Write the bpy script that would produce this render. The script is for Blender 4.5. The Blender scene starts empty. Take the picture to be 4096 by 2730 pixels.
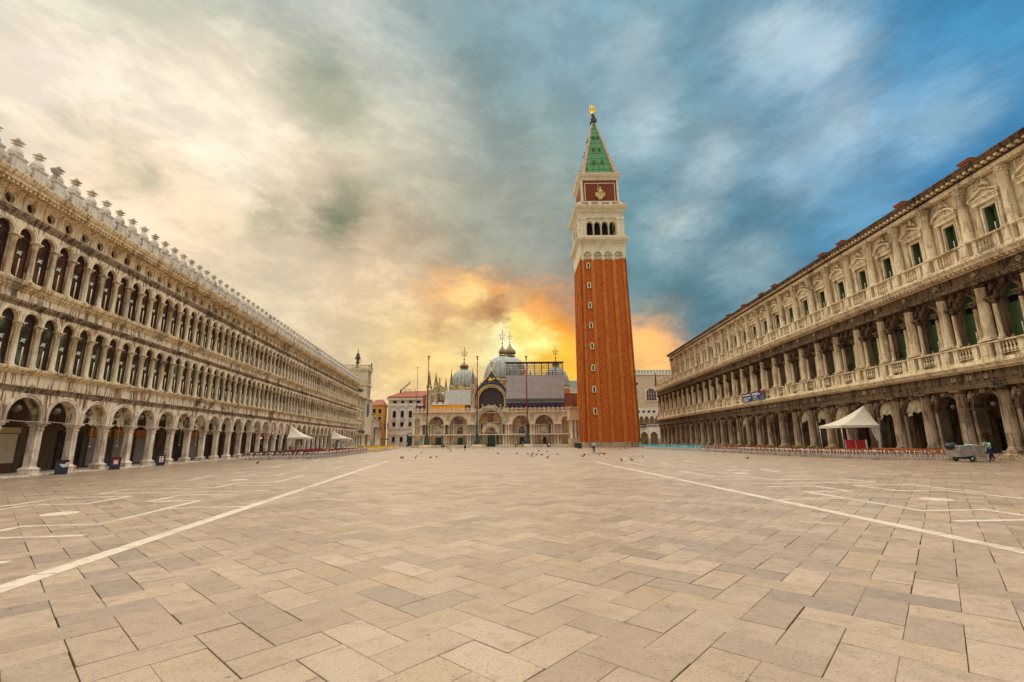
import bpy, math, random
from mathutils import Vector, Matrix
R = math.radians
random.seed(7)
rnd = random.Random(11)
sc = bpy.context.scene
col = sc.collection

# ---------------------------------------------------------------- camera
FPX, PITCH, CAMH, ROLL = 1855.0, R(12.04), 2.01, R(-.54)      # focal length in photo pixels (4096 wide)
cd = bpy.data.cameras.new('camera'); cd.sensor_width = 36.0; cd.lens = 36.0*FPX/4096.0
cd.clip_start = .1; cd.clip_end = 6000
cam = bpy.data.objects.new('camera', cd); col.objects.link(cam)
_f = Vector((0, math.cos(PITCH), math.sin(PITCH))); _u0 = Vector((0, -math.sin(PITCH), math.cos(PITCH))); _r0 = Vector((1, 0, 0))
_r = _r0*math.cos(ROLL)+_u0*math.sin(ROLL); _u = _u0*math.cos(ROLL)-_r0*math.sin(ROLL)
cam.matrix_world = Matrix(((_r.x, _u.x, -_f.x, 0), (_r.y, _u.y, -_f.y, 0), (_r.z, _u.z, -_f.z, CAMH), (0, 0, 0, 1)))
sc.camera = cam
sc.view_settings.view_transform = 'Standard'; sc.view_settings.look = 'None'
sc.view_settings.exposure = 1.5; sc.view_settings.gamma = 1.0
sc.render.resolution_x = 1024; sc.render.resolution_y = 682

def ray(px, py):
    return _f*FPX+_r*(px-2048)-_u*(py-1365)
def ground(px, py, z=0.0):
    d = ray(px, py); t = (z-CAMH)/d.z
    return Vector((d.x*t, d.y*t, z))
def atY(px, py, Y):
    d = ray(px, py); t = Y/d.y
    return Vector((d.x*t, Y, CAMH+d.z*t))

# ---------------------------------------------------------------- sun and sky
SUN_AZ, SUN_EL = R(2.0), R(77.0)
sv = Vector((math.sin(SUN_AZ)*math.cos(SUN_EL), math.cos(SUN_AZ)*math.cos(SUN_EL), math.sin(SUN_EL)))
sl = bpy.data.lights.new('sun', 'SUN'); sl.energy = 1.5; sl.angle = R(100); sl.color = (1.0, .91, .78)
so = bpy.data.objects.new('sun', sl); col.objects.link(so); so.rotation_euler = sv.to_track_quat('Z', 'Y').to_euler()

def lin(c):
    return tuple(((v/255.)/12.92 if v/255. <= .04045 else ((v/255.+.055)/1.055)**2.4) for v in c)

class NT:
    """tiny helper to write node trees"""
    def __init__(self, nt): self.nt = nt; self.n = nt.nodes; self.l = nt.links
    def new(self, t, **k):
        n = self.n.new(t)
        for a, b in k.items(): setattr(n, a, b)
        return n
    def put(self, sock, v):
        if isinstance(v, bpy.types.NodeSocket): self.l.new(v, sock)
        elif v is not None: sock.default_value = v
    def math(self, op, a, b=None, c=None, clamp=False):
        n = self.new('ShaderNodeMath', operation=op); n.use_clamp = clamp
        self.put(n.inputs[0], a); self.put(n.inputs[1], b)
        if c is not None: self.put(n.inputs[2], c)
        return n.outputs[0]
    def vm(self, op, a, b=None, s=None):
        n = self.new('ShaderNodeVectorMath', operation=op)
        self.put(n.inputs[0], a)
        if b is not None: self.put(n.inputs[1], b)
        if s is not None: self.put(n.inputs['Scale'], s)
        return n.outputs['Value'] if op in ('DOT_PRODUCT', 'LENGTH') else n.outputs['Vector']
    def noise(self, vec, scale, detail=4, rough=.55, dist=0.0, out=0):
        n = self.new('ShaderNodeTexNoise'); self.put(n.inputs['Vector'], vec)
        n.inputs['Scale'].default_value = scale; n.inputs['Detail'].default_value = detail
        n.inputs['Roughness'].default_value = rough; n.inputs['Distortion'].default_value = dist
        return n.outputs[out]
    def ramp(self, f, lo, hi, a=0.0, b=1.0):
        n = self.new('ShaderNodeMapRange'); n.interpolation_type = 'SMOOTHSTEP'; self.put(n.inputs[0], f)
        for i, v in enumerate((lo, hi, a, b)): self.put(n.inputs[i+1], v)
        return n.outputs[0]
    def mix(self, f, a, b, mode='MIX'):
        n = self.new('ShaderNodeMix', data_type='RGBA', blend_type=mode); n.clamp_factor = True
        self.put(n.inputs[0], f); self.put(n.inputs[6], a if isinstance(a, bpy.types.NodeSocket) else (*a[:3], 1)); self.put(n.inputs[7], b if isinstance(b, bpy.types.NodeSocket) else (*b[:3], 1))
        return n.outputs[2]

w = bpy.data.worlds.new('World'); sc.world = w; w.use_nodes = True
T = NT(w.node_tree); T.n.clear()
w.cycles.sampling_method = 'MANUAL'; w.cycles.sample_map_resolution = 256
D = T.new('ShaderNodeTexCoord').outputs['Generated']
D = T.vm('NORMALIZE', D)
# cloud sheet coordinates: the direction met with a flat layer overhead, streaked away from the viewer
sep = T.new('ShaderNodeSeparateXYZ'); T.put(sep.inputs[0], D)
zz = T.math('ADD', T.math('ABSOLUTE', sep.outputs[2]), .42)
cmb = T.new('ShaderNodeCombineXYZ'); T.put(cmb.inputs[0], T.math('DIVIDE', sep.outputs[0], zz)); T.put(cmb.inputs[1], T.math('MULTIPLY', T.math('DIVIDE', sep.outputs[1], zz), .8)); T.put(cmb.inputs[2], T.math('MULTIPLY', sep.outputs[2], 1.6))
CL = cmb.outputs[0]
warp = T.noise(CL, 3.6, 9, .72, 0.0, out=1)
Dw = T.vm('NORMALIZE', T.vm('ADD', D, T.vm('SCALE', T.vm('SUBTRACT', warp, (.5, .5, .5)), s=.19)))
SKYPTS = [  # photo pixel, colour seen there; the last lists are smaller clouds and gaps
 (47,156,205,215,208),(219,62,228,226,220),(469,140,200,209,196),(515,359,214,213,198),(94,406,238,230,215),(375,484,234,226,210),(750,172,184,198,184),(968,94,188,201,190),(1093,31,160,180,176),(1250,31,118,147,150),
 (890,328,240,232,216),(937,547,248,238,224),(672,515,230,223,208),(1171,515,222,216,198),(1500,94,205,212,205),(1484,312,224,220,204),(1656,187,190,201,194),(1874,125,114,142,148),(1906,390,118,142,140),(2015,515,116,140,136),
 (1640,500,205,206,190),(1718,656,200,198,180),(1484,656,212,208,190),(1093,703,242,230,212),(453,750,246,228,202),(781,875,236,217,188),(1250,1000,246,223,194),(1093,1078,214,204,178),(1250,1218,216,206,176),(1562,875,190,184,162),
 (1718,1031,172,160,132),(1500,1156,248,218,180),(1874,937,176,172,148),(1462,1056,240,215,186),(1712,1077,174,158,132),(2045,1087,168,156,130),(2181,1035,150,152,134),(2212,1170,168,138,114),(1608,1243,250,220,174),(1535,1316,240,210,164),(1504,1420,216,194,150),(1712,1441,250,210,140),(1796,1483,252,214,130),
 (2566,1379,254,176,90),(2607,1441,255,196,110),(2628,1254,150,146,138),(2732,1316,150,148,140),(2597,1108,150,166,162),(2753,1160,114,140,150),
 (2110,94,138,166,174),(2110,390,118,148,154),(2142,625,150,166,158),(2126,875,158,164,148),(2360,156,150,178,190),(2563,62,128,166,186),(2798,187,140,176,196),(3298,62,128,172,200),(3485,62,118,166,204),(3688,125,58,138,192),(3922,94,40,120,178),(4063,234,60,136,188),
 (2798,359,106,150,176),(3110,469,66,126,164),(2673,640,150,176,184),(3610,390,100,158,196),(3891,390,92,164,216),(4047,422,110,175,222),(3454,734,40,124,180),(3688,656,28,124,188),(3813,594,46,136,200),(3048,843,74,128,162),(2829,765,90,138,164),(2579,812,112,150,170),(2548,968,120,152,162),(2923,984,80,130,157),(3220,921,62,126,165),(2798,1125,108,141,156),(2673,1250,128,146,150),(2860,1218,90,127,146)]
SKYMID = [(150,330,246,238,226),(620,400,244,236,222),(880,480,252,242,228),(1000,620,252,242,226),(560,820,248,228,204),(1180,780,244,228,206),(281,219,246,238,228),(1281,297,144,160,148),(1281,437,184,188,168),(1343,867,124,132,106),(2030,1205,196,158,118),(2129,1264,250,166,54),(2264,1337,244,148,20),(1983,1358,255,240,170),(2129,1368,255,240,140),(2233,1420,255,200,24),(2295,1483,255,190,36),(2580,1390,254,176,92),(2640,1425,255,188,108),(2600,1490,255,196,112),(1816,1358,254,216,146),
 (2563,203,166,190,203),(3063,187,176,199,214),(3266,234,174,197,213),(2595,484,172,194,205),(2892,625,164,187,199),(3360,547,168,194,212),(3735,484,144,186,215),(3204,687,146,177,196),(2704,890,172,190,196),(3407,828,106,160,197),(2985,1078,134,162,175)]
SKYSML = [(2230,1290,250,150,30),(2170,1225,240,160,84),(1960,1215,252,196,118),(1930,1320,255,226,150),(1720,1185,240,190,138),(1790,1165,248,186,116),(1890,1150,254,184,104),(1960,1175,246,170,96),(1850,1200,255,208,128),(2180,1300,255,190,60),(2050,1362,292,284,236),(2150,1345,290,272,170),(2100,1300,285,250,140),(1868,1262,186,140,88),(1930,1258,190,140,84),(1795,1278,206,160,106),(562,710,184,180,156),(1109,851,176,173,148),(1874,1191,255,220,140),(1740,1296,214,172,120),(2087,1316,255,232,120),(1985,1270,176,124,70),(330,520,214,208,190)]
# far from every point seen in the frame: the same broken grey-white cloud with blue between
far = T.mix(T.ramp(T.noise(CL, 1.3, 2), .35, .65), lin((150, 172, 186)), lin((226, 222, 212)))
SKYBRD = [(400,500,236,228,212),(1300,300,190,196,182),(2050,450,140,160,158),(2800,500,122,162,184),(3700,350,80,150,202),(1200,1000,234,214,184),(3000,900,80,132,164),(1950,1500,250,208,130),(1500,1450,232,202,154),(2700,1400,222,172,128),(2000,1000,166,158,138)]
sky = far
for L_, k, amp in ((SKYBRD, 26.0, .9), (SKYPTS, 150.0, .86), (SKYMID, 480.0, .95), (SKYSML, 1500.0, .9)):
    for (px, py, *c) in L_:
        d = ray(px, py).normalized(); kk = k if py < 1150 else k*1.35
        if px < 1500: c = (min(255, c[0]*1.03), c[1]*1.0, c[2]*.955)
        if px > 2500 and py < 1300: c = (c[0]*.8, c[1]*.92, c[2]*.9) if L_ is not SKYMID else (c[0]*1.0, c[1]*1.0, c[2]*.98)
        e = T.math('EXPONENT', T.math('MULTIPLY_ADD', T.vm('DOT_PRODUCT', Dw, tuple(d)), kk, math.log(amp)-kk))
        sky = T.mix(e, sky, lin(c))
# cloud texture: billows and fine streaks
n1 = T.noise(CL, 5.0, 9, .7, .2); n2 = n1
tex = T.ramp(n1, .38, .62, .88, 1.15)
sky = T.vm('SCALE', sky, s=tex)
nis = T.new('ShaderNodeTexSky', sky_type='NISHITA'); nis.sun_disc = False; nis.sun_elevation = SUN_EL; nis.sun_rotation = SUN_AZ
bg1 = T.new('ShaderNodeBackground'); T.put(bg1.inputs[0], sky); bg1.inputs[1].default_value = .365
bg2 = T.new('ShaderNodeBackground'); T.put(bg2.inputs[0], nis.outputs[0]); bg2.inputs[1].default_value = .05
mx = T.new('ShaderNodeMixShader'); mx.inputs[0].default_value = .04
T.l.new(bg1.outputs[0], mx.inputs[1]); T.l.new(bg2.outputs[0], mx.inputs[2])
wo = T.new('ShaderNodeOutputWorld'); T.l.new(mx.outputs[0], wo.inputs[0])
# ---------------------------------------------------------------- mesh builder
class MB:
    def __init__(self): self.v = []; self.f = []; self.m = []; self.s = []
    def quad(self, a, b, c, d, m=0, s=False):
        i = len(self.v); self.v += [a, b, c, d]; self.f.append((i, i+1, i+2, i+3)); self.m.append(m); self.s.append(s)
    def face(self, pts, m=0, s=False):
        i = len(self.v); self.v += list(pts); self.f.append(tuple(range(i, i+len(pts)))); self.m.append(m); self.s.append(s)
    def box(self, x0, x1, y0, y1, z0, z1, m=0):
        i = len(self.v)
        self.v += [(x0, y0, z0), (x1, y0, z0), (x1, y1, z0), (x0, y1, z0), (x0, y0, z1), (x1, y0, z1), (x1, y1, z1), (x0, y1, z1)]
        for q in ((0, 3, 2, 1), (4, 5, 6, 7), (0, 1, 5, 4), (1, 2, 6, 5), (2, 3, 7, 6), (3, 0, 4, 7)):
            self.f.append(tuple(i+k for k in q)); self.m.append(m); self.s.append(False)
        return self
    def rings(self, prof, cx=0, cy=0, m=0):
        """rectangular loft: prof = [(hx, hy, z)...]"""
        i = len(self.v)
        for hx, hy, z in prof: self.v += [(cx-hx, cy-hy, z), (cx+hx, cy-hy, z), (cx+hx, cy+hy, z), (cx-hx, cy+hy, z)]
        n = len(prof)
        for k in range(n-1):
            for j in range(4):
                a = i+4*k+j; b = i+4*k+(j+1) % 4
                self.f.append((a, b, b+4, a+4)); self.m.append(m); self.s.append(False)
        self.f.append((i+3, i+2, i+1, i)); self.m.append(m); self.s.append(False)
        e = i+4*(n-1); self.f.append((e, e+1, e+2, e+3)); self.m.append(m); self.s.append(False)
        return self
    def lathe(self, prof, n=12, cx=0, cy=0, cz=0, m=0, smooth=True, a0=0.0, a1=2*math.pi, cap=True):
        full = abs(a1-a0-2*math.pi) < 1e-6
        i = len(self.v); k = n if full else n+1
        for r, z in prof:
            for j in range(k):
                a = a0+(a1-a0)*j/n; self.v.append((cx+r*math.cos(a), cy+r*math.sin(a), cz+z))
        for p in range(len(prof)-1):
            for j in range(n):
                a = i+p*k+j; b = i+p*k+((j+1) % k)
                self.f.append((a, b, b+k, a+k)); self.m.append(m); self.s.append(smooth)
        if cap and full:
            if prof[0][0] > 1e-4: self.f.append(tuple(i+j for j in range(n-1, -1, -1))); self.m.append(m); self.s.append(False)
            if prof[-1][0] > 1e-4:
                e = i+(len(prof)-1)*k; self.f.append(tuple(e+j for j in range(n))); self.m.append(m); self.s.append(False)
        return self
    def prism(self, pts, y0, y1, m=0):
        """polygon in x,z (counter-clockwise seen from -y) pulled from y0 to y1"""
        n = len(pts); i = len(self.v)
        self.v += [(x, y0, z) for x, z in pts]+[(x, y1, z) for x, z in pts]
        self.f.append(tuple(range(i, i+n))); self.m.append(m); self.s.append(False)
        self.f.append(tuple(range(i+2*n-1, i+n-1, -1))); self.m.append(m); self.s.append(False)
        for k in range(n):
            a, b = i+k, i+(k+1) % n
            self.f.append((b, a, a+n, b+n)); self.m.append(m); self.s.append(False)
        return self
    def ring(self, cx, cz, r0, r1, y0, y1, n=14, a0=0.0, a1=math.pi, m=0, foot=0.0):
        """arch ring in x,z between radii; foot lengthens the two ends downwards"""
        pts = []
        def arc(r): return [(cx+r*math.cos(a0+(a1-a0)*j/n), cz+r*math.sin(a0+(a1-a0)*j/n)) for j in range(n+1)]
        A = arc(r0); B = arc(r1)
        if foot: A = [(A[0][0], cz-foot)]+A+[(A[-1][0], cz-foot)]; B = [(B[0][0], cz-foot)]+B+[(B[-1][0], cz-foot)]
        for j in range(len(A)-1):
            a, b, c, d = A[j], B[j], B[j+1], A[j+1]
            self.quad((a[0], y0, a[1]), (b[0], y0, b[1]), (c[0], y0, c[1]), (d[0], y0, d[1]), m)
            self.quad((b[0], y0, b[1]), (b[0], y1, b[1]), (c[0], y1, c[1]), (c[0], y0, c[1]), m)
            self.quad((a[0], y1, a[1]), (a[0], y0, a[1]), (d[0], y0, d[1]), (d[0], y1, d[1]), m)
        return self
    def archbay(self, x0, x1, z0, z1, cx, zc, r, y0, y1, n=14, m=0, ms=None):
        """wall from x0 to x1, z0 to z1 with an arched opening (half width r, centre height zc, jambs down to z0)"""
        if ms is None: ms = m
        if x0 < cx-r-1e-4: self.quad((x0, y0, z0), (cx-r, y0, z0), (cx-r, y0, z1), (x0, y0, z1), m)
        if x1 > cx+r+1e-4: self.quad((cx+r, y0, z0), (x1, y0, z0), (x1, y0, z1), (cx+r, y0, z1), m)
        P = [(cx-r*math.cos(math.pi*j/n), zc+r*math.sin(math.pi*j/n)) for j in range(n+1)]
        for j in range(n):
            a, b = P[j], P[j+1]
            self.quad((a[0], y0, a[1]), (b[0], y0, b[1]), (b[0], y0, z1), (a[0], y0, z1), m)
            self.quad((a[0], y0, a[1]), (a[0], y1, a[1]), (b[0], y1, b[1]), (b[0], y0, b[1]), ms)
        if zc > z0:
            self.quad((cx-r, y0, z0), (cx-r, y1, z0), (cx-r, y1, zc), (cx-r, y0, zc), ms)
            self.quad((cx+r, y1, z0), (cx+r, y0, z0), (cx+r, y0, zc), (cx+r, y1, zc), ms)
        return self
    def tube(self, pts, r, n=6, m=0, smooth=True):
        i = len(self.v); P = [Vector(p) for p in pts]; rr = r if isinstance(r, (list, tuple)) else [r]*len(P)
        up = None
        for k, p in enumerate(P):
            d = (P[min(k+1, len(P)-1)]-P[max(k-1, 0)]).normalized()
            if up is None: up = Vector((0, 0, 1)) if abs(d.z) < .9 else Vector((1, 0, 0))
            s = d.cross(up).normalized(); t = s.cross(d).normalized(); up = t
            for j in range(n):
                a = 2*math.pi*j/n; q = p+(s*math.cos(a)+t*math.sin(a))*rr[k]; self.v.append(tuple(q))
        for k in range(len(P)-1):
            for j in range(n):
                a = i+k*n+j; b = i+k*n+(j+1) % n
                self.f.append((a, b, b+n, a+n)); self.m.append(m); self.s.append(smooth)
        self.f.append(tuple(i+j for j in range(n-1, -1, -1))); self.m.append(m); self.s.append(False)
        e = i+(len(P)-1)*n; self.f.append(tuple(e+j for j in range(n))); self.m.append(m); self.s.append(False)
        return self
    def blob(self, cx, cy, cz, rx, ry, rz, n=8, k=5, m=0, jit=0.0):
        i = len(self.v)
        for p in range(k+1):
            th = math.pi*p/k
            for j in range(n):
                a = 2*math.pi*j/n; q = 1+jit*(rnd.random()-.5)
                self.v.append((cx+rx*q*math.sin(th)*math.cos(a), cy+ry*q*math.sin(th)*math.sin(a), cz-rz*q*math.cos(th)))
        for p in range(k):
            for j in range(n):
                a = i+p*n+j; b = i+p*n+(j+1) % n
                self.f.append((a, b, b+n, a+n)); self.m.append(m); self.s.append(True)
        return self
    def mesh(self, name, *mats):
        me = bpy.data.meshes.new(name); me.from_pydata(self.v, [], self.f)
        for mt in mats: me.materials.append(mt)
        if len(mats) > 1: me.polygons.foreach_set('material_index', self.m)
        me.polygons.foreach_set('use_smooth', self.s); me.update()
        return me

def props(o, label=None, cat=None, group=None, kind=None):
    if label: o['label'] = label
    if cat: o['category'] = cat
    if group: o['group'] = group
    if kind: o['kind'] = kind
    return o
def ob(name, me, parent=None, loc=(0, 0, 0), rz=0.0, scale=None, **k):
    o = bpy.data.objects.new(name, me); col.objects.link(o); o.parent = parent; o.location = loc
    if rz: o.rotation_euler = (0, 0, rz)
    if scale: o.scale = scale if isinstance(scale, (tuple, list)) else (scale,)*3
    return props(o, **k)
def empty(name, loc, rz=0.0, **k):
    o = bpy.data.objects.new(name, None); col.objects.link(o); o.location = loc; o.rotation_euler = (0, 0, rz); o.empty_display_size = .3
    return props(o, **k)
def box_mesh(name, x0, x1, y0, y1, z0, z1, mat): return MB().box(x0, x1, y0, y1, z0, z1).mesh(name, mat)
ORD = 'first second third fourth fifth sixth seventh eighth ninth tenth eleventh twelfth thirteenth fourteenth fifteenth sixteenth seventeenth eighteenth nineteenth twentieth'.split()
TENS = {20: 'twenty', 30: 'thirty', 40: 'forty'}
def ordw(i):
    if i < 20: return ORD[i]
    n = i+1; t = n//10*10
    return TENS[t]+'-'+ORD[n % 10-1] if n % 10 else {30: 'thirtieth', 40: 'fortieth'}[n]

# ---------------------------------------------------------------- materials
def mat(name): 
    m = bpy.data.materials.new(name); m.use_nodes = True; t = NT(m.node_tree); b = t.n['Principled BSDF']
    return m, t, b
def pos(t): return t.new('ShaderNodeNewGeometry').outputs['Position']
def scaled(t, v, s):
    return t.vm('MULTIPLY', v, s)
def bump(t, b, h, strength=.4, dist=.02):
    n = t.new('ShaderNodeBump'); n.inputs['Strength'].default_value = strength; n.inputs['Distance'].default_value = dist
    t.put(n.inputs['Height'], h); t.l.new(n.outputs[0], b.inputs['Normal'])
def stone(name, light, mid, dark, streak=.5, spot=.35, rough=.82, sc_=1.0, blocks=None, bmp=.4):
    """weathered stone: rain streaks running down, blotches, grain"""
    m, t, b = mat(name); p = pos(t)
    s1 = t.noise(scaled(t, p, (2.6*sc_, 2.6*sc_, .22*sc_)), 1.5, 4, .62)
    s2 = t.noise(scaled(t, p, (sc_, sc_, sc_*.7)), .6, 5, .66, .5)
    s3 = t.noise(p, 8.0, 3, .65)
    wn = t.new('ShaderNodeTexWhiteNoise', noise_dimensions='3D'); t.put(wn.inputs['Vector'], t.vm('FLOOR', scaled(t, p, (.31, .83, .9))))
    c = t.mix(t.ramp(t.math('ADD', s1, t.math('MULTIPLY', t.math('SUBTRACT', wn.outputs['Value'], .5), .16)), .50, .63), light, mid)
    c = t.mix(t.math('MULTIPLY', t.ramp(s2, .52, .64), spot), c, dark)
    c = t.mix(t.math('MULTIPLY', t.ramp(t.noise(scaled(t, p, (4.4, 4.4, .3)), 1.2, 3, .6), .54, .64), streak), c, dark)
    c = t.mix(t.ramp(s3, .52, .75, 0, .5), c, dark)
    t.put(b.inputs['Base Color'], c); b.inputs['Roughness'].default_value = rough
    b.inputs['Specular IOR Level'].default_value = .25
    bump(t, b, s3, bmp, .03)
    return m
def plain(name, c, rough=.6, metal=0.0, var=.15, scale=3.0, spec=.4):
    m, t, b = mat(name)
    n = t.noise(pos(t), scale, 4, .6)
    t.put(b.inputs['Base Color'], t.mix(t.ramp(n, .3, .7), tuple(v*(1-var) for v in c), tuple(min(1, v*(1+var)) for v in c)))
    b.inputs['Roughness'].default_value = rough; b.inputs['Metallic'].default_value = metal; b.inputs['Specular IOR Level'].default_value = spec
    return m

S_LEFT = stone('pale_streaked_limestone', (.80, .66, .45), (.38, .235, .12), (.055, .028, .013), streak=.85, spot=.85)
S_LCOL = stone('cream_limestone_column', (.80, .68, .48), (.58, .42, .25), (.13, .07, .034), streak=.32, spot=.4)
S_LTOP = stone('golden_limestone', (.78, .62, .38), (.48, .31, .14), (.08, .042, .02), streak=.58, spot=.6)
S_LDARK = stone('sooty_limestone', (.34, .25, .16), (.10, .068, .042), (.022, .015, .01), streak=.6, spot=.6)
S_PIL = stone('pink_grey_limestone', (.78, .66, .52), (.52, .37, .26), (.17, .09, .06), streak=.4, spot=.48)
S_MERL = stone('grey_white_limestone', (.66, .60, .50), (.52, .45, .34), (.17, .12, .08), streak=.25, spot=.35)
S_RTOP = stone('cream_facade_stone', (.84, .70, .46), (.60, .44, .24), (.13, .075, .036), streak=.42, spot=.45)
S_RCOL = stone('cream_column_stone', (.72, .57, .36), (.46, .32, .17), (.12, .07, .035), streak=.45, spot=.42)
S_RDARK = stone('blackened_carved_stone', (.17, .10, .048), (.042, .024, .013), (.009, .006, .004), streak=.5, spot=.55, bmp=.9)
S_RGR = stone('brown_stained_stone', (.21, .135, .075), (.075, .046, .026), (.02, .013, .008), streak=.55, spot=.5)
S_RGC = stone('brown_white_column_stone', (.48, .35, .225), (.22, .14, .08), (.065, .04, .024), streak=.55, spot=.5)
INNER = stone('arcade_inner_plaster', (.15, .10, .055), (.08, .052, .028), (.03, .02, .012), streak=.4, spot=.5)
DARKIN = plain('dark_interior_shade', (.022, .017, .013), .9)  # near-black colour standing in for shade in rooms, recesses and openings
WOODBR = plain('brown_window_frame', (.055, .022, .014), .55)
SLATBR = plain('brown_louvre_slat', (.075, .036, .024), .6)
POLE = plain('ivory_painted_pole', (.72, .64, .45), .5)
GREENSH = plain('green_painted_shutter', (.05, .085, .022), .55, var=.25)
ROOFT = plain('terracotta_roof_tile', (.26, .075, .03), .8, var=.35, scale=6)
BRICKC = plain('red_chimney_brick', (.33, .10, .035), .85, var=.3, scale=12)
def glass_mat(name, c1, c2, rough=.3):
    m, t, b = mat(name); n = t.noise(scaled(t, pos(t), (1.3, 1.3, .5)), 1.0, 3, .6)
    t.put(b.inputs['Base Color'], t.mix(t.ramp(n, .42, .62), c1, c2)); b.inputs['Roughness'].default_value = rough
    b.inputs['Specular IOR Level'].default_value = .16
    return m
GLASS1 = glass_mat('green_grey_window_glass', (.035, .02, .012), (.10, .13, .085))
GLASS2 = glass_mat('brown_window_glass', (.035, .016, .009), (.10, .045, .02))
GLASSD = glass_mat('dark_window_glass', (.012, .012, .013), (.035, .035, .035))
EMBL = plain('pale_green_emblem', (.42, .52, .36), .7)
# ---------------------------------------------------------------- pavement
SW, PANG = .47, R(48.0)
ca, sa = math.cos(PANG), math.sin(PANG)
def paving_color(t, p, rv):
    """slab colour: rv is a random number for each slab"""
    wn = t.new('ShaderNodeTexWhiteNoise', noise_dimensions='1D'); t.put(wn.inputs['W'], t.math('MULTIPLY', rv, 917.3))
    h1 = wn.outputs['Value']
    wn2 = t.new('ShaderNodeTexWhiteNoise', noise_dimensions='1D'); t.put(wn2.inputs['W'], t.math('ADD', t.math('MULTIPLY', rv, 431.7), 7.7))
    h2 = wn2.outputs['Value']
    c = t.mix(h1, (.285, .203, .134), (.40, .294, .200))
    c = t.mix(t.math('MULTIPLY', t.ramp(h2, .84, .97), .6), c, (.19, .145, .115))
    c = t.mix(t.math('MULTIPLY', t.ramp(h2, .18, .04), .4), c, (.40, .265, .15))
    big = t.noise(p, .55, 5, .6); mid = t.noise(p, 3.0, 5, .65, .4)
    c = t.mix(t.ramp(big, .42, .7, 0, .35), c, (.26, .185, .11))
    c = t.mix(t.ramp(mid, .5, .72, 0, .6), c, (.215, .145, .085))
    v = t.new('ShaderNodeTexVoronoi'); t.put(v.inputs['Vector'], p); v.inputs['Scale'].default_value = 1.7
    c = t.mix(t.ramp(v.outputs['Distance'], .05, .035, 0, .7), c, (.075, .06, .05))
    c = t.mix(t.ramp(t.noise(p, .23, 4, .6), .5, .66, 0, .45), c, (.22, .145, .09))
    return c
def speckle(t, p):
    s = t.noise(p, 34.0, 4, .75)
    return t.ramp(s, .54, .66, 0, .85), s
SLAB, t, b = mat('speckled_trachyte_slab')
p = pos(t); at = t.new('ShaderNodeAttribute', attribute_name='tint').outputs['Fac']
rv = t.math('FRACT', t.math('ADD', t.new('ShaderNodeObjectInfo').outputs['Random'], at))
c = paving_color(t, p, rv); sp, sn = speckle(t, p)
c = t.mix(sp, c, t.mix(.8, c, (.05, .032, .02)))
t.put(b.inputs['Base Color'], c); b.inputs['Specular IOR Level'].default_value = .4
t.put(b.inputs['Roughness'], t.ramp(t.noise(p, 5.0, 3, .6), .3, .7, .27, .5)); bump(t, b, t.math('ADD', sn, t.math('MULTIPLY', t.noise(p, 7.0, 3, .6), 1.5)), .5, .012)
PAVE, t, b = mat('distant_trachyte_paving')
p = pos(t); mp = t.new('ShaderNodeMapping'); t.put(mp.inputs[0], p); mp.inputs['Rotation'].default_value = (0, 0, -PANG)
br = t.new('ShaderNodeTexBrick'); t.put(br.inputs['Vector'], mp.outputs[0]); br.inputs['Scale'].default_value = 1.0
br.inputs['Brick Width'].default_value = .94; br.inputs['Row Height'].default_value = .47; br.inputs['Mortar Size'].default_value = .006; br.inputs['Mortar Smooth'].default_value = .2
br.inputs['Color1'].default_value = (0, 0, 0, 1); br.inputs['Color2'].default_value = (1, 1, 1, 1); br.inputs['Mortar'].default_value = (.5, .5, .5, 1)
c = paving_color(t, p, br.outputs['Color'])
c = t.mix(br.outputs['Fac'], c, (.12, .08, .05))
t.put(b.inputs['Base Color'], c); b.inputs['Specular IOR Level'].default_value = .4; b.inputs['Roughness'].default_value = .42
JOINT = plain('earthy_joint_sand', (.055, .034, .02), .95)
MARBLE = stone('white_istrian_stone', (.53, .445, .335), (.44, .36, .26), (.27, .2, .14), streak=.3, spot=.55, rough=.6)

PY0, PY1, PK, PM = 1.5, 24.0, 1.22, 2.2          # extent of the slabs that are laid one by one
mb = MB(); z = -.008
for q in (((-700, PY1), (700, PY1), (700, 1400), (-700, 1400)), ((-700, -300), (700, -300), (700, PY0), (-700, PY0)),
          ((-700, PY0), (-(PK*PY0+PM), PY0), (-(PK*PY1+PM), PY1), (-700, PY1)), (((PK*PY0+PM), PY0), (700, PY0), (700, PY1), ((PK*PY1+PM), PY1))):
    mb.quad(*[(x, y, z) for x, y in q])
mb.quad((-(PK*PY0+PM), PY0, -.03), ((PK*PY0+PM), PY0, -.03), ((PK*PY1+PM), PY1, -.03), (-(PK*PY1+PM), PY1, -.03), 1)
pavement = ob('piazza_pavement', mb.mesh('piazza_pavement', PAVE, JOINT), kind='structure', label='broad piazza pavement of beige stone slabs laid in herringbone')
slabs = []
for i in range(-90, 91):
    for j in range(-90, 91):
        cl = (i-j) % 4
        if cl == 0: u, v, vert = i+1.0, j+.5, 0
        elif cl == 3: u, v, vert = i+.5, j+1.0, 1
        else: continue
        u *= SW; v *= SW
        x = u*ca-v*sa; y = u*sa+v*ca+10
        if PY0-.4 < y < PY1+.5 and abs(x) < PK*y+PM+.5: slabs.append((x, y, vert))
def inframe(x, y):
    return y > 2.6 and abs(x) < 1.12*y
slabs.sort(key=lambda s: (0 if inframe(s[0], s[1]) else 1, s[1]**2+s[0]**2*.4))
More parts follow.
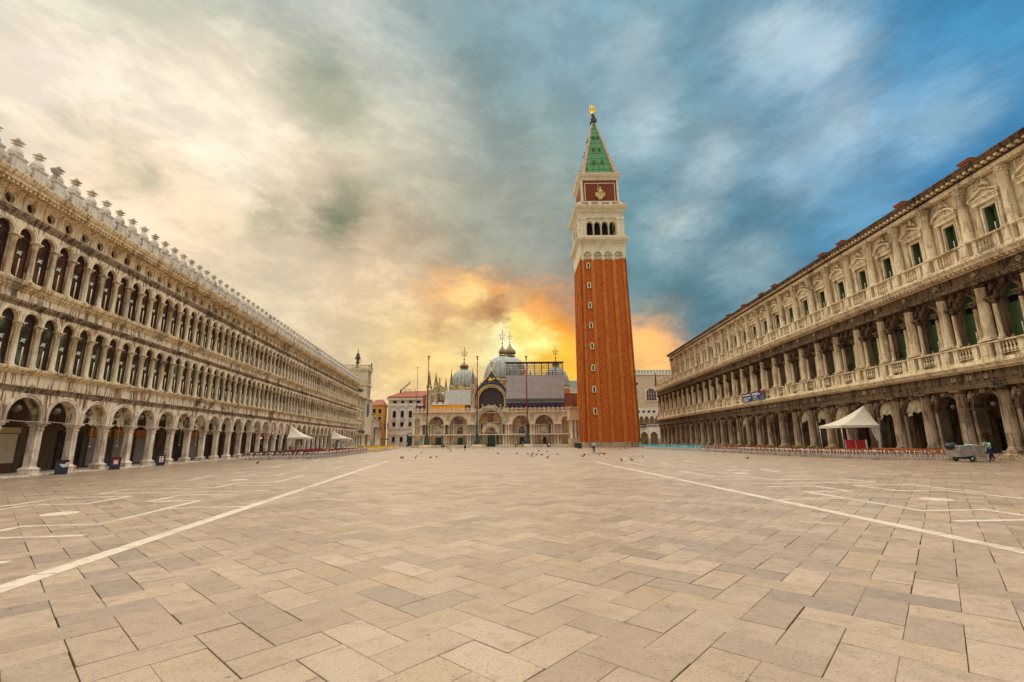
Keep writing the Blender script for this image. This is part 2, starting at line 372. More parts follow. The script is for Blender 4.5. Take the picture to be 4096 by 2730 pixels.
def slab_geo(r):
    g = [.002+.009*r.random()**2.2 for _ in range(4)]; L, W = SW, SW/2
    x0, x1, y0, y1 = -L+g[0], L-g[1], -W+g[2], W-g[3]; e = .004; zt = 0.0
    jt = lambda: (r.random()-.5)*.004
    o = [(x0+jt(), y0+jt()), (x1+jt(), y0+jt()), (x1+jt(), y1+jt()), (x0+jt(), y1+jt())]
    c4 = [(x0+e, y0+e), (x1-e, y0+e), (x1-e, y1-e), (x0+e, y1-e)]
    V = [(x, y, zt) for x, y in c4]+[(x, y, -.004) for x, y in o]+[(x, y, -.03) for x, y in o]
    F = [(0, 1, 2, 3)]+[(4+k, 4+(k+1) % 4, (k+1) % 4, k) for k in range(4)]+[(8+k, 8+(k+1) % 4, 4+(k+1) % 4, 4+k) for k in range(4)]
    return V, F
rs = random.Random(3); variants = []
for k in range(14):
    V, F = slab_geo(rs); me = bpy.data.meshes.new('paving_stone'); me.from_pydata(V, [], F); me.materials.append(SLAB); me.update(); variants.append((me, V, F))
for (x, y, vert) in slabs[:300]:
    me = variants[rs.randrange(14)][0]
    o = ob('paving_stone', me, pavement, (x, y, rs.uniform(-.002, .002)), PANG+(math.pi/2 if vert else 0)+(math.pi if rs.random() < .5 else 0))
    o.rotation_euler = (rs.uniform(-.004, .004), rs.uniform(-.004, .004), o.rotation_euler[2])
V2 = []; F2 = []; tint = []
for (x, y, vert) in slabs[300:]:
    _, V, F = variants[rs.randrange(14)]; a = PANG+(math.pi/2 if vert else 0); c_, s_ = math.cos(a), math.sin(a); i0 = len(V2); dz = rs.uniform(-.0025, .002); r_ = rs.random()
    V2 += [(x+vx*c_-vy*s_, y+vx*s_+vy*c_, vz+dz) for vx, vy, vz in V]
    for f in F: F2.append(tuple(i0+q for q in f)); tint.append(r_)
me = bpy.data.meshes.new('farther_paving_stones'); me.from_pydata(V2, [], F2); me.materials.append(SLAB)
me.attributes.new('tint', 'FLOAT', 'FACE').data.foreach_set('value', tint); me.update()
ob('farther_paving_stones', me, pavement, kind='stuff')

# white stone bands: two long lines and the key pattern beside them
STRIP = box_mesh('white_stone_strip', -.5, .5, -.5, .5, -.03, 0, MARBLE)
def strip(o, th, s0, n0, s1, n1, wd, side=1, z=.006):
    d = Vector((math.sin(th), math.cos(th))); n = Vector((math.cos(th), -math.sin(th)))*side
    a = Vector(o)+d*s0+n*n0; b_ = Vector(o)+d*s1+n*n1
    m_ = (a+b_)/2; L = (b_-a).length+wd*.98*(1 if n0 != n1 else 0)
    ob('white_stone_strip', STRIP, pavement, (m_.x, m_.y, z), math.atan2(b_.y-a.y, b_.x-a.x), (L, wd, 1))
KEY = [(7.4, 0, 7.4, 2.5), (4.65, 2.5, 9.6, 2.5), (4.65, 2.5, 4.65, 4.3), (4.65, 4.3, 2.4, 4.3), (2.4, 4.3, 2.4, 7.7), (3.05, 1.9, 3.05, 3.6), (11.4, 2.2, 11.4, 4.2), (9.45, 4.2, 11.4, 4.2),
       (9.45, 4.2, 9.45, 2.5), (12.7, 1.4, 12.7, 7.8), (9.3, 6.0, 11.5, 6.0), (9.3, 6.0, 9.3, 7.8), (9.3, 7.8, 6.8, 7.8), (11.5, 6.0, 11.5, 8.4), (12.7, 7.9, 14.6, 7.9), (6.8, 7.8, 6.8, 9.8), (11.5, 8.4, 8.4, 8.4)]
CIRC = MB().lathe([(.44, -.03), (.44, 0)], 24).mesh('white_stone_disc', MARBLE)
for side, o, th in ((1, (9.05, 6.4), R(-2.6)), (-1, (-7.15, 6.0), R(-7.6))):
    s = -7.0
    while s < (36 if side > 0 else 44):
        L = 1.7+rs.random()*.9
        strip(o, th, s+.012, 0, s+L-.012, 0, .32+rs.random()*.03, side, .006+rs.random()*.003); s += L
    for k in range(-1, 4):
        for (s0, n0, s1, n1) in KEY: strip(o, th, s0+2.3+12.1*k, n0, s1+2.3+12.1*k, n1, .2, side, .004 if n0 == n1 else .0065)
        d = Vector((math.sin(th), math.cos(th))); n = Vector((math.cos(th), -math.sin(th)))*side
        q = Vector(o)+d*(9.2+12.1*k)+n*5.1
        ob('white_stone_disc', CIRC, pavement, (q.x, q.y, .005))
# ---------------------------------------------------------------- long arcaded palace on the left
LB = empty('arcaded_palace', (-31.39, 31.95, 0), R(97.33), label='long pale three-storey palace with round arches along the left side of the square', cat='building')
BAY, X0C = 3.04, -.5
K0, K1 = -5, 34                    # pillar numbers; the visible ones start near -1
xa, xb = X0C+K0*BAY, X0C+K1*BAY
# ground arcade wall
mb = MB()
for k in range(K0, K1):
    c = X0C+(k+.5)*BAY
    mb.archbay(c-BAY/2, c+BAY/2, 3.44, 5.28, c, 3.78, 1.2, .2, .8, 16)
mb.box(xa, xb, .22, .95, 5.66, 6.4)
# upper storeys: wall with arched openings
for zs, zc, zt in ((6.79, 9.77, 10.58), (12.17, 15.03, 15.93)):
    for k in range(2*K0, 2*K1):
        c = X0C+(k+.5)*BAY/2
        mb.archbay(c-BAY/4, c+BAY/4, zc-.16, zt, c, zc, .56, .26, .95, 12)
    for k in range(2*K0, 2*K1+1): mb.box(X0C+k*BAY/2-.19, X0C+k*BAY/2+.19, .45, .95, zs, zc-.16)
mb.box(xa, xb, .32, .95, 10.97, 11.56); mb.box(xa, xb, 1.1, 1.2, 6.8, 16.4)
mb.box(xa, xb, .95, 12.0, 6.4, 6.79); mb.box(xa, xb, .34, 12, 17.45, 18.2)
mb.quad((xa, .95, 0), (xa, 12, 0), (xa, 12, 18.2), (xa, .95, 18.2)); mb.quad((xb, 12, 0), (xb, .3, 0), (xb, .3, 18.2), (xb, 12, 18.2))
ob('facade_wall', mb.mesh('facade_wall', S_LEFT), LB)
# attic with round windows
mb = MB(); n = 20
for k in range(2*K0, 2*K1):
    c = X0C+(k+.5)*BAY/2; h = BAY/4; z0, z1, zc, r = 16.41, 17.45, 16.97, .33
    P = [(c+r*math.cos(2*math.pi*j/n), zc+r*math.sin(2*math.pi*j/n)) for j in range(n)]
    def edge(a):
        x, zq = math.cos(a), math.sin(a); s = min(h/abs(x) if abs(x) > 1e-6 else 9, ((z1-zc) if zq > 0 else (zc-z0))/abs(zq) if abs(zq) > 1e-6 else 9); return (c+x*s, zc+zq*s)
    Q = [edge(2*math.pi*j/n) for j in range(n)]
    for j in range(n):
        a, b_ = P[j], P[(j+1) % n]; d, e = Q[j], Q[(j+1) % n]
        mb.quad((a[0], .34, a[1]), (d[0], .34, d[1]), (e[0], .34, e[1]), (b_[0], .34, b_[1]))
        mb.quad((b_[0], .34, b_[1]), (b_[0], .7, b_[1]), (a[0], .7, a[1]), (a[0], .34, a[1]))
    cr = [(c+sx*h, zq) for sx, zq in ((1, z1), (-1, z1), (-1, z0), (1, z0))]
    for j in range(n):             # the cell's four corners
        d, e = Q[j], Q[(j+1) % n]
        for q in cr:
            if abs(d[0]-e[0]) > 1e-6 and abs(d[1]-e[1]) > 1e-6 and min(abs(d[0]-q[0]), abs(e[0]-q[0])) < 1e-4 and min(abs(d[1]-q[1]), abs(e[1]-q[1])) < 1e-4: mb.face([(d[0], .34, d[1]), (q[0], .34, q[1]), (e[0], .34, e[1])])
ob('attic_wall', mb.mesh('attic_wall', S_LTOP), LB)
# string courses and cornices, each a moulded band
def band(name, prof, mat_, x0=None, x1=None, par=None):
    """prof = [(projection y, z)...] from bottom to top; the back is at y=.4"""
    x0 = xa if x0 is None else x0; x1 = xb if x1 is None else x1
    m_ = MB(); pts = [(y, z) for y, z in prof]
    for a, b_ in zip(pts, pts[1:]): m_.quad((x0, a[0], a[1]), (x1, a[0], a[1]), (x1, b_[0], b_[1]), (x0, b_[0], b_[1]))
    full = pts+[(.42, pts[-1][1]), (.42, pts[0][1])]
    m_.face([(x0, y, z) for y, z in reversed(full)]); m_.face([(x1, y, z) for y, z in full])
    m_.quad((x0, pts[-1][0], pts[-1][1]), (x1, pts[-1][0], pts[-1][1]), (x1, .42, pts[-1][1]), (x0, .42, pts[-1][1]))
    m_.quad((x0, .42, pts[0][1]), (x1, .42, pts[0][1]), (x1, pts[0][0], pts[0][1]), (x0, pts[0][0], pts[0][1]))
    return m_
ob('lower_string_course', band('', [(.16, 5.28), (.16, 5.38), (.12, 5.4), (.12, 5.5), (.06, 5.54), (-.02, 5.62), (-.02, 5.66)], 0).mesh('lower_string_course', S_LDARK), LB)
ob('lower_sill_cornice', band('', [(.18, 6.4), (.14, 6.48), (.04, 6.5), (.04, 6.58), (-.08, 6.62), (-.12, 6.74), (-.12, 6.79)], 0).mesh('sill_cornice', S_LTOP), LB)
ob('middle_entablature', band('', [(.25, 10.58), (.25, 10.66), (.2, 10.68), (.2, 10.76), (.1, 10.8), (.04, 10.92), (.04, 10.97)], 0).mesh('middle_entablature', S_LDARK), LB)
ob('upper_sill_cornice', band('', [(.26, 11.56), (.2, 11.7), (.1, 11.74), (.1, 11.86), (-.04, 11.94), (-.08, 12.12), (-.08, 12.17)], 0).mesh('upper_sill_cornice', S_LTOP), LB)
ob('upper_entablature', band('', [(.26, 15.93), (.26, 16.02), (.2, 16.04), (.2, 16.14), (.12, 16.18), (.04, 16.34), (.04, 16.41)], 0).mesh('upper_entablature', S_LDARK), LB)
m_ = band('', [(.3, 17.45), (.24, 17.6), (.1, 17.64), (.1, 17.82), (-.38, 17.86), (-.38, 18.04), (-.48, 18.1), (-.56, 18.32), (-.56, 18.42)], 0)
x = xa
while x < xb:                      # dentil blocks under the roof cornice
    m_.box(x, x+.16, -.3, .1, 17.66, 17.855); x += .304
m_.box(xa, xb, .42, 12.5, 18.2, 18.42)
ob('roof_cornice', m_.mesh('roof_cornice', S_LTOP), LB)

# parts that repeat
PILLAR = MB().rings([(.38, .36, 0), (.38, .36, .36), (.41, .39, .38), (.41, .39, .45), (.31, .29, .52), (.26, .24, .58), (.245, .225, .62), (.235, .215, 2.93), (.28, .26, 2.95), (.28, .26, 3.02), (.24, .22, 3.04), (.26, .24, 3.16), (.35, .32, 3.24), (.35, .32, 3.32), (.46, .42, 3.36), (.46, .42, 3.44)]).mesh('pillar', S_PIL)
def col_mesh(name, z0, zc0, z1, r, mat_, capmat, sq=.34, n=12):
    H = zc0-z0
    m_ = MB(); m_.rings([(r*1.35, r*1.35, 0), (r*1.35, r*1.35, .1)])
    m_.lathe([(r*1.3, .1), (r*1.32, .14), (r*1.12, .19), (r*1.2, .22), (r*1.04, .26), (r, .3), (r, H*.35), (r*.86, H-.03), (r*.98, H-.02), (r*.98, H)], n)
    shaft = m_.mesh(name, mat_)
    h = z1-zc0; q = r*.86
    m_ = MB(); m_.lathe([(q, 0), (q*1.08, h*.2), (q*1.34, h*.42), (q*1.1, h*.45), (q*1.3, h*.62), (q*1.66, h*.82)], 10)
    for a in range(4):
        an = math.pi/4+a*math.pi/2; m_.blob(math.cos(an)*q*1.75, math.sin(an)*q*1.75, h*.72, q*.36, q*.36, h*.16, 6, 4)
        an = a*math.pi/2; m_.blob(math.cos(an)*q*1.42, math.sin(an)*q*1.42, h*.38, q*.3, q*.3, h*.13, 6, 4)
    m_.box(-q*1.95, q*1.95, -q*1.95, q*1.95, h*.86, h)
    return shaft, m_.mesh('capital', capmat)
C1, CAP1 = col_mesh('column', 6.79, 9.22, 9.61, .165, S_LCOL, S_LTOP)
C2, CAP2 = col_mesh('column', 12.17, 14.44, 14.87, .165, S_LCOL, S_LTOP)
ARCHG = MB().ring(0, 3.78, 1.2, 1.41, .08, .22, 18, foot=.34).ring(0, 3.78, 1.36, 1.45, .04, .2, 18, foot=.34).mesh('archivolt', S_PIL)
def arch_up(zc, foot): return MB().ring(0, zc, .555, .71, .16, .28, 14, foot=foot).ring(0, zc, .66, .735, .12, .26, 14, foot=foot).mesh('archivolt', S_LCOL)
A1, A2 = arch_up(9.77, .15), arch_up(15.03, .15)
def win_parts(z0, zc, glass):
    f = MB().ring(0, zc, .47, .56, .62, .72, 12, foot=zc-z0-.02)
    f.box(-.47, .47, .63, .71, zc-.12, zc-.04); f.box(-.47, .47, .64, .7, z0+1.22, z0+1.29); f.box(.1, .15, .645, .7, z0+.02, z0+1.22)
    pane = [(-.5, z0), (.5, z0), (.5, zc)]+[(.5*math.cos(math.pi*j/12), zc+.5*math.sin(math.pi*j/12)) for j in range(1, 12)]+[(-.5, zc)]
    g = MB().prism(pane, .68, .7)
    l = MB()
    for k in range(7):
        zq = zc+.02+k*.066; hw = math.sqrt(max(.01, .47**2-(zq-zc+.04)**2))
        l.quad((-hw, .64, zq), (hw, .64, zq), (hw, .67, zq+.05), (-hw, .67, zq+.05)); l.quad((-hw, .64, zq), (-hw, .67, zq+.012), (hw, .67, zq+.012), (hw, .64, zq))
    return f.mesh('window', WOODBR), g.mesh('pane', glass), l.mesh('louvre', SLATBR)
W1 = win_parts(6.8, 9.77, GLASS1); W2 = win_parts(12.18, 15.03, GLASS2)
POLEM = MB().tube([(0, 0, 0), (0, 0, 1.25)], .035, 6).lathe([(.06, -.05), (.06, .03)], 8).mesh('pole', POLE)
LION = MB().prism([(-.2, 0), (-.14, .05), (-.02, .06), (.06, .02), (.12, .0), (.14, .06), (.1, .14), (.16, .2), (.2, .3), (.1, .27), (.04, .3), (-.06, .24), (-.18, .3), (-.12, .2), (-.2, .12)], 0, .01).mesh('emblem', EMBL)
OCU = MB().ring(0, 0, .33, .40, -.03, .04, 20, 0, 2*math.pi).mesh('round_window', S_LTOP)
OCUP = MB().lathe([(.001, 0), (.335, .001)], 20, cap=False).mesh('pane', GLASS2)
for v in OCUP.vertices: v.co = (v.co.x, .22+v.co.z, -v.co.y)
m_ = MB(); m_.rings([(.44, .34, 0), (.44, .34, .78), (.5, .4, .8), (.5, .4, .9), (.40, .3, .92), (.37, .27, 1.0)])
MERP = m_.mesh('merlon', S_MERL)
m_ = MB().lathe([(.40, 0), (.42, .1), (.40, .22), (.33, .4), (.22, .56), (.15, .68), (.14, .74)], 12)
m_.rings([(.12, .12, .74), (.24, .24, .78), (.24, .24, .81), (.12, .12, .83), (.12, .12, .94), (.28, .28, .98), (.28, .28, 1.03), (.09, .09, 1.05), (.07, .07, 1.08)]); m_.blob(0, 0, 1.17, .14, .14, .13, 8, 6)
MERF = m_.mesh('finial', S_MERL)
URN = MB().lathe([(.2, 0), (.26, .05), (.2, .1), (.34, .3), (.34, .5), (.24, .66), (.26, .7), (.1, .74), (.06, .86), (.1, .94), (.0, 1.02)], 10).mesh('urn', S_MERL)
for k in range(K0, K1+1):
    x = X0C+k*BAY
    ob('pillar', PILLAR, LB, (x, .42, 0))
    if k < K1: ob('archivolt', ARCHG, LB, (x+BAY/2, 0, 0))
for k in range(2*K0, 2*K1+1):
    x = X0C+k*BAY/2; c = x+BAY/4
    for z0, zc0, cm, cap in ((6.79, 9.22, C1, CAP1), (12.17, 14.44, C2, CAP2)):
        o = ob('column', cm, LB, (x, .27, z0)); ob('capital', cap, o, (0, 0, zc0-z0))
    o = ob('merlon', MERP, LB, (x, -.12, 18.42)); ob('finial', MERF, o, (0, 0, .99), scale=.9)
    if k == 2*K1: break
    ob('urn', URN, LB, (c, -.12, 18.42))
    ob('archivolt', A1, LB, (c, 0, 0)); ob('archivolt', A2, LB, (c, 0, 0))
    for (wf, wg, wl), z0 in ((W1, 6.79), (W2, 12.17)):
        o = ob('window', wf, LB, (c, -.2, 0)); ob('pane', wg, o); ob('louvre', wl, o)
        ob('pole', POLEM, LB, (c-.18, .22, z0+.06))
        if 2*-3 < k < 22: ob('emblem', LION, o, (-.02, .63, z0+1.62))
    o = ob('round_window', OCU, LB, (c, .34, 16.97)); ob('pane', OCUP, o)

# the arcade behind the pillars: floor step, back wall with shop fronts, vault
ob('arcade_floor', box_mesh('arcade_floor', xa, xb, -.06, 4.2, -.05, .07, S_PIL), LB)
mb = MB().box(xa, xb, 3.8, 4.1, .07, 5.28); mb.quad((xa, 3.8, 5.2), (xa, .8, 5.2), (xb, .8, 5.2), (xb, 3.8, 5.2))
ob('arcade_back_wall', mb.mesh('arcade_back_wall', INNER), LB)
SHCR = plain('cream_roller_shutter', (.66, .56, .38), .6, var=.08); SHGR = plain('grey_roller_shutter', (.3, .27, .23), .5); SHBR = plain('brown_shop_base', (.12, .05, .025), .6)
SIGN = plain('tan_shop_fascia', (.55, .42, .2), .6); ORNG = plain('orange_shop_fascia', (.45, .17, .03), .6)
def shutter(mat_, z0, z1, hw):
    m_ = MB(); z = z0
    while z < z1: m_.rings([(hw, .03, z), (hw, .05, z+.04), (hw, .03, min(z1, z+.095))], 0, 0); z += .1
    return m_.mesh('shop_shutter', mat_)
SH1, SH2 = shutter(SHCR, .75, 2.75, 1.25), shutter(SHGR, .2, 2.6, 1.1)
KICK = box_mesh('shop_base', -1.25, 1.25, -.05, .05, .08, .74, SHBR)
FASC = box_mesh('shop_fascia', -1.35, 1.35, -.08, .05, 2.8, 3.2, SIGN); FASO = box_mesh('shop_fascia', -1.3, 1.3, -.08, .05, 2.65, 3.3, ORNG)
DOOR = MB().box(-1.15, 1.15, -.02, .05, .08, 2.9).mesh('shop_window', GLASSD)
DFR = MB().box(-1.25, -1.15, -.06, .04, .08, 3.0).box(1.15, 1.25, -.06, .04, .08, 3.0).box(-1.15, 1.15, -.06, .04, 2.9, 3.0).box(-.04, .04, -.06, .04, .08, 2.9).mesh('shop_frame', WOODBR)
seq = 'CC.DGGG.DGSD.G.DSGD.D.GD.SD.D.GD.D.SDG.'
for k in range(K0, K1):
    x = X0C+(k+.5)*BAY; s = seq[(k+1) % len(seq)]
    if s == 'C': ob('shop_shutter', SH1, LB, (x, 3.72, 0)); ob('shop_base', KICK, LB, (x, 3.72, 0)); ob('shop_fascia', FASC, LB, (x, 3.72, 0))
    elif s == 'G': ob('shop_shutter', SH2, LB, (x, 3.72, 0)); ob('shop_fascia', FASO, LB, (x, 3.72, 0))
    elif s in 'DS':
        ob('shop_window', DOOR, LB, (x, 3.74, 0)); ob('shop_frame', DFR, LB, (x, 3.74, 0))
        if s == 'S': ob('shop_fascia', FASC, LB, (x, 3.7, .25))
# globe lamps hung in the arches
LAMPG = plain('smoky_lamp_globe', (.13, .105, .075), .25, var=.2, spec=.6); IRON = plain('dark_iron', (.03, .028, .026), .5, .3)
LG = MB().lathe([(0.0, -.24), (.14, -.21), (.24, -.12), (.27, 0), (.24, .12), (.13, .21), (.06, .24)], 14).mesh('globe', LAMPG)
LC = MB().lathe([(.14, .2), (.14, .23), (.05, .28), (.04, .34)], 10).mesh('lamp_cap', IRON)
def rod(L): return MB().tube([(0, 0, .3), (0, 0, .3+L)], .018, 5).mesh('lamp_rod', IRON)
LR1 = rod(.42)
def world(par, p): return par.matrix_basis @ Vector(p)
for k in range(-2, K1):
    q = world(LB, (X0C+(k+.5)*BAY, .62, 4.30))
    L_ = empty('hanging_lamp', q, label='smoky glass globe lamp hanging in the %s arch from the left of the left arcade' % ordw(k+2), cat='lamp', group='globe lamps of the left arcade')
    ob('globe', LG, L_); ob('lamp_cap', LC, L_); ob('lamp_rod', LR1, L_)
# ---------------------------------------------------------------- long palace on the right
RB = empty('columned_palace', (41.5, 39.31, 0), R(-92.61), label='long three-storey palace of tall half columns and carved friezes along the right side', cat='building')
RBAY = 4.025; NR = 23; NX = 27; NB = -4         # bays NB..NR carry three storeys, to NX two
def RX(s): return -s
xr0, xr1, xr2 = -NR*RBAY-1.2, -NB*RBAY, -NX*RBAY-.8      # far end of the top storey, near end, far end of the two lower storeys
YW = .42                                   # face of the wall behind the columns
def rband(prof, x0, x1): return band('', prof, 0, x0, x1)
# walls
mb = MB()
for k in range(NB, NX):
    c = -(k+.5)*RBAY
    mb.archbay(c-RBAY/2, c+RBAY/2, 0.4, 6.4, c, 4.46, 1.33, YW, YW+1.0, 14)
    mb.quad((c-RBAY/2, YW+1.0, 5.6), (c+RBAY/2, YW+1.0, 5.6), (c+RBAY/2, YW+1.0, 6.4), (c-RBAY/2, YW+1.0, 6.4))
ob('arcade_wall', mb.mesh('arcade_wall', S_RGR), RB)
mb = MB()
for k in range(NB, NX):
    c = -(k+.5)*RBAY
    mb.archbay(c-RBAY/2, c+RBAY/2, 8.1, 15.4, c, 13.72, .9, YW, YW+.8, 14)
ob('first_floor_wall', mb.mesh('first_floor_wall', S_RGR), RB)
mb = MB()
for k in range(NB, NR):
    c = -(k+.5)*RBAY; a, b_ = c-RBAY/2, c+RBAY/2; hw = .745; z0, z1, zt, zb = 18.9, 21.8, 24.3, 17.15
    y = YW
    mb.quad((a, y, zb), (c-hw, y, zb), (c-hw, y, zt), (a, y, zt)); mb.quad((c+hw, y, zb), (b_, y, zb), (b_, y, zt), (c+hw, y, zt))
    mb.quad((c-hw, y, zb), (c+hw, y, zb), (c+hw, y, z0), (c-hw, y, z0)); mb.quad((c-hw, y, z1), (c+hw, y, z1), (c+hw, y, zt), (c-hw, y, zt))
    mb.quad((c-hw, y, z0), (c-hw, y+.7, z0), (c-hw, y+.7, z1), (c-hw, y, z1)); mb.quad((c+hw, y+.7, z0), (c+hw, y, z0), (c+hw, y, z1), (c+hw, y+.7, z1))
    mb.quad((c-hw, y, z0), (c+hw, y, z0), (c+hw, y+.7, z0), (c-hw, y+.7, z0)); mb.quad((c-hw, y+.7, z1), (c+hw, y+.7, z1), (c+hw, y, z1), (c-hw, y, z1))
e0 = -NR*RBAY
mb.quad((e0, 12, 17.15), (e0, YW, 17.15), (e0, YW, 24.3), (e0, 12, 24.3)); mb.quad((xr1, YW, 0), (xr1, 12, 0), (xr1, 12, 24.3), (xr1, YW, 24.3))
ob('top_floor_wall', mb.mesh('top_floor_wall', S_RTOP), RB)
# dark rooms behind the openings, roof and the two-storey end
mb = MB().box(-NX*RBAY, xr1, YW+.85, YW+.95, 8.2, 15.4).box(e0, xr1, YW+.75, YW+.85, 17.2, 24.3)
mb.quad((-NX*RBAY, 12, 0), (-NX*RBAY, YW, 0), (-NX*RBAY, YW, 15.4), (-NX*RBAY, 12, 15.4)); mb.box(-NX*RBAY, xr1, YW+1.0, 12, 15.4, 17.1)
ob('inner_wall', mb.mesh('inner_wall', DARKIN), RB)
mb = MB(); mb.quad((e0-.4, -.6, 25.5), (xr1, -.6, 25.5), (xr1, 6, 28.0), (e0-.4, 6, 28.0)); mb.quad((e0-.4, 6, 28.0), (xr1, 6, 28.0), (xr1, 13, 25.5), (e0-.4, 13, 25.5))
ob('tiled_roof', mb.mesh('tiled_roof', ROOFT), RB)
# entablatures
x0, x1 = xr2, xr1
ob('ground_architrave', rband([(-.3, 6.15), (-.3, 6.3), (-.34, 6.32), (-.34, 6.5), (-.4, 6.58), (-.4, 6.65)], x0, x1).mesh('ground_architrave', S_RGR), RB)
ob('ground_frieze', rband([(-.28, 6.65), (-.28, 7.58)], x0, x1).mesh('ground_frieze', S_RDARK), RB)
m_ = rband([(-.34, 7.58), (-.38, 7.66), (-.9, 7.72), (-.95, 7.86), (-1.02, 7.9), (-1.12, 8.04), (-1.12, 8.1)], x0, x1)
ob('ground_cornice', m_.mesh('ground_cornice', S_RTOP), RB)
ob('first_architrave', rband([(-.3, 15.2), (-.3, 15.32), (-.34, 15.34), (-.34, 15.5), (-.42, 15.56), (-.42, 15.62)], x0, x1).mesh('first_architrave', S_RGR), RB)
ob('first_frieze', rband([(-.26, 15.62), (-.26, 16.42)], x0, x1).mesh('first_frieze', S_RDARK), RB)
m_ = rband([(-.32, 16.42), (-.4, 16.52), (-.4, 16.62), (-.95, 16.68), (-1.0, 16.86), (-1.12, 17.06), (-1.12, 17.15)], x0, x1)
x = x0+.1
while x < x1-.2: m_.box(x, x+.22, -.86, -.4, 16.5, 16.675); x += .5
ob('first_cornice', m_.mesh('first_cornice', S_RCOL), RB)
x0 = e0-.3
ob('top_architrave', rband([(-.26, 24.36), (-.26, 24.46), (-.3, 24.48), (-.3, 24.6), (-.36, 24.64), (-.36, 24.7)], x0, x1).mesh('top_architrave', S_RTOP), RB)
ob('top_frieze', rband([(-.24, 24.7), (-.24, 24.94)], x0, x1).mesh('top_frieze', S_RDARK), RB)
m_ = rband([(-.3, 24.94), (-.36, 25.0), (-.36, 25.1), (-.85, 25.16), (-.9, 25.34), (-1.0, 25.5), (-1.0, 25.6)], x0-.5, x1)
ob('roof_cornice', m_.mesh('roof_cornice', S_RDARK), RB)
MOD = MB().box(-.14, .14, -.78, -.36, 24.96, 25.155).mesh('cornice_bracket', S_RTOP)
x = x0+.3; q = []
while x < x1: q.append(x); x += .575
for x in q: ob('cornice_bracket', MOD, RB, (x, 0, 0))

# repeating parts
def bigcol(z0, zc0, z1, r, sm, cm, doric=False):
    H = zc0-z0; m_ = MB(); m_.rings([(r*1.36, r*1.36, 0), (r*1.36, r*1.36, .16)])
    m_.lathe([(r*1.32, .16), (r*1.34, .24), (r*1.12, .3), (r*1.18, .36), (r*1.03, .42), (r, .5), (r, H*.35), (r*.85, H-.06), (r*.95, H-.04), (r*.95, H)], 16)
    a = m_.mesh('column', sm); h = z1-zc0; q = r*.85
    m_ = MB()
    if doric:
        m_.lathe([(q, 0), (q, h*.4), (q*1.08, h*.42), (q*1.08, h*.48), (q*1.35, h*.7)], 14); m_.box(-q*1.42, q*1.42, -q*1.42, q*1.42, h*.7, h)
    else:
        m_.lathe([(q, 0), (q*1.1, h*.22), (q*1.3, h*.4), (q*1.06, h*.42), (q*1.3, h*.62), (q*1.6, h*.84)], 12)
        for j in range(8):
            an = j*math.pi/4; m_.blob(math.cos(an)*q*1.25, math.sin(an)*q*1.25, h*.3, q*.3, q*.3, h*.14, 6, 4); m_.blob(math.cos(an+.39)*q*1.35, math.sin(an+.39)*q*1.35, h*.55, q*.28, q*.28, h*.12, 6, 4)
        for j in range(4):
            an = math.pi/4+j*math.pi/2; m_.blob(math.cos(an)*q*1.75, math.sin(an)*q*1.75, h*.78, q*.36, q*.36, h*.14, 6, 4)
        m_.box(-q*1.7, q*1.7, -q*1.7, q*1.7, h*.88, h)
    return a, m_.mesh('capital', cm)
GC, GCC = bigcol(.41, 5.55, 6.15, .46, S_RGC, S_RGR, True)
FC, FCC = bigcol(10.0, 14.72, 15.2, .43, S_RCOL, S_RDARK, True)
TC, TCC = bigcol(18.9, 23.57, 24.36, .38, S_RTOP, S_RCOL)
SC, SCC = bigcol(10.0, 13.05, 13.4, .175, S_RCOL, S_RDARK, True)
UC, UCC = bigcol(18.9, 21.63, 22.05, .16, S_RTOP, S_RCOL)
GPL = MB().rings([(.62, .62, 0), (.62, .62, .12), (.56, .56, .14), (.56, .56, .2)]).mesh('plinth', S_RCOL)
GARCH = MB().ring(0, 4.46, 1.33, 1.62, YW-.1, YW+.02, 16).ring(0, 4.46, 1.52, 1.64, YW-.14, YW, 16).mesh('archivolt', S_RGR)
GIMP = MB().box(-.02, .56, YW-.1, YW+1.05, 4.18, 4.3).box(-.08, .56, YW-.16, YW+1.1, 4.3, 4.46).mesh('impost', S_RGR)
GPIL = MB().box(0, .3, YW-.07, YW, .4, 4.18).mesh('pilaster', S_RGC)
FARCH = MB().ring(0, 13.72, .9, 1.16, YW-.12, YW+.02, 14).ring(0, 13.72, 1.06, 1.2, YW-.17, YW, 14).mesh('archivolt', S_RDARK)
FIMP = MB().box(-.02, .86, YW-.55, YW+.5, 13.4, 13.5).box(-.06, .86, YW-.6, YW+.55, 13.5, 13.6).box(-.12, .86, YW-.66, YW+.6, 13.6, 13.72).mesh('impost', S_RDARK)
FPIL = MB().box(-.14, .14, YW-.12, YW, 10.0, 13.4).mesh('pilaster', S_RCOL)
def carving(seed, w_, h_, n, mt, name):
    """a relief figure worked from many small lumps"""
    r = random.Random(seed); m_ = MB(); global rnd; old = rnd; rnd = r
    for j in range(n):
        m_.blob(r.uniform(-w_, w_), r.uniform(-.12, .06), r.uniform(0, h_), r.uniform(.07, .16), r.uniform(.1, .2), r.uniform(.08, .2), 6, 4, 0, .3)
    rnd = old
    return m_.mesh(name, mt)
KEYST = [MB().rings([(.12, .16, 0), (.2, .22, .36), (.22, .24, .4)]).blob(0, -.2, .2, .15, .14, .2, 8, 6, 0, .2).mesh('keystone_head', mt) for mt in (S_RGC, S_RDARK)]
